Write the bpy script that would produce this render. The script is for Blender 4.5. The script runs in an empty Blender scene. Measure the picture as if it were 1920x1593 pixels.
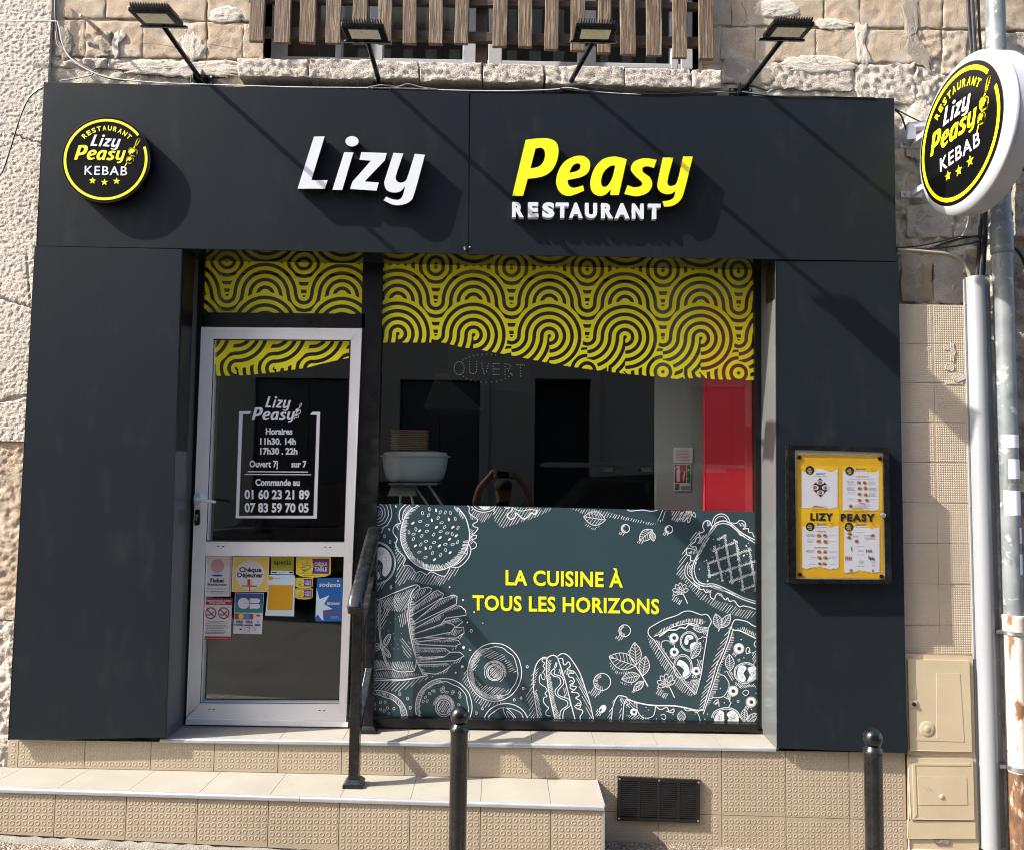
import bpy, math, random, hashlib
import numpy as np
from mathutils import Vector, Matrix
from mathutils.geometry import tessellate_polygon
random.seed(7)
SC = bpy.context.scene
COL = SC.collection
# ------------------------------------------------------------------ camera
FPX = 1411.0                                   # focal length in pixels of the 1920 px wide photograph
CAM = np.array([0.0, -4.05, 1.8])
_cy = np.array([(940 - 960) / FPX, (796.5 - 887) / FPX, 1.0]); _cy /= np.linalg.norm(_cy)
_z0 = np.array([math.sin(0.0137), math.cos(0.0137), 0.0])
_cz = _z0 - _cy * (_z0 @ _cy); _cz /= np.linalg.norm(_cz)
_cx = np.cross(_cz, _cy); _cx = _cx if _cx[0] > 0 else -_cx
W2C = np.stack([_cx, _cy, _cz], 1)             # world -> (right, up, forward)
C2W = W2C.T
cd = bpy.data.cameras.new('camera'); cam = bpy.data.objects.new('camera', cd); COL.objects.link(cam)
cd.sensor_fit = 'HORIZONTAL'; cd.sensor_width = 36.0; cd.lens = 36.0 * FPX / 1920.0
cd.clip_start = 0.02; cd.clip_end = 500
_r, _u, _f = C2W[:, 0], C2W[:, 1], C2W[:, 2]
cam.matrix_world = Matrix(((_r[0], _u[0], -_f[0], CAM[0]), (_r[1], _u[1], -_f[1], CAM[1]), (_r[2], _u[2], -_f[2], CAM[2]), (0, 0, 0, 1)))
SC.camera = cam
# ------------------------------------------------------------------ daylight
SUN = Vector((4.3, 1.0, -3.9)).normalized()    # the way the light travels
wd = bpy.data.worlds.new("World"); SC.world = wd; wd.use_nodes = True
nt = wd.node_tree; nt.nodes.clear()
sky = nt.nodes.new('ShaderNodeTexSky'); sky.sky_type = 'NISHITA'; sky.sun_disc = False; sky.dust_density = 2.5; sky.air_density = 0.9
sky.sun_elevation = math.asin(-SUN.z); sky.sun_rotation = math.atan2(-SUN.x, -SUN.y) % (2 * math.pi)
bg = nt.nodes.new('ShaderNodeBackground'); bg.inputs[1].default_value = 0.145
wo = nt.nodes.new('ShaderNodeOutputWorld')
nt.links.new(sky.outputs[0], bg.inputs[0]); nt.links.new(bg.outputs[0], wo.inputs[0])
ld = bpy.data.lights.new('sun', 'SUN'); ld.energy = 3.3; ld.angle = math.radians(0.5); ld.color = (1.0, 0.95, 0.86)
so = bpy.data.objects.new('sun', ld); COL.objects.link(so); so.location = (-8, -4, 12)
so.rotation_euler = SUN.to_track_quat('-Z', 'Y').to_euler()
vs = SC.view_settings
vs.view_transform = 'Standard'; vs.look = 'None'; vs.gamma = 1.0; vs.exposure = 2.0; vs.use_curve_mapping = False
SC.cycles.use_denoising = True; SC.cycles.filter_width = 1.1
SC.cycles.max_bounces = 8; SC.cycles.diffuse_bounces = 4; SC.cycles.glossy_bounces = 4
SC.cycles.transparent_max_bounces = 12; SC.cycles.caustics_reflective = False; SC.cycles.caustics_refractive = False

# ------------------------------------------------------------------ helpers
def at(px, py, Y):
    """point of the photograph seen at pixel (px, py), on the vertical plane y = Y"""
    d = C2W @ np.array([(px - 960) / FPX, (796.5 - py) / FPX, 1.0])
    t = (Y - CAM[1]) / d[1]
    return (CAM[0] + d[0] * t, Y, CAM[2] + d[2] * t)
def atz(px, py, Z):
    d = C2W @ np.array([(px - 960) / FPX, (796.5 - py) / FPX, 1.0])
    t = (Z - CAM[2]) / d[2]
    return (CAM[0] + d[0] * t, CAM[1] + d[1] * t, Z)
def xz(px, py, Y):
    p = at(px, py, Y); return (p[0], p[2])
def ms(Y): return (Y - CAM[1]) / FPX           # metres per photo pixel on plane Y

def _hash(ix, iy, s):
    n = (ix * 374761393 + iy * 668265263 + s * 1442695041) & 0xffffffff
    n = ((n ^ (n >> 13)) * 1274126177) & 0xffffffff
    return ((n ^ (n >> 16)) & 0xffff) / 65535.0
def vnoise(x, y, s=0):
    """gradient noise, about -0.5 .. 0.5"""
    x = np.asarray(x, float); y = np.asarray(y, float)
    ix = np.floor(x).astype(np.int64); iy = np.floor(y).astype(np.int64)
    fx = x - ix; fy = y - iy; u = fx ** 3 * (fx * (fx * 6 - 15) + 10); v = fy ** 3 * (fy * (fy * 6 - 15) + 10)
    def g(i, j):
        a = _hash(ix + i, iy + j, s) * 2 * math.pi; return np.cos(a) * (fx - i) + np.sin(a) * (fy - j)
    return ((g(0, 0) * (1 - u) + g(1, 0) * u) * (1 - v) + (g(0, 1) * (1 - u) + g(1, 1) * u) * v) * 0.75
def fbm(x, y, s=0, o=4, g=0.5):
    v = 0; a = 1.0
    for k in range(o):
        v = v + a * vnoise(x * 2 ** k + 17.3 * k, y * 2 ** k + 5.7 * k, s + k); a *= g
    return v

class MB:
    def __init__(s): s.v = []; s.f = []; s.m = []
    def add(s, vs, fs, m=0):
        o = len(s.v); s.v.extend([tuple(map(float, p)) for p in vs])
        for f in fs: s.f.append(tuple(o + i for i in f)); s.m.append(m)
        return s
    def box(s, x0, x1, y0, y1, z0, z1, m=0):
        v = [(x0,y0,z0),(x1,y0,z0),(x1,y1,z0),(x0,y1,z0),(x0,y0,z1),(x1,y0,z1),(x1,y1,z1),(x0,y1,z1)]
        return s.add(v, [(0,1,5,4),(1,2,6,5),(2,3,7,6),(3,0,4,7),(4,5,6,7),(3,2,1,0)], m)
    def hexa(s, a, b, m=0):
        """a: 4 front points, b: 4 back points, same order"""
        v = list(a) + list(b)
        return s.add(v, [(0,1,2,3),(7,6,5,4)] + [(i, i + 4, (i + 1) % 4 + 4, (i + 1) % 4) for i in range(4)], m)
    def prism(s, poly, y0, y1, m=0, holes=(), ms_=None):
        """poly of (x, z); front at y0, back at y1"""
        loops = [list(poly)] + [list(h) for h in holes]
        flat = [p for l in loops for p in l]; n = len(flat)
        tris = tessellate_polygon([[Vector((p[0], p[1], 0)) for p in l] for l in loops])
        v = [(p[0], y0, p[1]) for p in flat]
        if y1 is None:
            return s.add(v, [tuple(t) for t in tris], m)
        v += [(p[0], y1, p[1]) for p in flat]
        fs = [tuple(t) for t in tris] + [tuple(i + n for i in reversed(t)) for t in tris]
        s.add(v, fs, m); o = len(s.v) - 2 * n; b = 0
        for l in loops:
            k = len(l)
            for i in range(k):
                j = (i + 1) % k
                s.f.append((o + b + i, o + b + j, o + b + j + n, o + b + i + n)); s.m.append(m if ms_ is None else ms_)
            b += k
        return s
    def pxprism(s, pts, y0, y1, m=0, holes=(), ms_=None):
        return s.prism([xz(p[0], p[1], y0) for p in pts], y0, y1, m, [[xz(p[0], p[1], y0) for p in h] for h in holes], ms_)
    def flat(s, pts, Y, m=0, holes=()):
        return s.prism([xz(p[0], p[1], Y) for p in pts], Y, None, m, [[xz(p[0], p[1], Y) for p in h] for h in holes])
    def tube(s, pts, r, n=8, m=0, cap=True, closed=False):
        P = [Vector(p) for p in pts]; k = len(P); rs = r if isinstance(r, (list, tuple)) else [r] * k
        vs_ = []; prev = None
        for i in range(k):
            t = (P[min(i + 1, k - 1)] - P[max(i - 1, 0)]).normalized()
            if prev is None:
                a = Vector((0, 0, 1)) if abs(t.z) < 0.9 else Vector((1, 0, 0)); u = t.cross(a).normalized()
            else:
                u = (prev - t * prev.dot(t)).normalized()
            w = t.cross(u); prev = u
            for j in range(n):
                an = 2 * math.pi * j / n
                vs_.append(P[i] + (u * math.cos(an) + w * math.sin(an)) * rs[i])
        fs = [(i * n + j, i * n + (j + 1) % n, (i + 1) * n + (j + 1) % n, (i + 1) * n + j) for i in range(k - 1) for j in range(n)]
        if cap: fs += [tuple(range(n - 1, -1, -1)), tuple(range((k - 1) * n, k * n))]
        return s.add(vs_, fs, m)
    def lathe(s, prof, c=(0, 0, 0), n=20, m=0, axis='z'):
        """prof of (radius, height)"""
        vs_ = []
        for r, h in prof:
            for j in range(n):
                a = 2 * math.pi * j / n; p = (r * math.cos(a), r * math.sin(a), h)
                if axis == 'y': p = (p[0], h, p[1])
                if axis == 'x': p = (h, p[0], p[1])
                vs_.append((p[0] + c[0], p[1] + c[1], p[2] + c[2]))
        k = len(prof)
        fs = [(i * n + j, i * n + (j + 1) % n, (i + 1) * n + (j + 1) % n, (i + 1) * n + j) for i in range(k - 1) for j in range(n)]
        fs += [tuple(range(n - 1, -1, -1)), tuple(range((k - 1) * n, k * n))]
        return s.add(vs_, fs, m)
    def ribbon(s, pts, w, Y, m=0, clip=None, closed=False):
        """flat printed line through photo pixels, w pixels wide, on plane Y"""
        P = [np.array(p, float) for p in pts]
        if closed: P = P + [P[0]]
        if len(P) < 2: return s
        L = []
        for i in range(len(P)):
            t = P[min(i + 1, len(P) - 1)] - P[max(i - 1, 0)]; l = np.hypot(*t)
            if l < 1e-6: t = np.array([1.0, 0]); l = 1
            nrm = np.array([-t[1], t[0]]) / l * (w if not callable(w) else w(i / (len(P) - 1))) / 2
            L.append((P[i] + nrm, P[i] - nrm))
        for i in range(len(P) - 1):
            mid = (P[i] + P[i + 1]) / 2
            if clip is not None and not (inpoly(mid, clip) and inpoly(P[i], clip) and inpoly(P[i + 1], clip)): continue
            q = [L[i][0], L[i + 1][0], L[i + 1][1], L[i][1]]
            s.add([at(a[0], a[1], Y) for a in q], [(0, 1, 2, 3)], m)
        return s
    def dot(s, c, r, Y, m=0, n=8, ry=None, rot=0, clip=None):
        if clip is not None and not inpoly(c, clip): return s
        ry = r if ry is None else ry; cr, sr = math.cos(rot), math.sin(rot)
        pts = []
        for j in range(n):
            a = 2 * math.pi * j / n; x, y = r * math.cos(a), ry * math.sin(a)
            pts.append(at(c[0] + x * cr - y * sr, c[1] + x * sr + y * cr, Y))
        return s.add(pts, [tuple(range(n))], m)
    def merge(s, o, off=(0, 0, 0), m=None):
        return s.add([(p[0] + off[0], p[1] + off[1], p[2] + off[2]) for p in o.v], o.f, 0) if m is None else s.add([(p[0] + off[0], p[1] + off[1], p[2] + off[2]) for p in o.v], o.f, m)

def inpoly(p, poly):
    x, y = p[0], p[1]; c = False; j = len(poly) - 1
    for i in range(len(poly)):
        xi, yi = poly[i]; xj, yj = poly[j]
        if (yi > y) != (yj > y) and x < (xj - xi) * (y - yi) / (yj - yi) + xi: c = not c
        j = i
    return c
def smooth(pts, closed=False, n=6):
    """Catmull-Rom through pts"""
    P = [np.array(p[:2], float) for p in pts]; k = len(P); out = []
    for i in range(k if closed else k - 1):
        if closed: a, b, c, d = P[i - 1], P[i], P[(i + 1) % k], P[(i + 2) % k]
        else: a, b, c, d = P[max(i - 1, 0)], P[i], P[i + 1], P[min(i + 2, k - 1)]
        for j in range(n):
            t = j / n
            out.append(tuple(0.5 * ((2 * b) + (c - a) * t + (2 * a - 5 * b + 4 * c - d) * t * t + (3 * b - a - 3 * c + d) * t ** 3)))
    if not closed: out.append(tuple(P[-1]))
    return out
def outline(pts, n=6):
    """closed outline; points with a third entry 's' are smooth, others corners"""
    k = len(pts); cor = [i for i in range(k) if len(pts[i]) < 3]
    if not cor: return smooth(pts, True, n)
    out = []
    for a in range(len(cor)):
        i = cor[a]; j = cor[(a + 1) % len(cor)]; seg = [pts[i]]; q = i
        while True:
            q = (q + 1) % k; seg.append(pts[q])
            if q == j: break
        s = smooth(seg, False, n) if len(seg) > 2 else [seg[0][:2], seg[1][:2]]
        out.extend([tuple(map(float, p)) for p in s[:-1]])
    return out
def ell(cx, cy, rx, ry, a0=0, a1=360, n=40, wob=0, wn=9, rot=0):
    o = []; cr, sr = math.cos(math.radians(rot)), math.sin(math.radians(rot))
    for i in range(n + 1):
        a = math.radians(a0 + (a1 - a0) * i / n); k = 1 + wob * math.sin(a * wn) + wob * 0.6 * math.sin(a * wn * 1.7 + 1)
        x, y = rx * k * math.cos(a), ry * k * math.sin(a); o.append((cx + x * cr - y * sr, cy + x * sr + y * cr))
    return o

WL = {}                                         # world location of every parent
MATS = {}
def mesh_of(name, mb, mats, off=(0, 0, 0), smooth_=False, ang=40):
    me = bpy.data.meshes.new(name)
    v = np.array(mb.v, float).reshape(-1, 3) - np.array(off)
    me.from_pydata(v.tolist(), [], mb.f)
    for m in (mats if isinstance(mats, (list, tuple)) else [mats]): me.materials.append(m)
    if any(mb.m): me.polygons.foreach_set('material_index', mb.m)
    if smooth_:
        me.polygons.foreach_set('use_smooth', [True] * len(me.polygons))
        me.set_sharp_from_angle(angle=math.radians(ang))
    me.update(); return me
def props(o, label=None, cat=None, group=None, kind=None):
    if label: o['label'] = label
    if cat: o['category'] = cat
    if group: o['group'] = group
    if kind: o['kind'] = kind
def thing(name, label, cat, loc=(0, 0, 0), group=None):
    o = bpy.data.objects.new(name, None); o.empty_display_size = 0.05; COL.objects.link(o)
    o.location = loc; WL[o.name] = tuple(loc); props(o, label, cat, group); return o
def obj(name, mb, mats, parent=None, label=None, cat=None, group=None, kind=None, smooth_=False, ang=40, bev=0, seg=2, fix=True):
    """one mesh object; vertices given in world coordinates"""
    pl = WL[parent.name] if parent else (0, 0, 0)
    if parent is None and fix:
        a = np.array(mb.v); base = ((a[:, 0].min() + a[:, 0].max()) / 2, (a[:, 1].min() + a[:, 1].max()) / 2, a[:, 2].min())
    elif fix:
        a = np.array(mb.v); base = tuple((a.min(0) + a.max(0)) / 2)
    else: base = pl
    me = mesh_of(name, mb, mats, base, smooth_, ang)
    o = bpy.data.objects.new(name, me); COL.objects.link(o)
    if parent: o.parent = parent
    o.location = [base[i] - pl[i] for i in range(3)]
    WL[o.name] = tuple(base)
    props(o, label, cat, group, kind)
    if bev:
        b = o.modifiers.new('bevel', 'BEVEL'); b.width = bev; b.segments = seg; b.limit_method = 'ANGLE'; b.angle_limit = math.radians(35); b.harden_normals = False
    return o
def inst(name, me, loc, parent=None, rot=None, scale=None, **k):
    """an object that shares the mesh me, put at world location loc"""
    pl = WL[parent.name] if parent else (0, 0, 0)
    o = bpy.data.objects.new(name, me); COL.objects.link(o)
    if parent: o.parent = parent
    o.location = [loc[i] - pl[i] for i in range(3)]; WL[o.name] = tuple(loc)
    if rot: o.rotation_euler = rot
    if scale: o.scale = scale
    props(o, **k); return o

# ------------------------------------------------------------------ text
_TC = {}
def glyphs(body, bold=0.0, res=4, spacing=1.0, lines=1.0):
    key = (body, bold, res, spacing)
    if key in _TC: return _TC[key]
    c = bpy.data.curves.new('lettering', 'FONT'); c.body = body; c.size = 1; c.offset = bold; c.resolution_u = res; c.space_character = spacing
    c.fill_mode = 'FRONT'
    o = bpy.data.objects.new('lettering', c); COL.objects.link(o)
    dg = bpy.context.evaluated_depsgraph_get(); ev = o.evaluated_get(dg); me = ev.to_mesh()
    v = np.array([tuple(p.co)[:2] for p in me.vertices]).reshape(-1, 2); f = [tuple(p.vertices) for p in me.polygons]
    ev.to_mesh_clear(); bpy.data.objects.remove(o); bpy.data.curves.remove(c)
    _TC[key] = (v, f); return v, f
_cap = None
def text(mb, body, x0, y0, x1, y1, h, Y, m=0, bold=0.015, shear=0.0, spacing=1.0, depth=None):
    """body printed on plane Y, baseline from photo pixel (x0,y0) to (x1,y1), cap height h pixels"""
    global _cap
    if _cap is None: _cap = glyphs('H')[0][:, 1].max()
    v, f = glyphs(body, bold, 3, spacing)
    if len(v) == 0: return mb
    a, b = v[:, 0].min(), v[:, 0].max(); k = h / _cap
    vy = v[:, 1]; X = v[:, 0] + shear * vy
    a, b = X.min(), X.max()
    t = (X - a) / (b - a)
    px = x0 + (x1 - x0) * t; py = y0 + (y1 - y0) * t - vy * k
    vv = [at(px[i], py[i], Y) for i in range(len(v))]
    if depth is None: return mb.add(vv, f, m)
    n = len(vv); edges = {}
    for q in f:
        for i in range(len(q)):
            e = (q[i], q[(i + 1) % len(q)])
            if (e[1], e[0]) in edges: edges.pop((e[1], e[0]))
            else: edges[e] = 1
    vb = [(p[0], Y + depth, p[2]) for p in vv]
    mb.add(vv + vb, list(f) + [tuple(i + n for i in reversed(q)) for q in f] + [(e[0], e[1], e[1] + n, e[0] + n) for e in edges], m)
    return mb
def lines_of_print(mb, x0, y0, x1, y1, n, Y, m=0, th=0.5, seed=1):
    """unreadably small lines of print"""
    rg = random.Random(seed)
    for i in range(n):
        y = y0 + (y1 - y0) * (i + 0.5) / n; x = x0 + rg.random() * (x1 - x0) * 0.12; e = x1 - rg.random() * (x1 - x0) * 0.25
        while x < e:
            w = rg.uniform(1.2, 4.5); mb.ribbon([(x, y), (min(x + w, e), y)], th, Y, m); x += w + 0.8
    return mb
def hatch(mb, poly, ang, gap, w, Y, m=0, clip=None, jit=0.25, seed=3):
    """parallel strokes inside a polygon of photo pixels"""
    rg = random.Random(seed); a = math.radians(ang); d = np.array([math.cos(a), math.sin(a)]); nn = np.array([-d[1], d[0]])
    P = np.array(poly, float); s0 = (P @ nn).min(); s1 = (P @ nn).max(); s = s0 + gap * 0.5
    while s < s1:
        ts = []
        for i in range(len(P)):
            p, q = P[i], P[(i + 1) % len(P)]; sp, sq = p @ nn - s, q @ nn - s
            if (sp > 0) != (sq > 0): ts.append(((p + (q - p) * (sp / (sp - sq))) @ d))
        ts.sort()
        for i in range(0, len(ts) - 1, 2):
            l = ts[i + 1] - ts[i]
            if l < 0.8: continue
            t0 = ts[i] + rg.random() * jit * min(l, 6); t1 = ts[i + 1] - rg.random() * jit * min(l, 9)
            A = nn * s + d * t0; B = nn * s + d * t1
            k = max(1, int((t1 - t0) / 5)); mb.ribbon([A + (B - A) * j / k for j in range(k + 1)], w * 1.15 * rg.uniform(0.75, 1.2), Y, m, clip)
        s += gap * 1.25 * rg.uniform(0.8, 1.25)
    return mb
# ------------------------------------------------------------------ materials
def M(name, col, rough=0.5, metal=0.0, var=0.1, vs=6.0, bump=0.0, bs=150.0, bdist=0.004, rvar=0.08, dirt=0.0, dcol=(0.1, 0.08, 0.06), ds=3.0, dlo=0.5, dhi=0.7, coat=0.0, emit=0.0, stretch=(1, 1, 1), det=5, spec=0.5, trans=0.0, stain=None):
    m = bpy.data.materials.new(name); m.use_nodes = True; t = m.node_tree; N = t.nodes; L = t.links
    b = N['Principled BSDF']; b.inputs['Metallic'].default_value = metal; b.inputs['Coat Weight'].default_value = coat
    b.inputs['Specular IOR Level'].default_value = spec
    g = N.new('ShaderNodeNewGeometry'); mp = N.new('ShaderNodeMapping'); mp.inputs['Scale'].default_value = stretch
    L.new(g.outputs['Position'], mp.inputs['Vector'])
    n1 = N.new('ShaderNodeTexNoise'); n1.inputs['Scale'].default_value = vs; n1.inputs['Detail'].default_value = det; L.new(mp.outputs[0], n1.inputs['Vector'])
    r1 = N.new('ShaderNodeMapRange'); r1.inputs[1].default_value = 0.3; r1.inputs[2].default_value = 0.7
    r1.inputs[3].default_value = 1 - var; r1.inputs[4].default_value = 1 + var; L.new(n1.outputs[0], r1.inputs[0])
    mx = N.new('ShaderNodeVectorMath'); mx.operation = 'SCALE'; mx.inputs[0].default_value = col; L.new(r1.outputs[0], mx.inputs['Scale'])
    out = mx.outputs[0]
    if dirt > 0:
        n2 = N.new('ShaderNodeTexNoise'); n2.inputs['Scale'].default_value = ds; n2.inputs['Detail'].default_value = 8; n2.inputs['Roughness'].default_value = 0.65; L.new(mp.outputs[0], n2.inputs['Vector'])
        r2 = N.new('ShaderNodeMapRange'); r2.inputs[1].default_value = dlo; r2.inputs[2].default_value = dhi; r2.inputs[3].default_value = 0; r2.inputs[4].default_value = dirt; L.new(n2.outputs[0], r2.inputs[0])
        mm = N.new('ShaderNodeMix'); mm.data_type = 'RGBA'; L.new(r2.outputs[0], mm.inputs[0]); L.new(out, mm.inputs[6]); mm.inputs[7].default_value = (*dcol, 1); out = mm.outputs[2]
    if stain:
        amt, scol, ssc, slo, shi, sstr = stain
        mp2 = N.new('ShaderNodeMapping'); mp2.inputs['Scale'].default_value = sstr; mp2.inputs['Location'].default_value = (3.7, 1.3, 8.1); L.new(g.outputs['Position'], mp2.inputs['Vector'])
        n4 = N.new('ShaderNodeTexNoise'); n4.inputs['Scale'].default_value = ssc; n4.inputs['Detail'].default_value = 9; n4.inputs['Roughness'].default_value = 0.7; L.new(mp2.outputs[0], n4.inputs['Vector'])
        r4 = N.new('ShaderNodeMapRange'); r4.inputs[1].default_value = slo; r4.inputs[2].default_value = shi; r4.inputs[3].default_value = 0; r4.inputs[4].default_value = amt; L.new(n4.outputs[0], r4.inputs[0])
        m4 = N.new('ShaderNodeMix'); m4.data_type = 'RGBA'; L.new(r4.outputs[0], m4.inputs[0]); L.new(out, m4.inputs[6]); m4.inputs[7].default_value = (*scol, 1); out = m4.outputs[2]
    L.new(out, b.inputs['Base Color'])
    if rvar > 0:
        r3 = N.new('ShaderNodeMapRange'); r3.inputs[1].default_value = 0.3; r3.inputs[2].default_value = 0.7
        r3.inputs[3].default_value = max(0.02, rough - rvar); r3.inputs[4].default_value = min(1, rough + rvar)
        L.new(n1.outputs[0], r3.inputs[0]); L.new(r3.outputs[0], b.inputs['Roughness'])
    else: b.inputs['Roughness'].default_value = rough
    if bump > 0:
        n3 = N.new('ShaderNodeTexNoise'); n3.inputs['Scale'].default_value = bs; n3.inputs['Detail'].default_value = 6; n3.inputs['Roughness'].default_value = 0.6; L.new(mp.outputs[0], n3.inputs['Vector'])
        bp = N.new('ShaderNodeBump'); bp.inputs['Strength'].default_value = bump; bp.inputs['Distance'].default_value = bdist; L.new(n3.outputs[0], bp.inputs['Height']); L.new(bp.outputs[0], b.inputs['Normal'])
    if emit > 0:
        b.inputs['Emission Color'].default_value = (*col, 1); b.inputs['Emission Strength'].default_value = emit
    if trans > 0: b.inputs['Transmission Weight'].default_value = trans
    return m
def glass_mat(name, r0, tint):
    m = bpy.data.materials.new(name); m.use_nodes = True; t = m.node_tree; N = t.nodes; L = t.links
    N.remove(N['Principled BSDF']); o = N['Material Output']
    g = N.new('ShaderNodeNewGeometry'); dt = N.new('ShaderNodeVectorMath'); dt.operation = 'DOT_PRODUCT'; L.new(g.outputs['Normal'], dt.inputs[0]); L.new(g.outputs['Incoming'], dt.inputs[1])
    ab = N.new('ShaderNodeMath'); ab.operation = 'ABSOLUTE'; L.new(dt.outputs['Value'], ab.inputs[0])
    om = N.new('ShaderNodeMath'); om.operation = 'SUBTRACT'; om.inputs[0].default_value = 1.0; L.new(ab.outputs[0], om.inputs[1])
    pw = N.new('ShaderNodeMath'); pw.operation = 'POWER'; pw.inputs[1].default_value = 6.0; L.new(om.outputs[0], pw.inputs[0])
    fr = N.new('ShaderNodeMath'); fr.operation = 'MULTIPLY_ADD'; fr.inputs[1].default_value = 0.5; fr.inputs[2].default_value = r0; L.new(pw.outputs[0], fr.inputs[0])
    tr = N.new('ShaderNodeBsdfTransparent'); tr.inputs[0].default_value = (*tint, 1)
    gl = N.new('ShaderNodeBsdfGlossy'); gl.inputs['Roughness'].default_value = 0.0
    mx = N.new('ShaderNodeMixShader'); L.new(fr.outputs[0], mx.inputs[0]); L.new(tr.outputs[0], mx.inputs[1]); L.new(gl.outputs[0], mx.inputs[2]); L.new(mx.outputs[0], o.inputs['Surface'])
    return m
def aggregate_mat(name, cols, scale, bump, dist):
    m = bpy.data.materials.new(name); m.use_nodes = True; t = m.node_tree; N = t.nodes; L = t.links; b = N['Principled BSDF']; b.inputs['Roughness'].default_value = 0.8
    g = N.new('ShaderNodeNewGeometry')
    v = N.new('ShaderNodeTexVoronoi'); v.inputs['Scale'].default_value = scale; L.new(g.outputs['Position'], v.inputs['Vector'])
    se = N.new('ShaderNodeSeparateColor'); L.new(v.outputs['Color'], se.inputs[0])
    r = N.new('ShaderNodeValToRGB'); e = r.color_ramp.elements
    for i, c in enumerate(cols):
        q = e[i] if i < 2 else e.new(0.5)
        q.position = i / (len(cols) - 1); q.color = (*c, 1)
    L.new(se.outputs[0], r.inputs[0])
    n = N.new('ShaderNodeTexNoise'); n.inputs['Scale'].default_value = 2.5; n.inputs['Detail'].default_value = 6; L.new(g.outputs['Position'], n.inputs['Vector'])
    mr = N.new('ShaderNodeMapRange'); mr.inputs[1].default_value = 0.35; mr.inputs[2].default_value = 0.7; mr.inputs[3].default_value = 0.8; mr.inputs[4].default_value = 1.1; L.new(n.outputs[0], mr.inputs[0])
    gap = N.new('ShaderNodeMapRange'); gap.inputs[1].default_value = 0.35; gap.inputs[2].default_value = 0.75; gap.inputs[3].default_value = 1.0; gap.inputs[4].default_value = 0.45; L.new(v.outputs['Distance'], gap.inputs[0])
    mu = N.new('ShaderNodeMath'); mu.operation = 'MULTIPLY'; L.new(mr.outputs[0], mu.inputs[0]); L.new(gap.outputs[0], mu.inputs[1])
    sc = N.new('ShaderNodeVectorMath'); sc.operation = 'SCALE'; L.new(r.outputs[0], sc.inputs[0]); L.new(mu.outputs[0], sc.inputs['Scale']); L.new(sc.outputs[0], b.inputs['Base Color'])
    bp = N.new('ShaderNodeBump'); bp.inputs['Strength'].default_value = bump; bp.inputs['Distance'].default_value = dist; bp.invert = True; L.new(v.outputs['Distance'], bp.inputs['Height']); L.new(bp.outputs[0], b.inputs['Normal'])
    return m
m_clad = M('anthracite_panel', (0.0120, 0.0158, 0.0205), 0.36, var=0.05, vs=1.3, rvar=0.03, dirt=0.16, dcol=(0.08, 0.08, 0.08), ds=9, dlo=0.55, dhi=0.8, spec=0.12, bump=0.10, bs=1.4, bdist=0.03, stretch=(1, 1, 0.35), stain=(0.5, (0.12, 0.12, 0.12), 70, 0.70, 0.76, (1, 1, 0.5)))
m_reveal = M('grey_reveal_panel', (0.085, 0.09, 0.092), 0.22, var=0.05, vs=3, rvar=0.04)
m_black = M('black_frame_paint', (0.003, 0.003, 0.0034), 0.35, var=0.2, vs=20, rvar=0.08)
m_blackgloss = M('black_gloss_paint', (0.0035, 0.0035, 0.004), 0.27, var=0.2, vs=30, rvar=0.08, bump=0.15, bs=60, bdist=0.001, dirt=0.25, dcol=(0.05, 0.05, 0.05), ds=10, dlo=0.5, dhi=0.75, stain=(0.8, (0.25, 0.24, 0.23), 60, 0.70, 0.74, (1, 1, 0.5)))
m_alu = M('silver_aluminium', (0.76, 0.735, 0.73), 0.42, metal=0.05, var=0.03, vs=5, rvar=0.06, dirt=0.18, dcol=(0.40, 0.38, 0.37), ds=14, dlo=0.6, dhi=0.75)
m_trim = M('aluminium_trim', (0.40, 0.41, 0.43), 0.35, metal=0.5, var=0.05, vs=12)
m_zinc = M('zinc_bolt', (0.45, 0.47, 0.50), 0.35, metal=0.9, var=0.1, vs=40)
m_white = M('white_acrylic', (0.62, 0.65, 0.69), 0.35, var=0.02, vs=5, rvar=0.03)
m_yellow = M('yellow_acrylic', (0.82, 0.74, 0.012), 0.35, var=0.02, vs=5, rvar=0.03)
m_side = M('dark_letter_side', (0.012, 0.013, 0.015), 0.3, var=0.2, vs=20)
m_film = M('yellow_vinyl', (0.90, 0.80, 0.015), 0.4, var=0.04, vs=8, rvar=0.05)
m_teal = M('teal_print', (0.027, 0.054, 0.064), 0.3, var=0.05, vs=1.2, rvar=0.02)
m_ink = M('white_print', (0.78, 0.79, 0.82), 0.4, var=0.03, vs=10)
m_yink = M('yellow_print', (0.85, 0.76, 0.01), 0.4, var=0.02, vs=10)
m_vinyl = M('white_vinyl', (0.72, 0.70, 0.74), 0.4, var=0.03, vs=10)
m_glass = glass_mat('window_glass', 0.060, (0.90, 0.92, 0.90))
m_tile = M('beige_tile', (0.365, 0.297, 0.213), 0.62, var=0.07, vs=3, rvar=0.06, dirt=0.35, dcol=(0.27, 0.21, 0.15), ds=7, dlo=0.53, dhi=0.78, bump=0.1, bs=300, bdist=0.001, stain=(0.7, (0.17, 0.13, 0.10), 16, 0.68, 0.76, (1, 1, 1)))
m_tread = M('cream_tread_tile', (0.24, 0.222, 0.185), 0.6, var=0.05, vs=5, rvar=0.06, dirt=0.3, dcol=(0.36, 0.31, 0.24), ds=6, dlo=0.52, dhi=0.8, bump=0.15, bs=90, bdist=0.001, stain=(0.55, (0.15, 0.125, 0.095), 13, 0.60, 0.74, (1, 1, 1)))
m_joint = M('grey_joint', (0.15, 0.135, 0.12), 0.9, var=0.2, vs=20)
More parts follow.
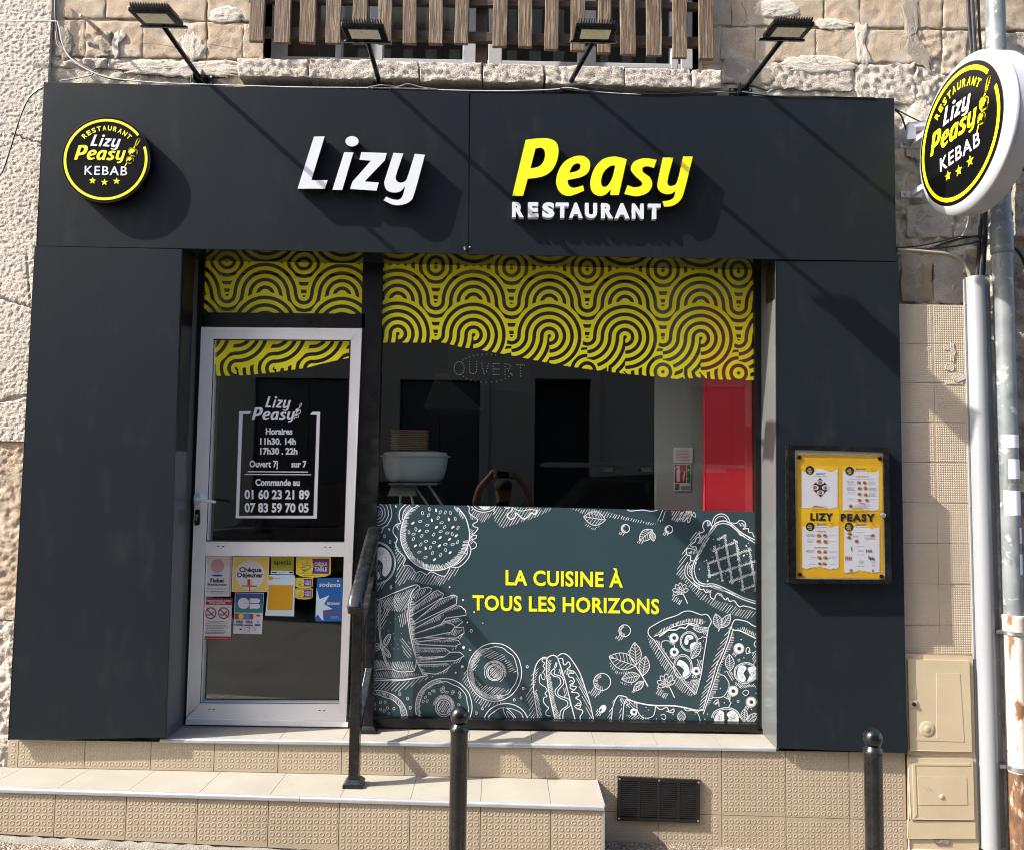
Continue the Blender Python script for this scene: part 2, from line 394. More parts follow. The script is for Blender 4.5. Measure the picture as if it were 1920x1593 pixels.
m_stone = M('limestone', (0.43, 0.325, 0.225), 0.92, var=0.2, vs=7, rvar=0.03, dirt=0.75, dcol=(0.50, 0.44, 0.36), ds=6, dlo=0.48, dhi=0.62, bump=1.0, bs=210, bdist=0.006, stain=(0.75, (0.20, 0.145, 0.10), 9, 0.57, 0.68, (1, 1, 1)))
m_mortar = M('old_mortar', (0.48, 0.42, 0.33), 0.95, var=0.22, vs=12, rvar=0.03, dirt=0.8, dcol=(0.17, 0.135, 0.105), ds=9, dlo=0.55, dhi=0.66, bump=1.0, bs=140, bdist=0.008)
m_render = M('cream_roughcast', (0.52, 0.455, 0.385), 0.95, var=0.07, vs=5, rvar=0.03, bump=0.9, bs=150, bdist=0.006, stain=(0.35, (0.30, 0.25, 0.20), 6, 0.58, 0.72, (1, 1, 0.6)))
m_greystone = M('grey_weathered_stone', (0.26, 0.225, 0.18), 0.95, var=0.4, vs=7, rvar=0.03, dirt=0.7, dcol=(0.06, 0.05, 0.045), ds=10, dlo=0.52, dhi=0.66, bump=0.9, bs=60, bdist=0.012)
m_sill = M('rendered_sill', (0.47, 0.41, 0.345), 0.95, var=0.15, vs=10, rvar=0.03, bump=1.0, bs=150, bdist=0.007, stain=(0.6, (0.20, 0.17, 0.14), 11, 0.57, 0.68, (1, 1, 1)))
m_wood = M('weathered_wood', (0.10, 0.060, 0.032), 0.8, var=0.75, vs=5, rvar=0.1, stretch=(26, 26, 1.3), dirt=0.75, dcol=(0.30, 0.235, 0.165), ds=4, dlo=0.50, dhi=0.64, bump=0.9, bs=7, bdist=0.004)
m_wood2 = M('dark_wood', (0.055, 0.032, 0.02), 0.8, var=0.5, vs=5, stretch=(2, 20, 26), bump=0.6, bs=7, bdist=0.003)
m_pvc = M('white_upvc', (0.56, 0.57, 0.60), 0.35, var=0.04, vs=6, dirt=0.15, dcol=(0.4, 0.38, 0.33), ds=9, dlo=0.6, dhi=0.8)
m_trunk = M('white_trunking', (0.215, 0.225, 0.24), 0.42, var=0.05, vs=5, dirt=0.5, dcol=(0.19, 0.18, 0.16), ds=5, dlo=0.55, dhi=0.8, stretch=(1, 1, 0.3), stain=(0.6, (0.12, 0.11, 0.10), 40, 0.70, 0.76, (1, 1, 0.5)))
m_pipe = M('grey_cast_pipe', (0.135, 0.15, 0.155), 0.5, var=0.25, vs=10, dirt=0.85, dcol=(0.38, 0.41, 0.39), ds=16, dlo=0.58, dhi=0.66, bump=0.25, bs=60, bdist=0.003, stain=(0.7, (0.05, 0.055, 0.055), 12, 0.55, 0.66, (1, 1, 0.3)))
m_rust = M('rusty_white_pipe', (0.50, 0.43, 0.38), 0.6, var=0.12, vs=8, dirt=0.95, dcol=(0.16, 0.065, 0.022), ds=22, dlo=0.53, dhi=0.60, stretch=(1, 1, 0.3), bump=0.4, bs=60, bdist=0.003)
m_cable = M('black_cable', (0.010, 0.010, 0.011), 0.45, var=0.2, vs=30)
m_gcable = M('grey_cable', (0.30, 0.28, 0.26), 0.5, var=0.15, vs=30)
m_wcable = M('white_cable', (0.62, 0.60, 0.56), 0.5, var=0.1, vs=30)
m_rust2 = M('heavy_rust', (0.11, 0.055, 0.027), 0.85, var=0.5, vs=40, dirt=0.85, dcol=(0.36, 0.28, 0.21), ds=26, dlo=0.54, dhi=0.62, stretch=(1, 1, 0.4), bump=0.6, bs=80, bdist=0.003, stain=(0.8, (0.07, 0.035, 0.02), 25, 0.55, 0.66, (1, 1, 0.5)))
m_conduit = M('beige_conduit', (0.22, 0.195, 0.14), 0.6, var=0.2, vs=30)
m_util = M('beige_polyester', (0.50, 0.405, 0.27), 0.55, var=0.06, vs=5, dirt=0.35, dcol=(0.38, 0.30, 0.20), ds=6, dlo=0.52, dhi=0.8, bump=0.15, bs=200, bdist=0.001, stain=(0.5, (0.25, 0.19, 0.12), 24, 0.66, 0.76, (1, 1, 0.4)))
m_led = M('led_lens', (0.94, 0.92, 0.80), 0.3, var=0.02, vs=10)
m_led2 = M('led_chip', (0.90, 0.86, 0.66), 0.3, var=0.04, vs=60)
m_pave = aggregate_mat('washed_gravel_paving', [(0.27, 0.215, 0.15), (0.17, 0.11, 0.065), (0.33, 0.285, 0.225), (0.21, 0.15, 0.095), (0.37, 0.34, 0.29), (0.11, 0.07, 0.045)], 95, 1.0, 0.007)
m_asph = aggregate_mat('asphalt', [(0.22, 0.205, 0.18), (0.15, 0.14, 0.125), (0.27, 0.25, 0.22), (0.185, 0.17, 0.15)], 75, 0.8, 0.006)
m_cement = M('cement_fillet', (0.19, 0.175, 0.15), 0.95, var=0.2, vs=15, bump=0.8, bs=90, bdist=0.006)
# ------------------------------------------------------------------ ground
YC = -0.25                                      # front of the cladding
YP = -0.222                                     # face of the tiled plinth
def gz(x): return 0.022 - 0.043 * x             # the pavement falls to the right
def sheet(xs, ys, zf):
    mb = MB(); n = len(ys)
    mb.add([(x, y, zf(x, y)) for x in xs for y in ys], [(i * n + j, (i + 1) * n + j, (i + 1) * n + j + 1, i * n + j + 1) for i in range(len(xs) - 1) for j in range(n - 1)])
    return mb
mb = sheet(np.linspace(-60, 60, 121), np.linspace(-60, 40, 51), lambda x, y: gz(max(-12, min(12, x))) - 0.16)
obj('ground', mb, m_asph, kind='structure', fix=False)
xs_ = np.linspace(-2.75, 2.75, 221); ys_ = np.linspace(-1.3, -0.15, 47)
hn = fbm(xs_[:, None] * 7, ys_[None, :] * 7, 4, 4) * 0.012
mb = MB(); n = len(ys_)
mb.add([(xs_[i], ys_[j], gz(xs_[i]) + hn[i, j]) for i in range(len(xs_)) for j in range(n)], [(i * n + j, (i + 1) * n + j, (i + 1) * n + j + 1, i * n + j + 1) for i in range(len(xs_) - 1) for j in range(n - 1)])
for a, b, c, d in ((-12, -2.75, -1.62, 0.3), (2.75, 12, -1.62, 0.3), (-2.75, 2.75, -1.62, -1.3), (-2.75, 2.75, -0.15, 0.3)):
    mb.add([(a, c, gz(a)), (b, c, gz(b)), (b, d, gz(b)), (a, d, gz(a))], [(0, 1, 2, 3)])
obj('pavement', mb, m_pave, kind='structure', smooth_=True, ang=180, fix=False)
m_kerb = M('granite_kerb', (0.34, 0.32, 0.30), 0.8, var=0.2, vs=30, bump=0.5, bs=120)
mb = MB()
for i in range(24):
    x = -12 + i; q = []
    for y in (-1.76, -1.62):
        q += [(x + 0.004, y, gz(x) + 0.003), (x + 0.996, y, gz(x + 1) + 0.003)]
    t = [q[0], q[1], q[3], q[2]]; mb.hexa(t, [(p[0], p[1], p[2] - 0.2) for p in t])
obj('kerb', mb, m_kerb, kind='structure', fix=False)
mb = MB()
mb.add([(-12, -6.9, gz(-12) - 0.09), (12, -6.9, gz(12) - 0.09), (12, -1.74, gz(12) - 0.12), (-12, -1.74, gz(-12) - 0.12)], [(0, 1, 2, 3)])
obj('road', mb, m_asph, kind='structure', fix=False)
mb = MB()
mb.add([(-12, -8.6, gz(-12) + 0.03), (12, -8.6, gz(12) + 0.03), (12, -6.9, gz(12) + 0.03), (-12, -6.9, gz(-12) + 0.03),
        (12, -6.9, gz(12) - 0.2), (-12, -6.9, gz(-12) - 0.2)], [(0, 1, 2, 3), (3, 2, 4, 5)])
obj('opposite_pavement', mb, m_asph, kind='structure', fix=False)

# ------------------------------------------------------------------ old building: walls, stones, window
YW = -0.135                                     # face of the stone wall
WX = at(1310, 60, YW)[0]; WX0 = at(494, 60, YW)[0]   # window reveal
bld = thing('stone_building', 'old limestone building wall with patched blocks above and beside the dark shopfront', 'building', (0, 0, 0))
def rough(name, x0, x1, z0, z1, y, amp, freq, step, mat, parent, seed=0, o=4, back=0.06, shape=None, **k):
    """rough wall surface with real relief"""
    nx = max(2, int((x1 - x0) / step) + 1); nz = max(2, int((z1 - z0) / step) + 1)
    X = np.linspace(x0, x1, nx)[:, None] + np.zeros((1, nz)); Z = np.linspace(z0, z1, nz)[None, :] + np.zeros((nx, 1))
    D = fbm(X * freq, Z * freq, seed, o) * amp
    if shape is not None: D = D + shape(X, Z)
    mb = MB(); V = np.stack([X, y - D, Z], -1).reshape(-1, 3)
    F = [(i * nz + j, (i + 1) * nz + j, (i + 1) * nz + j + 1, i * nz + j + 1) for i in range(nx - 1) for j in range(nz - 1)]
    mb.add(V, F)
    o0 = len(mb.v); mb.add([(x0, y + back, z0), (x1, y + back, z0), (x1, y + back, z1), (x0, y + back, z1)], [(3, 2, 1, 0)])
    rim = [(0, nz - 1), (nx - 1, nz - 1)]
    b = [o0, o0 + 1, o0 + 2, o0 + 3]
    mb.f.append(tuple([b[1], b[0]] + [i * nz for i in range(nx)])); mb.m.append(0)
    mb.f.append(tuple([b[3], b[2]] + [i * nz + nz - 1 for i in range(nx - 1, -1, -1)])); mb.m.append(0)
    mb.f.append(tuple([b[0], b[3]] + list(range(nz - 1, -1, -1)))); mb.m.append(0)
    mb.f.append(tuple([b[2], b[1]] + [(nx - 1) * nz + j for j in range(nz)])); mb.m.append(0)
    return obj(name, mb, mat, parent, smooth_=True, ang=55, **k)
XL = at(96, 100, YW)[0]                         # where the roughcast neighbour ends
YM = YW + 0.010
# mortar backing of the wall, in pieces that leave the window and the shop opening free
zt = 3.66
rough('mortar_bed', XL, WX0, zt, 4.75, YM, 0.014, 14, 0.012, m_mortar, bld, 3)
rough('mortar_bed', WX, 2.62, 3.66, 4.75, YM, 0.014, 14, 0.012, m_mortar, bld, 5)
rough('mortar_bed', 2.0, 2.62, 2.7, 3.655, YM, 0.05, 12, 0.010, m_mortar, bld, 5)
rough('mortar_bed', 2.0, 2.62, -0.25, 2.7, YM, 0.03, 9, 0.022, m_mortar, bld, 6)
rough('wall_face', 2.30, 4.6, -0.4, 4.75, YW + 0.055, 0.022, 15, 0.014, m_greystone, bld, 8)
mb = MB()
for a in ((XL, 4.6, YW, 0.35, 4.75, 7.2), (XL, WX0, YM + 0.05, 0.35, zt, 4.75), (WX, 4.6, YM + 0.055, 0.35, 3.0, 4.75), (-2.45, WX, -0.10, 0.35, 2.96, 3.66), (WX, 4.6, YM + 0.055, 0.35, 2.96, 3.0),
          (-2.45, -1.66, -0.10, 0.35, 0, 2.96), (1.42, 4.6, YM + 0.12, 0.35, -0.5, 2.96), (-1.66, 1.42, -0.02, 0.35, -0.2, 0.47)): mb.box(*a)
obj('wall_core', mb, m_mortar, bld)

def stone(quad, y=YW, amp=0.0045, seed=0, back=0.07, edge=0.010, jit=0.005, mat=m_stone, name='stone', parent=bld, freq=22, drop=0.0022):
    """one block; quad of photo pixels: top left, top right, bottom right, bottom left"""
    q = [np.array(xz(p[0], p[1], y)) for p in quad]
    w = np.linalg.norm(q[1] - q[0]); h = np.linalg.norm(q[3] - q[0]); mb = MB()
    nu = max(5, min(44, int(w / 0.012))); nv = max(5, min(36, int(h / 0.012)))
    def sp(n, l):
        t = [i / n for i in range(n + 1)]; e = min(0.25, edge / l); return sorted(set([0, e * .4, e] + [e + (1 - 2 * e) * a for a in t] + [1 - e * .4, 1]))
    U_, V_ = sp(nu, w), sp(nv, h); u, v = np.meshgrid(U_, V_, indexing='ij')
    X = (q[0][0] * (1 - u) + q[1][0] * u) * (1 - v) + (q[3][0] * (1 - u) + q[2][0] * u) * v
    Z = (q[0][1] * (1 - u) + q[1][1] * u) * (1 - v) + (q[3][1] * (1 - u) + q[2][1] * u) * v
    de = np.minimum(np.minimum(u, 1 - u) * w, np.minimum(v, 1 - v) * h)
    k_ = np.clip(1 - de / 0.05, 0, 1) * jit * 3; ex = fbm(X * 9, Z * 9, seed + 50, 3) * k_; ez = fbm(X * 9, Z * 9, seed + 60, 3) * k_
    r = np.clip(1 - de / edge, 0, 1); D = -drop * r * r + fbm(X * freq, Z * freq, seed, 5) * amp + vnoise(X * 6, Z * 6, seed) * amp * 0.5
    nu, nv = len(U_) - 1, len(V_) - 1; k = nv + 1
    mb.add(np.stack([X + ex, y - D, Z + ez], -1).reshape(-1, 3), [(i * k + j, i * k + j + 1, (i + 1) * k + j + 1, (i + 1) * k + j) for i in range(nu) for j in range(nv)])
    per = [i * k for i in range(nu + 1)] + [nu * k + j for j in range(1, k)] + [i * k + nv for i in range(nu - 1, -1, -1)] + [j for j in range(nv - 1, 0, -1)]
    o = len(mb.v); mb.v += [(mb.v[i][0], y + back, mb.v[i][2]) for i in per]; L = len(per)
    for a in range(L):
        b = (a + 1) % L; mb.f.append((per[a], per[b], o + b, o + a)); mb.m.append(0)
    mb.f.append(tuple(range(o, o + L))); mb.m.append(0)
    return obj(name, mb, mat, parent, smooth_=True, ang=50)
def course(xs, y0, y1, seed, skew=0.016, gap=0.4, **k):
    """a row of blocks between photo rows y0 and y1 (at x = 960), split at the columns xs"""
    for i in range(len(xs) - 1):
        a, b = xs[i] + gap, xs[i + 1] - gap; f = lambda x, y: y + (x - 960) * skew
        stone([(a, f(a, y0) + 1.4), (b, f(b, y0) + 1.4), (b, f(b, y1) - 1.4), (a, f(a, y1) - 1.4)], seed=seed + i * 7, **k)
course([118, 196, 388, 492], -62, 48, 100)
course([101, 160, 268, 388, 456], 50, 120, 140, amp=0.006)
stone([(455, 46), (493, 46), (493, 108), (457, 108)], seed=161)
course([101, 200, 330, 450], 121, 141, 170, amp=0.016, mat=m_sill, freq=22)
course([1316, 1372, 1546, 1612, 1712, 1768, 1832, 1925], -70, 42, 200)
course([1352, 1417, 1530, 1622, 1716], 44, 108, 230)
stone([(1313, 54), (1351, 54), (1351, 118), (1313, 120)], seed=231)
stone([(1719, 56), (1764, 57), (1764, 108), (1719, 112)], seed=251, amp=0.012, freq=25)
stone([(1767, 56), (1815, 58), (1812, 140), (1767, 138)], seed=252, amp=0.012, freq=20)
stone([(1356, 121), (1418, 122), (1420, 158), (1356, 156)], seed=253, amp=0.01, mat=m_sill)
stone([(1422, 116), (1602, 120), (1598, 172), (1422, 166)], seed=254, amp=0.012, mat=m_sill, freq=36, jit=0.012)
stone([(1606, 122), (1716, 118), (1712, 196), (1606, 192)], seed=255, amp=0.013, mat=m_sill, freq=36, jit=0.012)
stone([(1718, 124), (1800, 146), (1760, 236), (1700, 224)], seed=256, amp=0.018, mat=m_sill, freq=34, jit=0.012)
stone([(1690, 330), (1716, 326), (1724, 360), (1698, 362)], seed=257, amp=0.02)
stone([(1700, 386), (1790, 380), (1786, 444), (1702, 446)], seed=258, amp=0.006, mat=m_sill)
stone([(1690, 480), (1748, 478), (1750, 566), (1692, 566)], seed=259, amp=0.006, mat=m_stone)
stone([(1752, 478), (1812, 476), (1812, 568), (1753, 566)], seed=260, amp=0.007, mat=m_sill)
course([1842, 1960, 2080], 44, 150, 300, amp=0.012, mat=m_mortar)
course([1900, 1990, 2090], 156, 300, 320, amp=0.014, mat=m_greystone)
course([1904, 1985, 2090], 304, 430, 340, amp=0.014, mat=m_greystone)
# broken patch at the upper left with an iron stub
stone([(160, 62), (208, 60), (214, 104), (172, 108)], seed=402, amp=0.02, mat=m_greystone, y=YW - 0.003)
stub = MB(); p0 = at(182, 55, YW); p1 = at(150, 28, YW - 0.10)
stub.tube([p0, ((p0[0] + p1[0]) / 2, YW - 0.05, (p0[2] + p1[2]) / 2 + 0.004), p1], [0.012, 0.009, 0.006], 6)
obj('iron_stub', stub, m_rust, bld)

def patch(pts, thick, mat, seed, y=YW, name='plaster_patch', rings=9):
    """worn smear of plaster over the blocks, outline in photo pixels"""
    o = smooth(pts, True, 7); P = np.array([xz(p[0], p[1], y) for p in o]); c = P.mean(0); n = len(P); mb = MB(); V = []
    ang = np.arange(n) * 0.9; P = c + (P - c) * (1 + 0.45 * fbm(ang, ang * 0 + seed, seed, 4))[:, None]
    for k in range(rings + 1):
        r = 1 - k / rings; Q = c + (P - c) * r
        D = 0.0016 * (1 - r ** 3) - 0.004 * (k == 0) + fbm(Q[:, 0] * 45, Q[:, 1] * 45, seed, 4) * 0.0045 * (1 - r ** 4)
        V += [(Q[i, 0], y - 0.0035 - max(D[i], -0.003), Q[i, 1]) for i in range(n)]
    mb.add(V, [(k * n + i, k * n + (i + 1) % n, (k + 1) * n + (i + 1) % n, (k + 1) * n + i) for k in range(rings) for i in range(n)])
    return obj(name, mb, mat, bld, smooth_=True, ang=60)
m_lime = M('pale_lime_plaster', (0.56, 0.50, 0.42), 0.95, var=0.14, vs=14, rvar=0.03, bump=1.0, bs=160, bdist=0.006, stain=(0.6, (0.28, 0.23, 0.18), 14, 0.58, 0.68, (1, 1, 1)))
m_stain = M('grey_patch_mortar', (0.30, 0.255, 0.205), 0.95, var=0.2, vs=14, rvar=0.03, bump=1.0, bs=160, bdist=0.006)
for i, (t, m_, p) in enumerate(((0.007, m_lime, [(216, 62), (228, 58), (236, 70), (222, 84), (224, 104), (214, 112), (210, 84)]), (0.006, m_lime, [(230, 118), (300, 112), (352, 118), (400, 116), (444, 124), (440, 142), (360, 146), (280, 140), (236, 136)]),
    (0.005, m_stain, [(112, 54), (132, 60), (138, 86), (128, 112), (112, 104)]), (0.004, m_lime, [(340, 70), (366, 64), (384, 86), (372, 112), (350, 108)]), (0.005, m_lime, [(398, 20), (440, 12), (452, 36), (420, 44), (396, 40)]),
    (0.006, m_lime, [(1604, 44), (1626, 50), (1622, 84), (1634, 118), (1610, 116), (1606, 80)]), (0.006, m_stain, [(1690, 2), (1718, 0), (1722, 40), (1716, 92), (1748, 112), (1736, 130), (1700, 96), (1696, 40)]), (0.005, m_lime, [(1530, 40), (1560, 34), (1600, 46), (1580, 56), (1540, 54)]),
    (0.007, m_lime, [(1470, 112), (1520, 104), (1590, 112), (1600, 130), (1540, 138), (1480, 130)]), (0.005, m_stain, [(1362, 112), (1410, 110), (1452, 140), (1440, 160), (1370, 154)]), (0.005, m_lime, [(1420, 4), (1480, 0), (1500, 26), (1450, 34), (1418, 26)]), (0.008, m_lime, [(1700, 210), (1740, 190), (1760, 240), (1720, 300), (1694, 270)]))): patch(p, t, m_, 700 + i)
m_crk = M('crack_line', (0.10, 0.075, 0.055), 0.95, var=0.2)  # thin dark lines of wear, cracks across the blocks
for i, p in enumerate(([(268, 82), (300, 84), (330, 90)], [(452, 52), (458, 74), (450, 98)], [(385, 82), (420, 88), (446, 92)], [(322, 98), (340, 74), (352, 56)], [(1528, 58), (1532, 84), (1526, 104), (1538, 122)], [(1612, 60), (1600, 84), (1586, 100)], [(1390, 6), (1400, 30), (1394, 46)], [(1470, 60), (1450, 84), (1446, 106)])):
    mb = MB(); mb.ribbon([(q[0] + math.sin(j * 2.1 + i) * 1.3, q[1]) for j, q in enumerate(smooth(p, False, 7))], 0.9, YW - 0.0055); obj('crack', mb, m_crk, bld)

# roughcast neighbour at the left
rc = thing('roughcast_building', 'pale cream roughcast house wall along the left edge of the shopfront', 'building', (-3.4, 0, 0))
def cracks(X, Z):
    d = np.zeros_like(X)
    for (a, b, c, e, w) in ((-2.75, 2.71, -2.43, 2.62, 0.010), (-2.5, 2.95, -2.46, 2.63, 0.006), (-2.75, 2.10, -2.40, 2.18, 0.012), (-2.6, 3.55, -2.45, 3.50, 0.006)):
        t = np.clip(((X - a) * (c - a) + (Z - b) * (e - b)) / ((c - a) ** 2 + (e - b) ** 2), 0, 1)
        dd = np.hypot(X - a - t * (c - a), Z - b - t * (e - b) + fbm(X * 25, Z * 25, 9, 3) * 0.02)
        d -= 0.014 * np.clip(1 - dd / w, 0, 1)
    n1 = fbm(X * 30 + fbm(X * 18, Z * 18, 31, 2) * 1.2, Z * 46, 33, 3); d = d + 0.006 * (0.35 - np.abs(n1))
    return d
zb = at(20, 826, -0.19)[2]; zc = at(10, 1165, -0.19)[2]
rough('roughcast', -2.78, XL - 0.002, zb, 4.75, -0.148, 0.0035, 48, 0.0048, m_render, rc, 21, o=3, shape=cracks)
rough('bare_stone', -2.78, XL - 0.002, zc, zb - 0.004, -0.140, 0.010, 20, 0.006, m_stone, rc, 22, o=5)
rough('bare_stone', -2.78, XL - 0.002, -0.1, zc - 0.004, -0.140, 0.013, 20, 0.006, m_render, rc, 23, o=5)
mb = MB(); mb.box(-6.5, -2.782, -0.148, 0.3, -0.3, 7.2); mb.box(-2.782, XL - 0.002, -0.09, 0.3, -0.3, 4.75); mb.box(-2.782, XL - 0.002, -0.148, 0.3, 4.752, 7.2)
obj('wall_core', mb, m_render, rc)

# upstairs window with its rough sill
YS = -0.236
def sillstone(a, b, t0, t1, b0, b1, seed):
    return stone([(a, t0), (b, t1), (b, b1), (a, b0)], y=YS, amp=0.012, seed=seed, back=0.24, edge=0.008, jit=0.004, freq=45, mat=m_sill, name='sill_stone')
for i, (a, b, t, u) in enumerate(((446, 576, 109, 142), (580, 784, 111, 145), (787, 902, 116, 150), (906, 1020, 119, 152), (1023, 1170, 122, 157), (1173, 1295, 127, 161), (1298, 1351, 130, 164))):
    sillstone(a, b, t, t + 3 * (b - a) / 150, u, u + 3 * (b - a) / 150, 500 + i)
win = thing('upstairs_window', 'white framed upstairs window behind the wooden picket screen', 'window', (0, 0.02, 3.7))
YG = 0.03
mb = MB()
zs = at(900, 118, YG)[2] - 0.03
def vbar(px, w, y0=YG - 0.03, y1=YG + 0.03):
    x = at(px, 80, YG)[0]; k = w * ms(YG) / 2; mb.box(x - k, x + k, y0, y1, zs, 5.2)
for px, w in ((521, 34), (637, 11), (707, 26), (885, 34), (929, 26), (1100, 34), (1262, 12), (1287, 26)): vbar(px, w)
mb.box(at(504, 80, YG)[0], at(1300, 80, YG)[0], YG - 0.029, YG + 0.029, zs, zs + 0.03)
obj('window_frame', mb, m_pvc, win, bev=0.003)
mb = MB(); xa, xb = at(536, 80, YG)[0], at(1280, 80, YG)[0]
mb.box(at(645, 80, YG)[0], xb, YG + 0.0, YG + 0.006, zs + 0.02, 5.2)
obj('window_pane', mb, m_glass, win)
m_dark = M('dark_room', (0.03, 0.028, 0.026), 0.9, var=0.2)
m_brown = M('brown_interior_board', (0.10, 0.055, 0.03), 0.7, var=0.3)
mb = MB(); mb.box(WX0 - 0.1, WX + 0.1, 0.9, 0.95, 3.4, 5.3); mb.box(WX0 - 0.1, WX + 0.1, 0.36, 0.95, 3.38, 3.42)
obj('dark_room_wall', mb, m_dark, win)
mb = MB(); mb.box(at(537, 80, 0.1)[0], at(598, 80, 0.1)[0], 0.10, 0.13, zs, 5.2); obj('inner_shutter', mb, m_brown, win)
mb = MB(); mb.box(WX0 - 0.02, WX0, YW, 0.3, 3.55, 5.2); mb.box(WX, WX + 0.02, YW, 0.3, 3.55, 5.2); mb.box(WX0 - 0.02, WX + 0.02, YW, 0.3, 5.2, 5.24)
obj('window_reveal', mb, m_sill, win)

# picket screen hung in front of that window
YF = -0.205
scr = thing('picket_screen', 'weathered brown wooden picket screen hung across the upstairs window', 'picket screen', (0, YF, 3.9))
pick = [(466, 494, 78), (513, 543, 79.5), (561, 591, 80), (610, 638, 80.5), (659, 687, 81), (708, 734, 81), (755, 781, 82), (804, 830, 82), (852, 878, 82), (923, 950, 87), (972, 998, 88), (1021, 1047, 93), (1070, 1097, 95), (1120, 1145, 99), (1164, 1193, 102), (1213, 1242, 104), (1262, 1289, 108), (1311, 1338, 111)]
rg = random.Random(5)
for i, (a, b, z) in enumerate(pick):
    x0, zz = xz(a, z, YF); x1, _ = xz(b, z, YF); t = rg.uniform(-0.012, 0.012); mb = MB(); w = (x1 - x0)
    L = []
    for k in range(9):
        h = zz + (4.78 - zz) * k / 8; wob = rg.uniform(-0.0012, 0.0012)
        for (px_, py_) in ((x0, YF), (x1, YF), (x1, YF + 0.021), (x0, YF + 0.021)): L.append((px_ + t * k / 8 + wob, py_, h + (rg.uniform(-0.002, 0.003) if k == 0 else 0)))
    mb.add(L, [(3, 2, 1, 0), (32, 33, 34, 35)] + [(k * 4 + j, k * 4 + (j + 1) % 4, k * 4 + 4 + (j + 1) % 4, k * 4 + 4 + j) for k in range(8) for j in range(4)])
    obj('picket', mb, m_wood, scr, bev=0.003)
mb = MB()
for (l0, r0, l1, r1) in (((466, 49), (1330, 70), (466, 67), (1330, 88)), ((466, -6), (1330, 5), (466, 3), (1330, 18))):
    q = [at(p[0], p[1], YF + 0.0225) for p in (l0, r0, r1, l1)]; mb = MB(); mb.hexa(q, [(p[0], p[1] + 0.028, p[2]) for p in q]); obj('rail', mb, m_wood2, scr, bev=0.003)
x0 = at(892, 60, YF + 0.06)[0]; x1 = at(914, 60, YF + 0.06)[0]
mb = MB(); mb.box(x0, x1, YF + 0.052, YF + 0.1, at(900, 112, YF)[2], 4.78); obj('post', mb, m_wood2, scr, bev=0.003)

# ------------------------------------------------------------------ tiled plinth, steps and pilaster
TS = 0.3215                                     # pitch of the floor tiles
def studs(mb, x0, x1, z0, z1, y, pitch=0.0284, r=0.0122, ox=0.0, oz=0.0):
    """raised rings on the face of a riser tile"""
    nx = int((x1 - x0) / pitch); nz = int((z1 - z0) / pitch)
    px_ = (x1 - x0 - (nx - 1) * pitch) / 2; pz_ = (z1 - z0 - (nz - 1) * pitch) / 2
    N = 12; prof = ((r, 0.0), (r * 0.90, -0.0006), (r * 0.68, -0.0006), (r * 0.58, -0.0002))
    for i in range(nx):
        for j in range(nz):
            cx, cz_ = x0 + px_ + i * pitch + ox, z0 + pz_ + j * pitch + oz
            v = []
            for rr, d in prof:
                for k in range(N):
                    a = 2 * math.pi * k / N; v.append((cx + rr * math.cos(a), y + d, cz_ + rr * math.sin(a)))
            f = [(p * N + k, p * N + (k + 1) % N, (p + 1) * N + (k + 1) % N, (p + 1) * N + k) for p in range(3) for k in range(N)] + [tuple(3 * N + k for k in range(N))]
            mb.add(v, f)
def riser(parent, xs, ztop, zbot, y, name='riser_tile'):
    for i in range(len(xs) - 1):
        a, b = xs[i] + 0.0016, xs[i + 1] - 0.0016; mb = MB(); t0, t1, u0, u1 = ztop(a), ztop(b), zbot(a), zbot(b)
        q = [(a, y, t0), (b, y, t1), (b, y, u1), (a, y, u0)]; mb.hexa(q, [(p[0], y + 0.012, p[2]) for p in q])
        zlo = max(u0, u1); zhi = min(t0, t1)
        studs(mb, a + 0.001, b - 0.001, zlo + 0.001, zhi - 0.001, y)
        obj(name, mb, m_tile, parent, smooth_=True, ang=35)
plat = thing('tiled_plinth', 'beige tiled plinth and upper step under the shopfront with metal edge trim', 'plinth', (0, -0.1, 0))
def lin(p, q): return lambda x: p[1] + (q[1] - p[1]) * (x - p[0]) / (q[0] - p[0])
YN = YP - 0.010
zplat = lin(xz(300, 1384, YN), xz(1457, 1401, YN))        # nosing height
ztreadU = zplat
XR = at(1698, 1450, YP)[0]; XLp = at(15, 1400, YP)[0]
jx = [at(p, 1430, YP)[0] for p in (33, 158, 282, 401, 521, 640, 759, 878, 997, 1116)]
zl_top = lin(xz(0, 1437, YP), xz(1110, 1461, YP))          # lower tread at its back
trU = lambda x: zplat(x) - 0.019
zr1 = lin(xz(1173, 1521, YP), xz(1697, 1537, YP))          # joint under the first row at the right
jr = [at(p, 1450, YP)[0] for p in (1116, 1234, 1353, 1473, 1592)] + [XR]
topL = lambda x: trU(x)
riser(plat, [XLp] + jx, topL, lambda x: zl_top(x) + 0.002, YP)
riser(plat, jr, topL, zr1, YP)
riser(plat, jr, lambda x: zr1(x) - 0.003, lambda x: gz(x) - 0.015, YP)
mb = MB(); mb.box(XLp - 0.02, XR, YP + 0.009, -0.02, -0.12, 0.40); obj('plinth_core', mb, m_joint, plat)
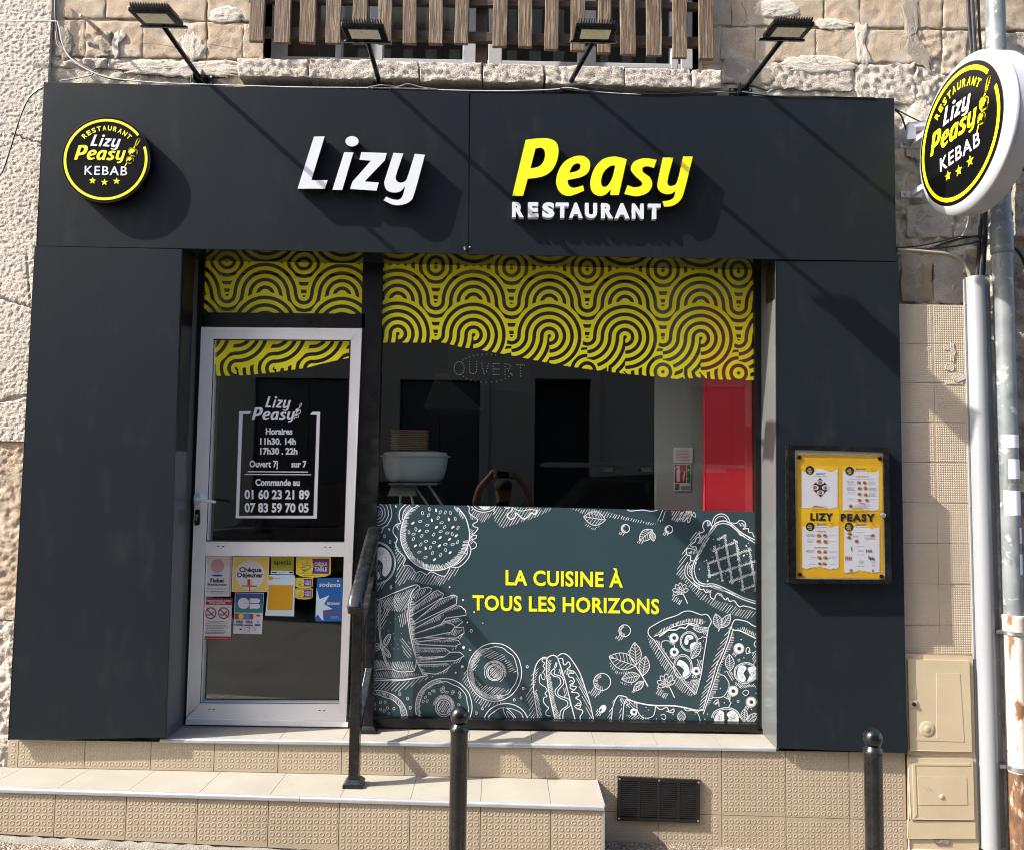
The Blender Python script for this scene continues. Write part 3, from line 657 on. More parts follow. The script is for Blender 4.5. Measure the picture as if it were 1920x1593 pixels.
# upper tread
XI0, XI1 = at(308, 1384, YC)[0], at(1457, 1401, YC)[0]
jt = [XI0 - 0.02] + [x for x in jx + jr[1:] if XI0 + 0.03 < x < XI1 - 0.03] + [XI1 + 0.02]
for i in range(len(jt) - 1):
    a, b = jt[i] + 0.001, jt[i + 1] - 0.001; mb = MB()
    q = [(a, YN + 0.012, zplat(a)), (b, YN + 0.012, zplat(b)), (b, 0.03, zplat(b) + 0.004), (a, 0.03, zplat(a) + 0.004)]
    mb.hexa(q, [(p[0], p[1], p[2] - 0.014) for p in q]); obj('tread_tile', mb, m_tread, plat)
mb = MB(); mb.box(XI0 - 0.02, XI1 + 0.02, YN + 0.03, 0.03, 0.38, zplat(0) - 0.024); obj('tread_bed', mb, m_joint, plat)
def nosing(parent, a, b, y, zf, r=0.011):
    mb = MB(); N = 6; v = []
    for x in (a, b):
        z = zf(x); v += [(x, y + 0.016, z + 0.001)] + [(x, y + 0.011 - r * math.sin(k * math.pi / 2 / N), z + 0.001 - r + r * math.cos(k * math.pi / 2 / N)) for k in range(N + 1)] + [(x, y, z - 0.018), (x, y + 0.016, z - 0.018)]
    n_ = len(v) // 2; mb.add(v, [(i, (i + 1) % n_, (i + 1) % n_ + n_, i + n_) for i in range(n_)] + [tuple(range(n_ - 1, -1, -1)), tuple(range(n_, 2 * n_))])
    return obj('edge_trim', mb, m_trim, parent, smooth_=True, ang=50)
nosing(plat, XI0 - 0.03, (XI0 + XI1) / 2 + 0.2, YN, zplat); nosing(plat, (XI0 + XI1) / 2 + 0.202, XI1 + 0.002, YN, zplat)
# lower step
YL = -0.505
stp = thing('tiled_step', 'long low tiled step with studded beige risers below the door', 'step', (-1, -0.36, 0.1))
zlow = lin(xz(0, 1476, YL), xz(1131, 1510, YL))
XS1 = at(1131, 1520, YL)[0]; XS0 = -3.0
jl = [XS0, XS0 + 0.24] ; base = at(103, 1510, YL)[0]
jl = sorted([base + TS * i for i in range(-3, 9) if base + TS * i < XS1 - 0.05] + [XS1])
riser(stp, jl, lambda x: zlow(x) - 0.019, lambda x: gz(x) + 0.028, YL)
for i in range(len(jl) - 1):
    a, b = jl[i] + 0.001, jl[i + 1] - 0.001; mb = MB()
    q = [(a, YL + 0.008, zlow(a)), (b, YL + 0.008, zlow(b)), (b, YP, zl_top(b)), (a, YP, zl_top(a))]
    mb.hexa(q, [(p[0], p[1], p[2] - 0.014) for p in q]); obj('tread_tile', mb, m_tread, stp)
nosing(stp, jl[0], -0.9, YL - 0.007, zlow); nosing(stp, -0.898, XS1 + 0.003, YL - 0.007, zlow)
mb = MB(); q = [(jl[0], YL + 0.010, zlow(jl[0]) - 0.02), (XS1, YL + 0.010, zlow(XS1) - 0.02), (XS1, YP - 0.001, zl_top(XS1) - 0.02), (jl[0], YP - 0.001, zl_top(jl[0]) - 0.02)]
mb.hexa(q, [(p[0], p[1], gz(p[0]) - 0.06) for p in q]); obj('step_core', mb, m_joint, stp)
mb = MB(); mb.add([(XS1 + 0.004, YL + 0.0, zlow(XS1) - 0.02), (XS1 + 0.004, YP, zl_top(XS1) - 0.02), (XS1 + 0.004, YP, gz(XS1) - 0.03), (XS1 + 0.004, YL + 0.0, gz(XS1) - 0.03)], [(0, 1, 2, 3)])
obj('side_tile', mb, m_tile, stp)
mb = MB(); q = [(XS1 - 0.001, YL - 0.003, zlow(XS1)), (XS1 + 0.007, YL - 0.003, zlow(XS1)), (XS1 + 0.007, YL - 0.003, gz(XS1)), (XS1 - 0.001, YL - 0.003, gz(XS1))]
mb.hexa(q, [(p[0], p[1] + 0.012, p[2]) for p in q]); q = [(XS1 - 0.001, YL, zlow(XS1) + 0.002), (XS1 + 0.009, YL, zlow(XS1) + 0.002), (XS1 + 0.009, YP, zl_top(XS1) + 0.002), (XS1 - 0.001, YP, zl_top(XS1) + 0.002)]
mb.hexa(q, [(p[0], p[1], p[2] - 0.012) for p in q]); obj('corner_trim', mb, m_trim, stp)
# cement line where step and plinth meet the pavement
mb = MB(); rg = random.Random(9)
def fillet(x0, x1, y, n):
    v = []
    for i in range(n + 1):
        x = x0 + (x1 - x0) * i / n; w = 0.014 + rg.random() * 0.014; h = 0.018 + rg.random() * 0.012
        v += [(x, y + 0.01, gz(x) + h), (x, y - w * 0.4, gz(x) + h * 0.8), (x, y - w, gz(x) - 0.006)]
    mb.add(v, [(i * 3 + j, i * 3 + 3 + j, i * 3 + 4 + j, i * 3 + 1 + j) for i in range(n) for j in range(2)])
fillet(jl[0], XS1, YL, 90)
obj('cement_fillet', mb, m_cement, stp, kind='stuff', smooth_=True, ang=80)

# tiled pilaster right of the cladding
YT = -0.213
pil = thing('tiled_pilaster', 'narrow beige pimpled tile pilaster between dark panel and white trunking', 'pilaster', (2.1, YT, 0.9))
xa, xm, xb = at(1680, 700, YT)[0], at(1751, 700, YT)[0], at(1811, 700, YT)[0]
rows = [at(1750, y, YT)[2] for y in (571, 645, 718, 793, 866, 942, 1018, 1094, 1172, 1226)]
mb = MB(); mb.box(xa, xb + 0.02, YT + 0.009, YT + 0.16, at(1750, 1232, YT)[2], rows[0]); obj('pilaster_core', mb, m_joint, pil)
m_tile2 = M('pilaster_tile', (0.43, 0.35, 0.26), 0.6, var=0.07, vs=4, rvar=0.06, dirt=0.5, dcol=(0.26, 0.21, 0.16), ds=8, dlo=0.6, dhi=0.75)
for r in range(len(rows) - 1):
    for a, b in ((xa, xm), (xm, xb)):
        mb = MB(); x0, x1, z1, z0 = a + 0.0012, b - 0.0012, rows[r] - 0.0012, rows[r + 1] + 0.0012
        mb.box(x0, x1, YT, YT + 0.012, z0, z1); pt = 0.0117
        for i in range(int((x1 - x0) / pt)):
            for j in range(int((z1 - z0) / pt)):
                cx, cz_ = x0 + (i + 0.7) * pt, z0 + (j + 0.7) * pt; k = 0.0036
                if cx + k > x1 or cz_ + k > z1: continue
                v = [(cx - k, YT, cz_ - k), (cx + k, YT, cz_ - k), (cx + k, YT, cz_ + k), (cx - k, YT, cz_ + k)]; k *= 0.55
                v += [(cx - k, YT - 0.0012, cz_ - k), (cx + k, YT - 0.0012, cz_ - k), (cx + k, YT - 0.0012, cz_ + k), (cx - k, YT - 0.0012, cz_ + k)]
                mb.add(v, [(0, 1, 5, 4), (1, 2, 6, 5), (2, 3, 7, 6), (3, 0, 4, 7), (4, 5, 6, 7)])
        obj('wall_tile', mb, m_tile2, pil)
# broken tile and mortar smears
rg = random.Random(2)
for (c, w, h, d) in (((1786, 660), 5, 22, 0.010), ((1781, 690), 9, 7, 0.012), ((1797, 706), 14, 10, 0.014), ((1776, 652), 7, 5, 0.008), ((1737, 655), 9, 4, 0.004), ((1737, 692), 5, 5, 0.003), ((1763, 728), 6, 3, 0.004), ((1767, 760), 5, 3, 0.004)):
    p = [(c[0] + w * math.cos(t) * rg.uniform(0.6, 1.15), c[1] + h * math.sin(t) * rg.uniform(0.6, 1.15)) for t in np.linspace(0, 2 * math.pi, 12)[:-1]]
    mb = MB(); mb.pxprism(p, YT - d * 0.35, YT + 0.001); obj('mortar_smear', mb, m_sill, pil, bev=0.001)
mb = MB(); mb.pxprism([(1773, 716), (1806, 716), (1806, 720), (1773, 720)], YT - 0.003, YT + 0.001); obj('mortar_ledge', mb, m_sill, pil)

# ------------------------------------------------------------------ dark cladding
cl = thing('shopfront_cladding', 'anthracite panel cladding framing the shop with wide blank fascia', 'shopfront', (-0.2, YC, 0.45))
def panel(name, pts, y0, y1, mat=m_clad, bev=0.0015):
    mb = MB(); mb.pxprism(pts, y0, y1); return obj(name, mb, mat, cl, bev=bev)
panel('fascia_panel', [(83, 155), (878.5, 173.5), (877.5, 476), (68, 461)], YC, YC + 0.006)
panel('fascia_panel', [(880.5, 173), (1676, 185), (1679.5, 489.5), (879.5, 476.5)], YC - 0.003, YC + 0.004)
panel('pilaster_panel', [(65.5, 462.5), (340, 468), (310, 1381), (15, 1386)], YC - 0.001, YC + 0.005)
panel('pilaster_panel', [(1455, 489), (1684, 492), (1700, 1411), (1457.5, 1401)], YC - 0.002, YC + 0.004)
# returns, soffit and reveals
xl0 = xz(83, 155, YC); xl1 = xz(68, 461, YC); xr0 = xz(1676, 185, YC)
mb = MB(); mb.box(xl1[0], xl1[0] + 0.005, YC + 0.007, YW + 0.03, 0.49, 3.775); obj('return_panel', mb, m_clad, cl)
mb = MB(); mb.box(xr0[0] - 0.006, xr0[0] - 0.001, YC + 0.005, YW + 0.06, 0.45, 3.775); obj('return_panel', mb, m_clad, cl)
mb = MB(); mb.box(xl1[0] + 0.006, xr0[0] - 0.007, YC + 0.0065, YW + 0.02, 3.765, 3.772); obj('top_flashing', mb, m_clad, cl)
XA = xz(325, 900, YC)[0]; XB = xz(1456, 900, YC)[0]
zsof = 2.921
mb = MB(); mb.box(XA - 0.05, XB + 0.05, YC + 0.007, -0.03, zsof + 0.001, zsof + 0.006)
m_sof = M('glossy_soffit_panel', (0.012, 0.014, 0.018), 0.06, var=0.05, vs=2, rvar=0.02, spec=0.8)
obj('soffit_panel', mb, m_sof, cl)
mb = MB(); mb.box(xl1[0] + 0.007, -1.64, YC + 0.015, -0.10, 0.50, 3.76); mb.box(1.40, xr0[0] - 0.008, YC + 0.015, -0.10, 0.47, 3.76); mb.box(-1.63, 1.39, YC + 0.015, -0.04, zsof + 0.012, 3.76)
obj('cladding_carcass', mb, m_black, cl)
a0, a1 = xz(340, 468, YC)[0], xz(310, 1382, YC)[0]
mb = MB(); mb.add([(a0, YC + 0.006, zsof), (a0, -0.03, zsof), (a1, -0.03, zplat(a1)), (a1, YC + 0.006, zplat(a1))], [(0, 1, 2, 3)]); mb.add([(a0 - 0.004, YC + 0.006, zsof), (a0 - 0.004, -0.03, zsof), (a1 - 0.004, -0.03, zplat(a1)), (a1 - 0.004, YC + 0.006, zplat(a1))], [(3, 2, 1, 0)])
obj('reveal_panel', mb, m_reveal, cl)
b0, b1 = xz(1455, 488, YC)[0], xz(1457, 1400, YC)[0]
mb = MB(); mb.add([(b0, YC + 0.006, zsof), (b1, YC + 0.006, zplat(b1)), (b1, -0.03, zplat(b1)), (b0, -0.03, zsof)], [(0, 1, 2, 3)]); mb.add([(b0 + 0.004, YC + 0.006, zsof), (b1 + 0.004, YC + 0.006, zplat(b1)), (b1 + 0.004, -0.03, zplat(b1)), (b0 + 0.004, -0.03, zsof)], [(3, 2, 1, 0)])
obj('reveal_panel', mb, m_reveal, cl)
mb = MB()
for c in ((871, 465), (881, 464), (872, 468)): mb.merge(MB().lathe([(0.001, -0.004), (0.005, -0.003), (0.006, 0)], at(c[0], c[1], YC - 0.003), 8, axis='y'))
obj('rivet', mb, m_zinc, cl)
# ------------------------------------------------------------------ glazed shopfront: black frame, panes
YFR = -0.03
sf = thing('glazed_shopfront', 'black framed shop glazing with transom and large display pane', 'shop window', (-0.1, 0, 0.5))
def fr(name, pts, y0=YFR, y1=0.035, mat=m_black, parent=sf, bev=0.002):
    mb = MB(); mb.pxprism(pts, y0, y1); return obj(name, mb, mat, parent, bev=bev)
fr('jamb', [(356, 480), (383, 480), (352, 1362), (326, 1362)])
fr('transom_bar', [(383.5, 586), (684, 589.5), (684, 614), (382, 611)])
fr('mullion', [(681, 480), (718, 480), (696, 1364), (657, 1362)])
fr('jamb', [(1413.5, 478), (1436, 478), (1430, 1366), (1421.5, 1366)])
fr('frame_head', [(383.5, 476), (680.5, 480), (680.5, 486), (383.5, 482)]); fr('frame_head', [(718.5, 480), (1413, 489), (1413, 497), (718.5, 490)])
fr('frame_sill', [(696.5, 1346), (1421, 1357.5), (1421, 1371), (690, 1362.5)], YFR - 0.025)
mb = MB()
mb.hexa([at(*p, -0.003) for p in ((716, 484), (1416, 492), (1424, 1360), (694, 1350))], [at(*p, 0.003) for p in ((716, 484), (1416, 492), (1424, 1360), (694, 1350))]); obj('display_pane', mb, m_glass, sf)
mb = MB(); mb.hexa([at(*p, -0.003) for p in ((382, 478), (683, 482), (683, 592), (380, 589))], [at(*p, 0.003) for p in ((382, 478), (683, 482), (683, 592), (380, 589))]); obj('transom_pane', mb, m_glass, sf)
# ------------------------------------------------------------------ door
YD = -0.045
door = thing('shop_door', 'silver aluminium glazed entrance door with midrail and white lever handle', 'door', (-1.2, YD, 0.5))
O = [(378, 613.5), (678, 616.5), (648.5, 1352), (349.5, 1344.5)]
I = [(400, 635), (657, 637), (635.5, 1320), (374, 1318.5)]
def dr(name, pts, y0=YD, y1=0.02, mat=m_alu, bev=0.002):
    mb = MB(); mb.pxprism(pts, y0, y1); return obj(name, mb, mat, door, bev=bev)
dr('top_rail', [O[0], O[1], I[1], I[0]]); dr('stile', [(378, 614.5), (399.2, 636), (373.4, 1317.5), (349.5, 1343)]); dr('stile', [(657.8, 637.6), (678, 618), (648.5, 1350), (636.2, 1320.6)])
dr('bottom_rail', [I[3], I[2], (648.0, 1351.5), (350.5, 1344.5)])
dr('midrail', [(385.4, 1014.5), (645.2, 1016.5), (644.4, 1042), (384.4, 1040.5)])
dr('threshold', [(349, 1346.5), (652, 1354), (652, 1362), (348, 1357)], YD - 0.012)
mb = MB()
for a, b in (((401.2, 636), (374.8, 1317)), ): mb.ribbon([a, b], 3.0, YD + 0.012)
mb.ribbon([(401, 637), (656.4, 639)], 2.2, YD + 0.012); mb.ribbon([(386.6, 1013), (645, 1015)], 2.4, YD + 0.012); mb.ribbon([(375, 1317), (635, 1319)], 2.6, YD + 0.012); mb.ribbon([(656.0, 637), (645.6, 1014)], 1.8, YD + 0.012); mb.ribbon([(644.6, 1043), (636, 1319)], 1.8, YD + 0.012)
obj('rubber_seal', mb, m_black, door)
mb = MB(); mb.hexa([at(*p, -0.003) for p in ((395, 632), (661, 634), (649, 1020), (380, 1018))], [at(*p, 0.003) for p in ((395, 632), (661, 634), (649, 1020), (380, 1018))]); obj('upper_pane', mb, m_glass, door)
mb = MB(); mb.hexa([at(*p, -0.003) for p in ((380, 1036), (648, 1038), (640, 1324), (370, 1322))], [at(*p, 0.003) for p in ((380, 1036), (648, 1038), (640, 1324), (370, 1322))]); obj('lower_pane', mb, m_glass, door)
mb = MB()
for c in ((409, 1023), (418.5, 1023.2), (610, 1024.6), (619, 1024.8), (392, 1328.5), (401, 1328.8), (599, 1331), (608, 1331.2)): mb.pxprism([(c[0] - 2, c[1] - .8), (c[0] + 2, c[1] - .8), (c[0] + 2, c[1] + .8), (c[0] - 2, c[1] + .8)], YD - 0.0006, YD + 0.001)
obj('drain_slot', mb, m_black, door)
mb = MB(); mb.pxprism(outline([(364, 927, 's'), (372, 924, 's'), (376, 930, 's'), (376, 942, 's'), (370, 947, 's'), (364, 944, 's')]), YD - 0.014, YD); mb.tube([at(370, 936, YD - 0.012), at(370, 936, YD - 0.05)], 0.010, 12)
p = [at(368, 935.5, YD - 0.05), at(385, 938.5, YD - 0.054), at(402, 940, YD - 0.05), at(404.5, 940, YD - 0.046)]; mb.tube(p, [0.011, 0.0085, 0.0075, 0.005], 10)
obj('lever_handle', mb, m_pvc, door, smooth_=True)
mb = MB(); mb.pxprism(outline([(366, 957, 's'), (370, 955, 's'), (374, 957, 's'), (374, 980, 's'), (369, 984, 's'), (364.5, 981, 's')]), YD - 0.008, YD); lk = obj('lock_plate', mb, m_blackgloss, door, bev=0.001)
mb = MB(); mb.lathe([(0.0085, -0.004), (0.0085, 0.001)], at(369.5, 966, YD - 0.009), 12, axis='y'); mb.box(at(369.5, 971, YD)[0] - .004, at(369.5, 971, YD)[0] + .004, YD - .012, YD - .007, at(369.5, 975, YD)[2], at(369.5, 966, YD)[2]); obj('key_cylinder', mb, m_zinc, lk)

# ------------------------------------------------------------------ yellow vinyl films (flat, cut through)
YV = -0.0065
def film_mesh(x0, x1, y0, y1, field, step, inside):
    nx = int((x1 - x0) / step) + 1; ny = int((y1 - y0) / step) + 1
    X, Y = np.meshgrid(np.linspace(x0, x1, nx), np.linspace(y0, y1, ny))
    G = np.where(inside(X, Y), field(X, Y), -1.0); mb = MB(); vid = {}
    def V(x, y):
        k = (round(x, 3), round(y, 3))
        if k not in vid: vid[k] = len(mb.v); mb.v.append(at(x, y, YV))
        return vid[k]
    pos = G > 0; full = pos[:-1, :-1] & pos[:-1, 1:] & pos[1:, :-1] & pos[1:, 1:]; anyp = pos[:-1, :-1] | pos[:-1, 1:] | pos[1:, :-1] | pos[1:, 1:]
    xs = X[0]; ysr = Y[:, 0]
    for j in range(ny - 1):
        i = 0
        while i < nx - 1:
            if full[j, i]:
                k = i
                while k < nx - 1 and full[j, k]: k += 1
                mb.f.append((V(xs[i], ysr[j]), V(xs[k], ysr[j]), V(xs[k], ysr[j + 1]), V(xs[i], ysr[j + 1]))); mb.m.append(0); i = k; continue
            if anyp[j, i]:
                c = ((i, j), (i + 1, j), (i + 1, j + 1), (i, j + 1)); poly = []
                for a in range(4):
                    (pa, qa), (pb, qb) = c[a], c[(a + 1) % 4]; ga, gb = G[qa, pa], G[qb, pb]
                    if ga > 0: poly.append(V(xs[pa], ysr[qa]))
                    if (ga > 0) != (gb > 0):
                        t = ga / (ga - gb); poly.append(V(xs[pa] + (xs[pb] - xs[pa]) * t, ysr[qa] + (ysr[qb] - ysr[qa]) * t))
                poly = list(dict.fromkeys(poly))
                if len(poly) > 2: mb.f.append(tuple(poly)); mb.m.append(0)
            i += 1
    return mb
RP = 14.2
def rings(r): return np.where(r < 7.5, r - 3.4, np.abs(((r / RP + 0.5) % 1) - 0.5) * RP - 3.35)
def wave_field(x0, P, vB, sl):
    def f(X, Y):
        v = Y - sl * (X - x0); k = np.round((X - x0) / P); ax = X - x0 - k * P            # offset from the nearest arch centre
        tx = np.where(ax > 0, ax - P / 2, ax + P / 2); R = 64.0
        h = lambda dx, dy: np.hypot(dx, dy)
        rA = h(tx, v - (vB - RP * 4.5)); g = rings(rA)
        rB = h(ax, v - vB); up = v < vB
        g = np.where(up & (rB < R), rings(rB), g); g = np.where(up & (rB >= R) & (rB < R + 3), 3, g)
        rT = h(tx, v - vB); g = np.where(~up & (rT < R + 6), rings(rT), g)
        vC = vB + 62; rC = h(ax, v - vC); upc = v < vC
        g = np.where(upc & (rC < R), rings(rC), g); g = np.where(upc & (rC >= R) & (rC < R + 3), 3, g)
        wedge = upc & (v > vB) & (rC > R + 3) & (np.abs(tx) < 10); g = np.where(wedge, rings(rT), g)
        low = v >= vC
        rT2 = h(tx, v - vC)
        gl = np.where((ax > 0) & (rC < R), rings(rC), rings(rT2))
        vD = vC + 64; rD = h(tx, v - vD); rD2 = h(ax, v - vD)
        gl = np.where((v > vC + 20) & (tx < 0) & (rD < R) & (rC > R), rings(rD), gl); gl = np.where((rD < 22), rings(rD), gl)
        gl = np.where((v > vC + 30) & (rC > R) & (ax > -34) & (ax <= 0) & (rD2 < 34), rings(rD2), gl)
        return np.where(low, gl, g)
    return f
curve = [(700, 642), (830, 642.5), (860, 650), (900, 656), (950, 665), (1000, 675), (1050, 685), (1100, 692), (1180, 702), (1240, 707), (1275, 711.5), (1310, 708), (1345, 712), (1430, 713)]
cxs, cys = [c[0] for c in curve], [c[1] for c in curve]
le = lambda Y: 718 - (Y - 500) * 0.012
mb = film_mesh(708, 1416, 484, 716, wave_field(888, 142.0, 566, 0.0155), 0.9, lambda X, Y: (X > le(Y)) & (X < 1413.5 + (Y - 500) * 0.006) & (Y < np.interp(X, cxs, cys)))
obj('vinyl_film', mb, m_film, None, 'yellow wave and circle pattern vinyl along the top of the display pane', 'window film', 'yellow patterned window films')
mb = film_mesh(376, 690, 476, 590, wave_field(497.6, 144.0, 553, 0.015), 0.9, lambda X, Y: (X > 383.2 - (Y - 480) * 0.03) & (X < 682 - (Y - 480) * 0.02) & (Y < 585.5 + (X - 380) * 0.011))
obj('vinyl_film', mb, m_film, None, 'yellow wave and circle pattern vinyl on the transom pane over the door', 'window film', 'yellow patterned window films')
def door_field(X, Y):
    P = 71.0; v = Y - 0.012 * (X - 443); x = (X - 443.7) % P; r = np.hypot(x, v - 620); g = rings(r)
    far = r > 67; g = np.where(far, rings(np.hypot(P - x, v - 691)), g)
    return np.where(far & (r < 71), np.maximum(g, 2.0), g)
dcx, dcy = [395, 430, 455, 500, 545, 575, 600, 640, 660], [705, 705, 704, 700, 694, 690, 683, 674, 670]
mb = film_mesh(392, 662, 634, 708, door_field, 0.9, lambda X, Y: (X > 400.5 - (Y - 636) * 0.03) & (X < 656.5 - (Y - 636) * 0.03) & (Y < np.interp(X, dcx, dcy)) & (Y > 638))
obj('vinyl_film', mb, m_film, None, 'yellow swirl pattern vinyl across the top of the door glass', 'window film', 'yellow patterned window films')

# ------------------------------------------------------------------ lettering shapes (traced)
c2 = lambda p: (440 + p[0] / 3.983, p[1] / 3.983) + tuple(p[2:])
c3 = lambda p: (880 + p[0] / 3.692, p[1] / 3.692) + tuple(p[2:])
LIZY = {
 'L': ([(592,1022),(672,1020),(573,1347),(694,1347),(674,1411),(470,1411)], []),
 'dot': ([(925,1057,'s'),(911,1084,'s'),(876,1096,'s'),(841,1084,'s'),(827,1057,'s'),(841,1030,'s'),(876,1018,'s'),(911,1030,'s')], []),
 'i': ([(818,1138),(887,1140),(803,1421),(730,1419)], []),
 'z': ([(946,1138),(1136,1145),(1121,1200),(970,1357),(1076,1365),(1060,1426),(862,1413),(879,1360),(1018,1202),(931,1195)], []),
 'y': ([(1186,1143),(1260,1148),(1207,1305,'s'),(1206,1345,'s'),(1235,1366,'s'),(1272,1355,'s'),(1294,1315,'s'),(1345,1150),(1421,1158),(1345,1435,'s'),(1310,1505,'s'),(1240,1533,'s'),(1175,1528,'s'),(1113,1498),(1132,1470),(1180,1490,'s'),(1228,1492,'s'),(1256,1460,'s'),(1273,1392),(1238,1430,'s'),(1185,1440,'s'),(1135,1420,'s'),(1117,1370,'s'),(1128,1325,'s')], []),
}
PEASY = {
 'P': ([(390,970),(470,960,'s'),(545,960,'s'),(600,985,'s'),(618,1045,'s'),(603,1125,'s'),(565,1188,'s'),(500,1225,'s'),(404,1240),(372,1358),(297,1358)], [[(458,1030),(500,1025,'s'),(523,1055,'s'),(517,1110,'s'),(485,1152,'s'),(423,1168)]]),
 'e': ([(795,1322),(700,1357,'s'),(638,1342,'s'),(604,1285,'s'),(608,1210,'s'),(650,1130,'s'),(720,1087,'s'),(790,1082,'s'),(833,1120,'s'),(828,1185,'s'),(780,1225,'s'),(680,1248),(690,1285,'s'),(725,1302,'s'),(787,1285)], [[(692,1198),(715,1150,'s'),(750,1132,'s'),(770,1150,'s'),(752,1182,'s')]]),
 'a': ([(1090,1105),(1035,1352),(975,1352),(980,1312),(940,1350,'s'),(890,1357,'s'),(848,1325,'s'),(838,1255,'s'),(865,1170,'s'),(920,1107,'s'),(990,1086,'s'),(1045,1091,'s')], [[(1010,1148),(975,1152,'s'),(930,1195,'s'),(912,1258,'s'),(925,1293,'s'),(958,1285,'s'),(990,1230,'s')]]),
 's': ([(1297,1108),(1278,1165),(1230,1153,'s'),(1200,1165,'s'),(1205,1195,'s'),(1250,1230,'s'),(1266,1282,'s'),(1235,1335,'s'),(1160,1360,'s'),(1073,1345),(1095,1283),(1140,1298,'s'),(1185,1290,'s'),(1195,1265,'s'),(1150,1222,'s'),(1118,1175,'s'),(1140,1122,'s'),(1210,1097,'s')], []),
 'y': ([(1340,1092),(1413,1092),(1374,1240,'s'),(1378,1283,'s'),(1408,1287,'s'),(1440,1255,'s'),(1480,1085),(1547,1085),(1492,1310,'s'),(1462,1385,'s'),(1410,1425,'s'),(1350,1433),(1337,1395),(1385,1388,'s'),(1415,1368,'s'),(1427,1325),(1390,1345,'s'),(1340,1340,'s'),(1307,1310,'s'),(1304,1260,'s')], []),
}
def glyph(d, k, tf):
    o, h = d[k]; return outline([tf(p) for p in o]), [outline([tf(p) for p in q]) for q in h]
YLT = YC - 0.045
def front_letter(parent, name, outl, holes, mat, y0=YLT, y1=YC - 0.004):
    mb = MB(); mb.pxprism(outl, y0, y1, 0, holes, 1); return obj(name, mb, [mat, m_side], parent)
lz = thing('raised_lettering', 'large white raised italic letters reading Lizy on the dark fascia', 'sign lettering', at(680, 385, YC), )
ps = thing('raised_lettering', 'large yellow raised italic letters reading Peasy on the dark fascia', 'sign lettering', at(1130, 385, YC))
for k in LIZY: front_letter(lz, 'letter_dot' if k == 'dot' else 'letter', *glyph(LIZY, k, c2), m_white)
for k in PEASY: front_letter(ps, 'letter', *glyph(PEASY, k, c3), m_yellow)
rs = thing('raised_lettering', 'row of small white raised capitals reading RESTAURANT under the yellow word', 'sign lettering', at(1100, 408, YC))
for ch, a, b in (('R',297,378),('E',406,478),('S',505,590),('T',600,688),('A',690,785),('U',802,885),('R',914,997),('A',1005,1110),('N',1128,1208),('T',1238,1325)):
    y = lambda x: (1497 + (x - 297) * 0.0125) / 3.692
    mb = MB(); text(mb, ch, 880 + a / 3.692, y(a), 880 + b / 3.692, y(b), 24.5, YLT + 0.008, 0, 0.055, depth=0.032)
    obj('letter', mb, m_white, rs)

def bbox_tf(src, dst):
    (a, b, c, d), (e, f, g, h) = src, dst
    return lambda p: (e + (p[0] - a) * (g - e) / (c - a), f + (p[1] - b) * (h - f) / (d - b)) + tuple(p[2:])
LZB, PSB = (470, 1018, 1421, 1533), (297, 960, 1547, 1433)
# ---- logo artwork in a unit disc (u right, v up); each item: (outline, holes, colour)
def star(cx, cy, r):
    return [(cx + (r if i % 2 == 0 else r * 0.42) * math.sin(i * math.pi / 5), cy + (r if i % 2 == 0 else r * 0.42) * math.cos(i * math.pi / 5)) for i in range(10)]
def skewer(s, ox, oy):
    """two grilled pieces on a skewer; list of line strokes (points, width)"""
    f = lambda x, y: (ox + x * s, oy + y * s)
    st = []
    st.append(([f(*p) for p in smooth([(0.62, 0.55), (0.74, 0.92), (0.86, 1.0), (0.88, 0.88), (0.70, 0.58), (0.62, 0.55)], False, 5)], 0.05))
    st.append(([f(0.62, 0.55), f(0.56, 0.42)], 0.06))
    st.append(([f(*p) for p in smooth([(0.30, 0.22), (0.36, 0.42), (0.60, 0.40), (0.76, 0.28), (0.74, 0.06), (0.66, -0.02), (0.42, 0.02)], True, 5)], 0.055))
    st.append(([f(*p) for p in smooth([(0.20, -0.30), (0.24, -0.10), (0.42, -0.08), (0.56, -0.18), (0.56, -0.36), (0.48, -0.44), (0.28, -0.42)], True, 5)], 0.055))
    st.append(([f(0.22, -0.42), f(0.12, -0.62)], 0.05)); st.append(([f(0.44, -0.02), f(0.40, -0.08)], 0.06))
    return st, [[f(*p) for p in smooth([(0.32, 0.24), (0.38, 0.40), (0.58, 0.37), (0.66, 0.26), (0.58, 0.22), (0.52, 0.12), (0.46, 0.18), (0.42, 0.08)], True, 4)], [f(*p) for p in smooth([(0.22, -0.28), (0.26, -0.12), (0.42, -0.10), (0.48, -0.20), (0.42, -0.24), (0.38, -0.32), (0.32, -0.28)], True, 4)]]
def stroke(pts, w):
    P = [np.array(p) for p in pts]; out = []
    for i in range(len(P) - 1):
        t = P[i + 1] - P[i]; l = np.hypot(*t)
        if l < 1e-6: continue
        nn = np.array([-t[1], t[0]]) / l * w / 2; e = t / l * w * 0.25
        out.append([tuple(P[i] + nn - e), tuple(P[i + 1] + nn + e), tuple(P[i + 1] - nn + e), tuple(P[i] - nn - e)])
    return out
def uvtext(body, x0, x1, y, h, bold=0.03, sp=1.0):
    global _cap
    if _cap is None: _cap = glyphs('H')[0][:, 1].max()
    v, f = glyphs(body, bold, 3, sp); a, b = v[:, 0].min(), v[:, 0].max()
    return [(x0 + (x1 - x0) * (p[0] - a) / (b - a), y + p[1] * h / _cap) for p in v], f
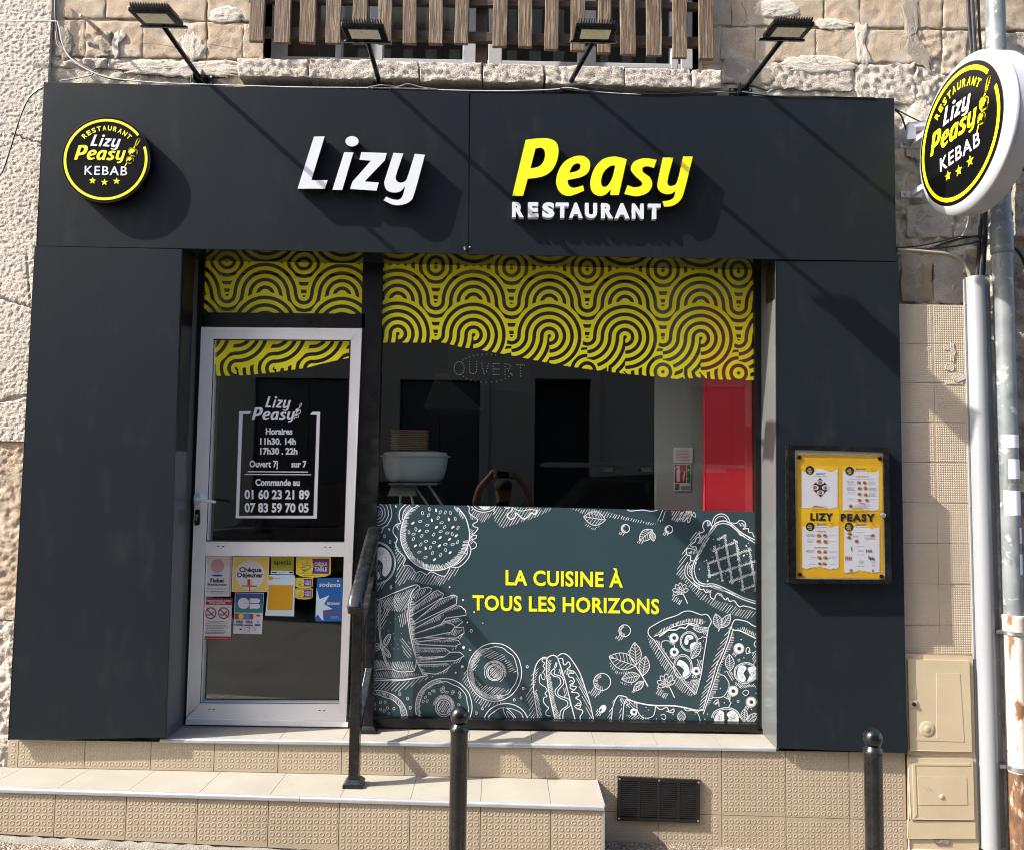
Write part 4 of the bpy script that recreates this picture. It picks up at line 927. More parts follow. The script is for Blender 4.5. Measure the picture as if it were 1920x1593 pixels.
def logo(P3, col_ring, cols, mats_white, mats_yellow, ring=True):
    """returns MBs (white, yellow) for the round logo; P3 maps (u, v) to a 3D point"""
    W, Yl, KB = MB(), MB(), MB()
    def poly(mb, o, holes=()):
        loops = [list(o)] + [list(h) for h in holes]; flat = [p for l in loops for p in l]
        mb.add([P3(*p[:2]) for p in flat], [tuple(t) for t in tessellate_polygon([[Vector((p[0], p[1], 0)) for p in l] for l in loops])])
    for d, src, dst, mb in ((LIZY, LZB, (-0.365, 0.575, 0.325, 0.225), W), (PEASY, PSB, (-0.71, 0.325, 0.45, -0.085), Yl)):
        for k in d: poly(mb, *glyph(d, k, bbox_tf(src, dst)))
    v, f = uvtext('KEBAB', -0.46, 0.50, -0.36, 0.20, 0.012, 1.16); KB.add([P3(*p) for p in v], f)
    for cx, cy in ((-0.27, -0.50), (0.0, -0.53), (0.27, -0.50)): poly(Yl, star(cx, cy, 0.085))
    for i, ch in enumerate('RESTAURANT'):
        a = math.radians(133 - 86 * i / 9) ; a = math.radians(132 - i * (84 / 9)); R = 0.70
        v, f = uvtext(ch, -0.042, 0.042, 0, 0.105, 0.03); ca, sa = math.sin(math.pi / 2 - a), math.cos(math.pi / 2 - a)
        q = []
        for x, y in v:
            r = R + y; t = a - x / R; q.append(P3(r * math.cos(t), r * math.sin(t) - 0.02))
        Yl.add(q, f)
    st, fl = skewer(0.40, 0.395, 0.10)
    for p, w in st:
        for q in stroke(p, w * 0.42 * 1.1): poly(Yl, q)
    for q in fl: poly(Yl, q)
    if ring:
        a0, a1 = 28, -317
        seg = 72; vs_ = []
        for i in range(seg + 1):
            a = math.radians(20 + (345 - 20 + 20 - 5) * i / seg + 0) if False else math.radians(39 + (382 - 39 - 2) * i / seg)
            for r in (0.885, 0.945): vs_.append(P3(r * math.cos(a), r * math.sin(a)))
        Yl.add(vs_, [(2 * i, 2 * i + 2, 2 * i + 3, 2 * i + 1) for i in range(seg)])
    return W, Yl, KB
m_signblack = M('black_sign_face', (0.003, 0.003, 0.0035), 0.18, var=0.1, vs=4, rvar=0.03)
# round sign on the fascia
yb = YC - 0.004; yf = YC - 0.046
cc = np.array(at(198.2, 299.5, yf)); R = 84.0 * ms(yf)
rd = thing('round_sign', 'small round black fascia sign reading Lizy Peasy Restaurant Kebab in yellow ring', 'sign', (cc[0], YC, cc[2] - R))
mb = MB(); mb.lathe([(R - 0.003, yf), (R, yf + 0.003), (R, yb)], (cc[0], 0, cc[2]), 72, axis='y'); obj('sign_box', mb, m_signblack, rd, smooth_=True)
W, Yl, KB = logo(lambda u, v: (cc[0] + u * R, yf - 0.0012, cc[2] + v * R), None, None, None, None)
obj('white_lettering', W, m_white, rd); obj('white_lettering', KB, m_white, rd); obj('yellow_artwork', Yl, m_yellow, rd)

# projecting sign on the right
XSG = 2.122; rad = 0.365; cyg, czg = -0.640, 3.408
pj = thing('projecting_sign', 'large white rimmed round projecting sign on wall brackets at upper right', 'sign', (XSG + 0.05, -0.2, czg - 0.1))
m_rim = M('white_sign_plastic', (0.36, 0.365, 0.39), 0.3, var=0.04, vs=4, rvar=0.03)
mb = MB(); cen = (XSG, cyg, czg)
mb.lathe([(rad * 0.86, 0.012), (rad * 0.875, 0.003), (rad * 0.885, 0.003), (rad * 0.93, 0.012), (rad * 0.96, 0.016), (rad * 0.99, 0.026), (rad, 0.030), (rad, 0.040)], cen, 72, axis='x')
obj('front_rim', mb, m_rim, pj, smooth_=True, ang=60)
mb = MB(); mb.lathe([(rad * 0.992, 0.0405), (rad * 0.992, 0.125), (rad * 0.9, 0.132)], cen, 72, axis='x'); obj('sign_drum', mb, m_rim, pj, smooth_=True, ang=50)
mb = MB(); mb.lathe([(rad * 0.872, 0.001), (rad * 0.872, 0.0115)], cen, 72, axis='x'); obj('sign_face', mb, m_signblack, pj, smooth_=True)
ra = rad * 0.872
W, Yl, KB = logo(lambda u, v: (XSG - 0.0006, cyg - u * ra, czg + v * ra), None, None, None, None)
obj('white_lettering', W, m_white, pj); obj('white_lettering', KB, m_white, pj); obj('yellow_artwork', Yl, m_yellow, pj)
for zz, yy in ((at(1720, 274, YW)[2], 0), (at(1722, 367, YW)[2], 0)):
    mb = MB(); x0 = at(1697, 270, -0.2)[0]; mb.box(x0, x0 + 0.115, YW - 0.015, YW - 0.009, zz - 0.016, zz + 0.016); mb.box(XSG + 0.04, XSG + 0.065, cyg + rad * 0.9, YW - 0.005, zz - 0.014, zz + 0.014)
    mb.box(x0 + 0.115, XSG + 0.065, YW - 0.0152, YW - 0.0092, zz - 0.0161, zz + 0.0161)
    b = obj('wall_bracket', mb, m_pvc, pj, bev=0.002)
    mb = MB(); mb.lathe([(0.008, YW - 0.022), (0.009, YW - 0.016)], (x0 + 0.022, 0, zz), 6, axis='y'); obj('bolt', mb, m_zinc, b)

# ------------------------------------------------------------------ flood lights on the fascia top
def floodlight(bx, by, hx, hy, label, skew):
    """bracket at pixel (bx,by), centre of the lamp face at pixel (hx,hy)"""
    B = np.array(at(bx, by, YW - 0.045)); H = np.array(at(hx, hy, -0.56))
    t = thing('floodlight', label, 'floodlight', tuple(B), 'LED floodlights on arms above the fascia')
    mb = MB()
    mb.box(B[0] - 0.062, B[0] + 0.062, YW - 0.012, YW - 0.002, B[2] - 0.026, B[2] + 0.034); mb.box(B[0] - 0.026, B[0] - 0.019, YW - 0.075, YW - 0.010, B[2] - 0.024, B[2] + 0.03); mb.box(B[0] + 0.019, B[0] + 0.026, YW - 0.075, YW - 0.010, B[2] - 0.024, B[2] + 0.03); mb.box(B[0] - 0.019, B[0] + 0.019, YW - 0.03, YW - 0.010, B[2] - 0.024, B[2] + 0.03)
    br = obj('bracket', mb, m_blackgloss, t, bev=0.0015)
    mb = MB()
    for sx in (-0.048, 0.048):
        for sz in (-0.016, 0.022): mb.lathe([(0.006, YW - 0.017), (0.0075, YW - 0.012)], (B[0] + sx, 0, B[2] + sz), 6, axis='y')
    obj('bolt', mb, m_zinc, br)
    d = (H - B); E_ = B + d * 0.99
    mb = MB(); mb.tube([B + d * 0.02, E_], 0.0125, 14); obj('arm', mb, m_blackgloss, t, smooth_=True)
    # head: tilted plate, light face down and back towards the wall
    n_ = Vector((0, 0.12, -0.99)).normalized(); u = Vector((1, skew * 0.2, 0)).normalized(); v = n_.cross(u).normalized(); u = v.cross(n_).normalized()
    if v.y > 0: v = -v                                # v: away from the wall, upwards
    O_ = Vector(H)
    def P(a, b, c): return O_ + u * a + v * b - n_ * c
    def plate(a, b0, b1, c0, c1): return [P(-a, b0, c0), P(a, b0, c0), P(a, b1, c0), P(-a, b1, c0)], [P(-a, b0, c1), P(a, b0, c1), P(a, b1, c1), P(-a, b1, c1)]
    hw = 0.098; b0, b1 = 0.008, 0.150
    mb = MB(); mb.hexa(*plate(hw, b0, b1, 0.0, 0.020)); hs = obj('housing', mb, m_blackgloss, t, bev=0.004)
    mb = MB()
    for k in range(15):
        a = -hw + 0.014 + k * (2 * hw - 0.028) / 14; mb.hexa([P(a - .0016, b0 + .01, .0205), P(a + .0016, b0 + .01, .0205), P(a + .0016, b1 + .006, .0205), P(a - .0016, b1 + .006, .0205)], [P(a - .0016, b0 + .02, .036), P(a + .0016, b0 + .02, .036), P(a + .0016, b1 + .006, .036), P(a - .0016, b1 + .006, .036)])
    obj('cooling_fins', mb, m_blackgloss, hs)
    mb = MB(); mb.hexa(*plate(hw * 0.70, b0 + 0.030, b1 - 0.022, -0.0035, -0.0005)); ln = obj('lens', mb, m_led, t)
    mb = MB(); mb.hexa([P(-hw * .45, b0 + .072, -.0045), P(hw * .45, b0 + .072, -.0045), P(hw * .45, b1 - .03, -.0045), P(-hw * .45, b1 - .03, -.0045)], [P(-hw * .45, b0 + .072, -.0036), P(hw * .45, b0 + .072, -.0036), P(hw * .45, b1 - .03, -.0036), P(-hw * .45, b1 - .03, -.0036)]); obj('led_panel', mb, m_led2, ln)
    mb = MB(); mb.hexa(*plate(hw + 0.012, b0 - 0.022, b0 - 0.002, -0.004, 0.006)); yk = obj('yoke', mb, m_blackgloss, t, bev=0.003)
    mb = MB()
    for a in (-0.055, 0.05): mb.add([P(a - .009, b0 - .018, -.0052), P(a + .009, b0 - .018, -.0052), P(a + .009, b0 - .006, -.0052), P(a - .009, b0 - .006, -.0052)], [(0, 1, 2, 3)])
    mb.tube([P(-hw - .014, b0 - .010, .001), P(hw + .014, b0 - .010, .001)], .006, 8); obj('bolt', mb, m_zinc, yk)
    return t
floodlight(374, 146, 307, 50, 'leftmost floodlight on its black arm above the round fascia sign', 0)
floodlight(712, 157, 690, 79, 'floodlight whose arm rises above the gap after the white lettering', 0)
floodlight(1065, 163, 1112, 79, 'floodlight on arm directly above the yellow lettering', 0)
floodlight(1393, 171, 1466, 75, 'rightmost floodlight on its arm beside the right end of the picket screen', 0)
# ------------------------------------------------------------------ food poster on the lower display pane
YPO = -0.0062; YIN = YPO - 0.0012
POLY = [(707.5, 943.5), (1419, 959), (1422, 1354), (695.5, 1343.5)]
po = thing('poster_film', 'dark teal window poster of white chalk food drawings with yellow lettering', 'window poster', at(1058, 1348, YPO))
mb = MB(); mb.pxprism(POLY, YPO, -0.0034); obj('printed_sheet', mb, m_teal, po)
ink = MB(); CL = POLY
def L(f, pts, w=1.5, sm=True, closed=False):
    p = [f(*q) for q in pts]
    if sm and len(p) > 2: p = smooth(p, closed, 5)
    elif closed: p = p + [p[0]]
    ink.ribbon(p, w, YIN, 0, CL)
def H(f, pts, ang, gap=3.0, w=0.75, sd=1): hatch(ink, [f(*q) for q in pts], ang, gap, w, YIN, 0, CL, 0.3, sd)
def EL(f, cx, cy, rx, ry, w=1.5, a0=0, a1=360, wob=0, wn=9, n=44, rot=0): ink.ribbon([f(*q) for q in ell(cx, cy, rx, ry, a0, a1, n, wob, wn, rot)], w, YIN, 0, CL)
def FILL(f, pts, y=YIN, mbx=None, sm=True):
    p = [f(*q) for q in pts]; p = smooth(p, True, 4) if sm else p
    p = [(min(max(q[0], 0), 1421), min(max(q[1], 944 + (q[0] - 707) * 0.0218), 1343 + (q[0] - 695) * 0.0145)) for q in p]
    (mbx or ink).flat(p, y)
def DOTS(f, pts, r, fill=True):
    for q in pts: ink.dot(f(*q[:2]), r, YIN, 0, 7, clip=CL) if fill else EL(f, q[0], q[1], r * 4, r * 4, 0.7, n=10)
dk = MB()                                          # dark flecks printed on white flesh
def flecks(f, cx, cy, rx, ry, n, sd):
    rg = random.Random(sd)
    for _ in range(n):
        a, r = rg.uniform(0, 6.28), math.sqrt(rg.random()) * 0.85; p = f(cx + rx * r * math.cos(a), cy + ry * r * math.sin(a)); l = rg.uniform(0.8, 1.8); b = rg.uniform(0.8, 1.6)
        dk.ribbon([p, (p[0] + l * math.cos(b), p[1] - l * math.sin(b))], 0.7, YIN - 0.0008, 0, CL)
def band(f, cx, cy, rx, ry, r0, r1, a0, a1, n, slant=0, w=0.75, sd=4):
    """short strokes along an ellipse rim"""
    rg = random.Random(sd)
    for i in range(n):
        a = math.radians(a0 + (a1 - a0) * (i + rg.uniform(-0.3, 0.3)) / n); b = a + slant; q0 = r0 * rg.uniform(0.96, 1.03)
        ink.ribbon([f(cx + rx * r1 * math.cos(a), cy + ry * r1 * math.sin(a)), f(cx + rx * q0 * math.cos(b), cy + ry * q0 * math.sin(b))], w, YIN, 0, CL)
# burger with seeded bun, onion rings, tomato slice
A = lambda x, y: (700 + x / 7.241, 935 + y / 7.241)
for rx, ry in ((70, 85), (105, 125), (150, 170), (195, 218)): EL(A, 55, 185, rx, ry, 1.2, wob=0.012)
H(A, [(60, 140), (110, 150), (110, 220), (60, 230)], -60, 2.2, 0.6); H(A, [(55, 410), (150, 390), (110, 460), (55, 500)], -62, 3)
EL(A, 838, 480, 468, 488, 1.7, wob=0.004); band(A, 838, 480, 468, 488, 0.86, 0.985, 10, 200, 120, 0.05, 0.7); band(A, 838, 480, 468, 488, 0.91, 0.985, 200, 330, 70, 0.05, 0.7)
SEED = [(760,135,0),(852,150,1),(908,175,2),(977,178,2),(1048,183,0),(668,188,0),(750,217,2),(880,253,2),(1025,273,1),(1113,265,0),(793,285,1),(637,300,3),(537,325,4),(927,318,3),(733,350,3),(968,378,2),(858,380,4),(1080,380,4),(1150,388,2),(577,407,0),(628,428,4),(727,433,3),(914,437,3),(484,447,0),(547,473,3),(1005,458,3),(1072,472,0),(658,495,2),(820,478,2),(1125,495,4),(543,540,2),(907,522,4),(1035,543,4),(717,568,3),(824,585,3),(1145,580,2),(570,633,4),(645,613,2),(897,632,4),(980,610,3),(1077,612,3),(710,665,1),(773,655,2),(983,690,0),(625,716,3),(803,727,2),(1043,725,4),(913,757,2),(708,787,3),(830,820,4)]
for x, y, t in SEED:
    rot = (80, 80, -60, -15, -40)[t]
    if t in (1, 4): ink.dot(A(x, y), 3.6, YIN, 0, 9, 1.9, math.radians(rot), CL)
    else: EL(A, x, y, 25, 13, 0.8, rot=rot, n=12)
L(A, [(375, 325), (300, 350), (265, 430), (300, 500), (325, 540), (305, 610), (340, 700), (420, 780), (430, 830), (405, 880), (420, 905), (480, 900), (530, 940), (580, 1000), (620, 980), (650, 985), (730, 1020), (790, 985), (960, 1045), (1040, 930)], 1.4)
L(A, [(450, 62), (370, 140), (350, 240), (378, 322)], 1.3); L(A, [(512, 66), (420, 150), (392, 280)], 1.2); H(A, [(510, 80), (430, 150), (400, 250), (420, 260), (520, 130)], -58, 1.7, 0.5)
H(A, [(300, 350), (360, 330), (350, 420), (300, 370)], 70, 2, 0.6)
L(A, [(1240, 75), (1300, 105), (1300, 180), (1340, 220), (1400, 258), (1412, 300), (1350, 340), (1368, 370), (1420, 392), (1390, 440), (1362, 470), (1335, 482)], 1.4); L(A, [(1310, 520), (1340, 500), (1398, 488), (1390, 530), (1340, 552), (1395, 600), (1388, 655), (1325, 680)], 1.3)
H(A, [(1310, 400), (1360, 410), (1350, 600), (1310, 620)], -50, 2.2, 0.7); H(A, [(1290, 180), (1340, 200), (1400, 280), (1310, 270)], 78, 2.2, 0.6)
L(A, [(1300, 610), (1325, 680), (1300, 780), (1230, 870), (1150, 922), (1055, 918)], 1.5); L(A, [(1285, 655), (1270, 740), (1180, 850), (1085, 905)], 1.2); L(A, [(1230, 730), (1280, 745)], 1.1); L(A, [(1085, 905), (1110, 870), (1230, 745)], 1.1)
H(A, [(290, 560), (430, 800), (410, 905), (480, 915), (600, 1000), (780, 1005), (960, 1055), (1050, 940), (1190, 925), (1090, 1050), (900, 1185), (650, 1150), (480, 1090), (360, 1180), (295, 1150), (330, 880), (270, 640)], -58, 3.4, 0.75, 5)
for q in ((305, 95), (215, 410), (70, 510)): ink.dot(A(*q), 2.9, YIN, 0, 8, 1.4, 1.2, CL)
for q in ((152, 502), (228, 577), (238, 1195)): EL(A, q[0], q[1], 12, 24, 0.8, n=12)
EL(A, 28, 868, 272, 292, 1.2); EL(A, 28, 868, 258, 276, 0.9)
FILL(A, [(62, 662), (150, 665), (225, 740), (250, 850), (228, 970), (165, 1048), (122, 1010), (130, 900), (108, 848), (55, 800)]); flecks(A, 185, 860, 55, 170, 34, 3); flecks(A, 110, 730, 60, 50, 16, 4)
FILL(A, [(30, 965), (75, 995), (88, 1055), (50, 1098), (25, 1100)]); H(A, [(40, 860), (110, 900), (110, 1090), (90, 1100), (90, 990), (40, 950)], -58, 2.5, 0.5)
H(A, [(25, 1165), (190, 1080), (160, 1180), (30, 1270)], -58, 3, 0.7)
EL(A, 1500, 55, 175, 120, 1.4, 0, 180); EL(A, 1500, 55, 140, 90, 0.9, 0, 180); FILL(A, [(1430, 72), (1590, 72), (1570, 120), (1510, 138), (1455, 115)]); flecks(A, 1510, 95, 60, 30, 12, 6); H(A, [(1330, 90), (1380, 160), (1590, 185), (1700, 130), (1610, 230), (1480, 330), (1330, 200)], -58, 3.2, 0.7)
# lettuce fragments along the top edge
G1 = lambda x, y: (690 + x / 3.464, 920 + y / 3.464)
H(G1, [(810, 95), (1200, 105), (1190, 125), (1080, 175), (870, 245), (820, 190)], -58, 3.4, 0.75, 8)
L(G1, [(885, 95), (900, 110), (930, 100), (935, 125), (905, 150), (910, 170), (930, 182), (955, 165), (960, 140), (985, 160), (1010, 180), (1040, 165), (1060, 140), (1085, 150), (1100, 120)], 2.2); L(G1, [(930, 96), (960, 118), (1000, 128), (1050, 118), (1090, 122)], 1.3)
G2 = lambda x, y: (1060 + x / 3.464, 920 + y / 3.464)
L(G2, [(210, 112), (610, 208), (650, 122)], 1.7, False); L(G2, [(250, 112), (600, 195), (632, 122)], 1.4, False); H(G2, [(30, 112), (210, 114), (600, 212), (560, 222), (330, 180), (120, 150)], -58, 3.6, 0.75); H(G2, [(610, 205), (650, 125), (660, 130), (640, 190)], -72, 2.5, 0.7)
L(G2, [(400, 112), (420, 128), (500, 122), (560, 130), (600, 122)], 1.4)
for c, a in (((800, 195), 100), ((838, 160), 60), ((740, 175), 135), ((770, 190), 115)):
    EL(G2, c[0] - 30 * math.cos(math.radians(a)), c[1] - 42 * math.sin(math.radians(a)) + 8, 42, 12, 1.1, rot=a, n=20)
H(G2, [(690, 126), (850, 128), (800, 190), (720, 200), (690, 190)], -58, 3, 0.9)
def leaf(f, x0, y0, x1, y1, w, hat=True, lw=1.2):
    """leaf from stalk end (x0,y0) to tip (x1,y1)"""
    d = np.array([x1 - x0, y1 - y0], float); l = np.hypot(*d); d /= l; nn = np.array([-d[1], d[0]]); P = lambda t, s: tuple(np.array([x0, y0]) + d * t * l + nn * s * w)
    side = [(0, 0), (.2, .32), (.45, .5), (.75, .36), (1, 0)]
    L(f, [P(*p) for p in side], lw); L(f, [P(a, -b) for a, b in side], lw); L(f, [(x0, y0), (x1, y1)], lw * 0.9, False)
    if hat:
        for t in np.arange(0.15, 0.9, 0.13):
            k = 0.5 * math.sin(min(1, t + 0.12) * math.pi) * 0.95
            L(f, [P(t, 0), P(min(0.97, t + 0.16), k)], 0.7, False); L(f, [P(t, 0), P(min(0.97, t + 0.16), -k)], 0.7, False)
leaf(G2, 262, 187, 118, 165, 90); H(G2, [(125, 200), (180, 240), (240, 215), (190, 255), (130, 225)], -58, 3); leaf(G2, 568, 250, 480, 320, 70); leaf(G2, 560, 262, 575, 325, 36); H(G2, [(470, 320), (520, 322), (500, 345), (465, 340)], -58, 3)
def ball(f, cx, cy, r):
    EL(f, cx, cy, r, r, 1.3, n=26); band(f, cx, cy, r, r, 0.55, 0.98, 90, 265, 16, 0.1, 0.7)
    H(f, [(cx - r * 0.9, cy + r * .45), (cx - r * .2, cy + r * .98), (cx + r * .4, cy + r * .95), (cx - r * .9, cy + r * 1.9), (cx - r * 1.7, cy + r * 1.3)], -58, 2.8, 0.8)
ball(G2, 390, 242, 27); ball(G2, 672, 248, 25)
# bag of fries
B = lambda x, y: (690 + x / 5.69, 1080 + y / 5.69)
L(B, [(70, 265), (140, 235), (300, 165), (480, 95), (530, 90), (558, 122)], 1.5); L(B, [(130, 245), (115, 400), (120, 600), (140, 745)], 1.4); L(B, [(150, 245), (130, 400), (134, 600), (150, 745)], 0.9); L(B, [(142, 765), (170, 870), (218, 980)], 1.2); L(B, [(155, 765), (185, 870), (238, 980)], 1.0)
L(B, [(530, 95), (455, 200), (425, 400), (440, 560), (480, 760), (515, 900), (490, 1010)], 1.5); L(B, [(552, 122), (470, 215), (443, 400), (456, 560), (498, 760), (520, 900), (590, 1052)], 1.2)
H(B, [(150, 245), (500, 110), (455, 190), (430, 330), (350, 380), (160, 360)], -58, 2.4, 0.7, 3); H(B, [(150, 250), (430, 190), (300, 330), (160, 300)], 55, 3.4, 0.6, 4); H(B, [(135, 360), (240, 330), (160, 570), (138, 560)], -60, 3.2, 0.7, 5); H(B, [(320, 420), (420, 330), (425, 480), (350, 560)], -80, 2.6, 0.7, 6); H(B, [(70, 270), (120, 270), (110, 560), (65, 560)], -62, 3.0, 0.8, 16)
H(B, [(60, 860), (160, 900), (480, 900), (500, 1000), (380, 1010), (200, 975), (60, 990)], -72, 2.4, 0.7, 7); H(B, [(60, 880), (300, 930), (480, 960), (380, 990), (60, 960)], 40, 3.2, 0.6, 8); H(B, [(330, 640), (450, 700), (480, 860), (400, 880)], 52, 3.8, 0.6, 9)
L(B, [(50, 1015), (120, 988), (250, 988), (350, 1015), (490, 1008)], 1.5); L(B, [(50, 1082), (350, 1098), (600, 1058)], 1.3); L(B, [(50, 1105), (350, 1108), (620, 1058), (595, 1040)], 1.5); H(B, [(55, 1020), (250, 1000), (480, 1020), (570, 1050), (350, 1090), (55, 1075)], 66, 2.8, 0.7, 10)
EL(B, 200, 680, 75, 26, 1.2, rot=-62); EL(B, 200, 680, 55, 12, 0.9, rot=-62); EL(B, 195, 805, 66, 24, 1.2, rot=52); EL(B, 195, 805, 46, 10, 0.9, rot=52); EL(B, 90, 735, 45, 24, 1.2, rot=20); EL(B, 95, 765, 45, 22, 1.1, rot=-20)
DOTS(B, [(240, 490), (290, 450), (402, 495), (220, 580), (275, 607), (355, 607), (285, 662), (250, 725), (315, 725), (255, 760), (275, 770), (375, 790), (320, 770), (205, 745), (210, 410), (165, 550)], 0.7)
FR = [([(480, 230), (560, 130), (640, 110), (676, 126), (670, 160), (480, 300)], [(490, 230), (565, 140), (640, 120), (600, 180), (500, 260)]),
      ([(440, 372), (700, 165), (740, 145), (806, 186), (790, 226), (450, 422)], [(450, 370), (700, 175), (740, 155), (790, 190), (600, 300), (460, 390)]),
      ([(470, 500), (780, 240), (910, 195), (950, 210), (945, 290), (480, 512)], [(475, 490), (780, 250), (910, 200), (940, 215), (720, 340), (500, 480)]),
      ([(470, 570), (820, 370), (930, 310), (990, 315), (1042, 362), (1046, 412), (830, 442), (780, 505)], [(480, 560), (820, 380), (930, 320), (1000, 330), (830, 385), (760, 470), (500, 560)]),
      ([(470, 620), (830, 490), (900, 505), (930, 530), (885, 592), (480, 672)], [(475, 615), (800, 500), (820, 520), (600, 590)]),
      ([(800, 482), (960, 445), (1010, 482), (940, 538)], [(810, 480), (955, 450), (980, 480), (880, 500)]),
      ([(900, 590), (920, 545), (1020, 540), (1026, 600), (940, 655), (560, 652)], [(830, 620), (930, 560), (1010, 560), (940, 640)]),
      ([(500, 700), (840, 655), (965, 682), (986, 714), (930, 742), (510, 722)], [(600, 690), (840, 660), (960, 690), (800, 705)]),
      ([(510, 760), (820, 765), (872, 802), (820, 852), (520, 862)], [(520, 765), (815, 770), (860, 800), (700, 815), (530, 810)]),
      ([(530, 885), (800, 860), (880, 805), (980, 805), (1026, 846), (930, 897), (530, 915)], [(540, 880), (790, 865), (830, 845), (700, 890), (540, 905)]),
      ([(540, 942), (840, 930), (882, 952), (800, 1012), (720, 1040), (590, 1026)], [(545, 945), (830, 935), (850, 955), (700, 970), (560, 965)])]
for i, (o, h) in enumerate(FR): L(B, o, 1.4, False); H(B, h, -66, 2.1, 0.75, 20 + i)
H(B, [(460, 220), (520, 300), (480, 420), (520, 520), (500, 640), (560, 700), (530, 800), (590, 860), (560, 960), (620, 1010), (580, 1020), (500, 860), (450, 560), (430, 380)], 8, 2.2, 0.8, 31)
for a in ([(1026, 605), (980, 670), (930, 660), (985, 620)], [(930, 745), (985, 720), (940, 770), (890, 790)], [(1010, 860), (930, 900), (880, 940), (980, 920)], [(880, 955), (800, 1015), (740, 1050), (830, 1030)]): H(B, a, -58, 2.5, 0.8)
H(B, [(50, 1115), (350, 1115), (640, 1065), (740, 1045), (560, 1130), (330, 1235), (60, 1200)], -45, 4.2, 0.75, 11)
for q, r in (((870, 112), 1.6), ((1014, 250), 1.8), ((1132, 378), 1.5), ((1060, 488), 1.6), ((936, 1024), 1.8), ((1004, 960), 1.2), ((1225, 495), 1.0)): ink.dot(B(*q), r, YIN, 0, 8, clip=CL)
for q in ((1102, 578), (1020, 755), (1090, 776), (340, 1253), (424, 1300), (450, 1397), (1155, 1455)): EL(B, q[0], q[1], 12, 16, 0.9, n=12)
# doughnuts
def donut(f, cx, cy, rx, ry, holex, holey, sprinkle, sd, cl0=0):
    EL(f, cx, cy, rx, ry, 1.6, wob=0.004); EL(f, cx, cy, rx * .87, ry * .87, 1.2, wob=0.022, wn=7); band(f, cx, cy, rx, ry, 0.84, 0.97, 95, 265, 60, 0.12, 0.7, sd)
    hx, hy = cx, cy + ry * .02
    EL(f, hx, hy, holex, holey, 1.4); EL(f, hx, hy, holex * 1.28, holey * 1.28, 1.2); band(f, hx, hy, holex, holey, 1.3, 1.75, 190, 400, 34, 0.3, 0.8, sd)
    H(f, ell(hx, hy, holex * .92, holey * .92, n=20), -58, 2.5, 0.9, sd)
    rg = random.Random(sd)
    for _ in range(sprinkle):
        a, r = rg.uniform(0, 6.28), rg.uniform(0.52, 0.78); EL(f, cx + rx * r * math.cos(a), cy + ry * r * math.sin(a), rx * .055, ry * .034, 0.8, rot=rg.uniform(0, 180), n=10)
donut(B, 808, 1388, 302, 302, 68, 78, 24, 41)
EL(B, 88, 1500, 330, 285, 1.5, 180, 360); EL(B, 80, 1500, 285, 235, 1.2, 180, 360, 0.02, 7); band(B, 88, 1500, 330, 285, 0.85, 0.97, 270, 360, 30, 0.1, 0.8)
for q in ((72, 1360), (132, 1340), (183, 1338), (207, 1400), (135, 1415), (172, 1432), (276, 1408), (223, 1462), (70, 1410)): EL(B, q[0], q[1], 12, 14, 0.8, n=12)
C = lambda x, y: (860 + x / 7.385, 1180 + y / 7.385)
EL(C, 498, 585, 374, 402, 1.6, wob=0.003); EL(C, 500, 585, 318, 352, 1.2, wob=0.02, wn=8); band(C, 498, 585, 374, 402, 0.80, 0.95, 70, 240, 90, 0.08, 0.7); EL(C, 498, 590, 92, 95, 1.4); EL(C, 498, 590, 112, 112, 1.2)
EL(C, 498, 590, 140, 150, 0.9, 150, 420); EL(C, 498, 590, 158, 165, 0.8, 200, 380); band(C, 498, 590, 100, 105, 1.25, 1.6, 250, 360, 20, 0.2, 0.9); H(C, ell(510, 590, 80, 82, n=20), -48, 2.4, 0.9)
H(C, [(260, 350), (420, 250), (640, 350), (720, 450), (560, 430), (420, 400)], -28, 3.2, 0.7, 3); H(C, [(640, 430), (720, 440), (820, 600), (690, 590)], -28, 3.2, 0.7, 4); H(C, [(200, 640), (330, 760), (620, 800), (700, 830), (560, 930), (360, 900)], -42, 3.0, 0.75, 5); H(C, [(210, 420), (330, 330), (230, 560), (190, 600)], -50, 2.4, 0.8, 6)
H(C, [(110, 540), (40, 690), (60, 720), (180, 900), (230, 1010), (360, 1080), (540, 1030), (660, 990), (500, 990), (300, 920), (150, 760)], -56, 3.6, 0.75, 7)
EL(C, 655, 1300, 312, 282, 1.6, 180, 360); EL(C, 655, 1300, 265, 222, 1.2, 180, 360, 0.02, 6); EL(C, 720, 1200, 150, 48, 1.1, rot=52); EL(C, 735, 1215, 110, 22, 0.9, rot=52)
for q in ((950, 508), (893, 810), (864, 942), (330, 1090), (243, 1150), (770, 967), (50, 508), (160, 265)): EL(C, q[0], q[1], 14, 17, 1.0, n=12)
ink.dot(C(70, 245), 2.0, YIN, 0, 8, clip=CL)
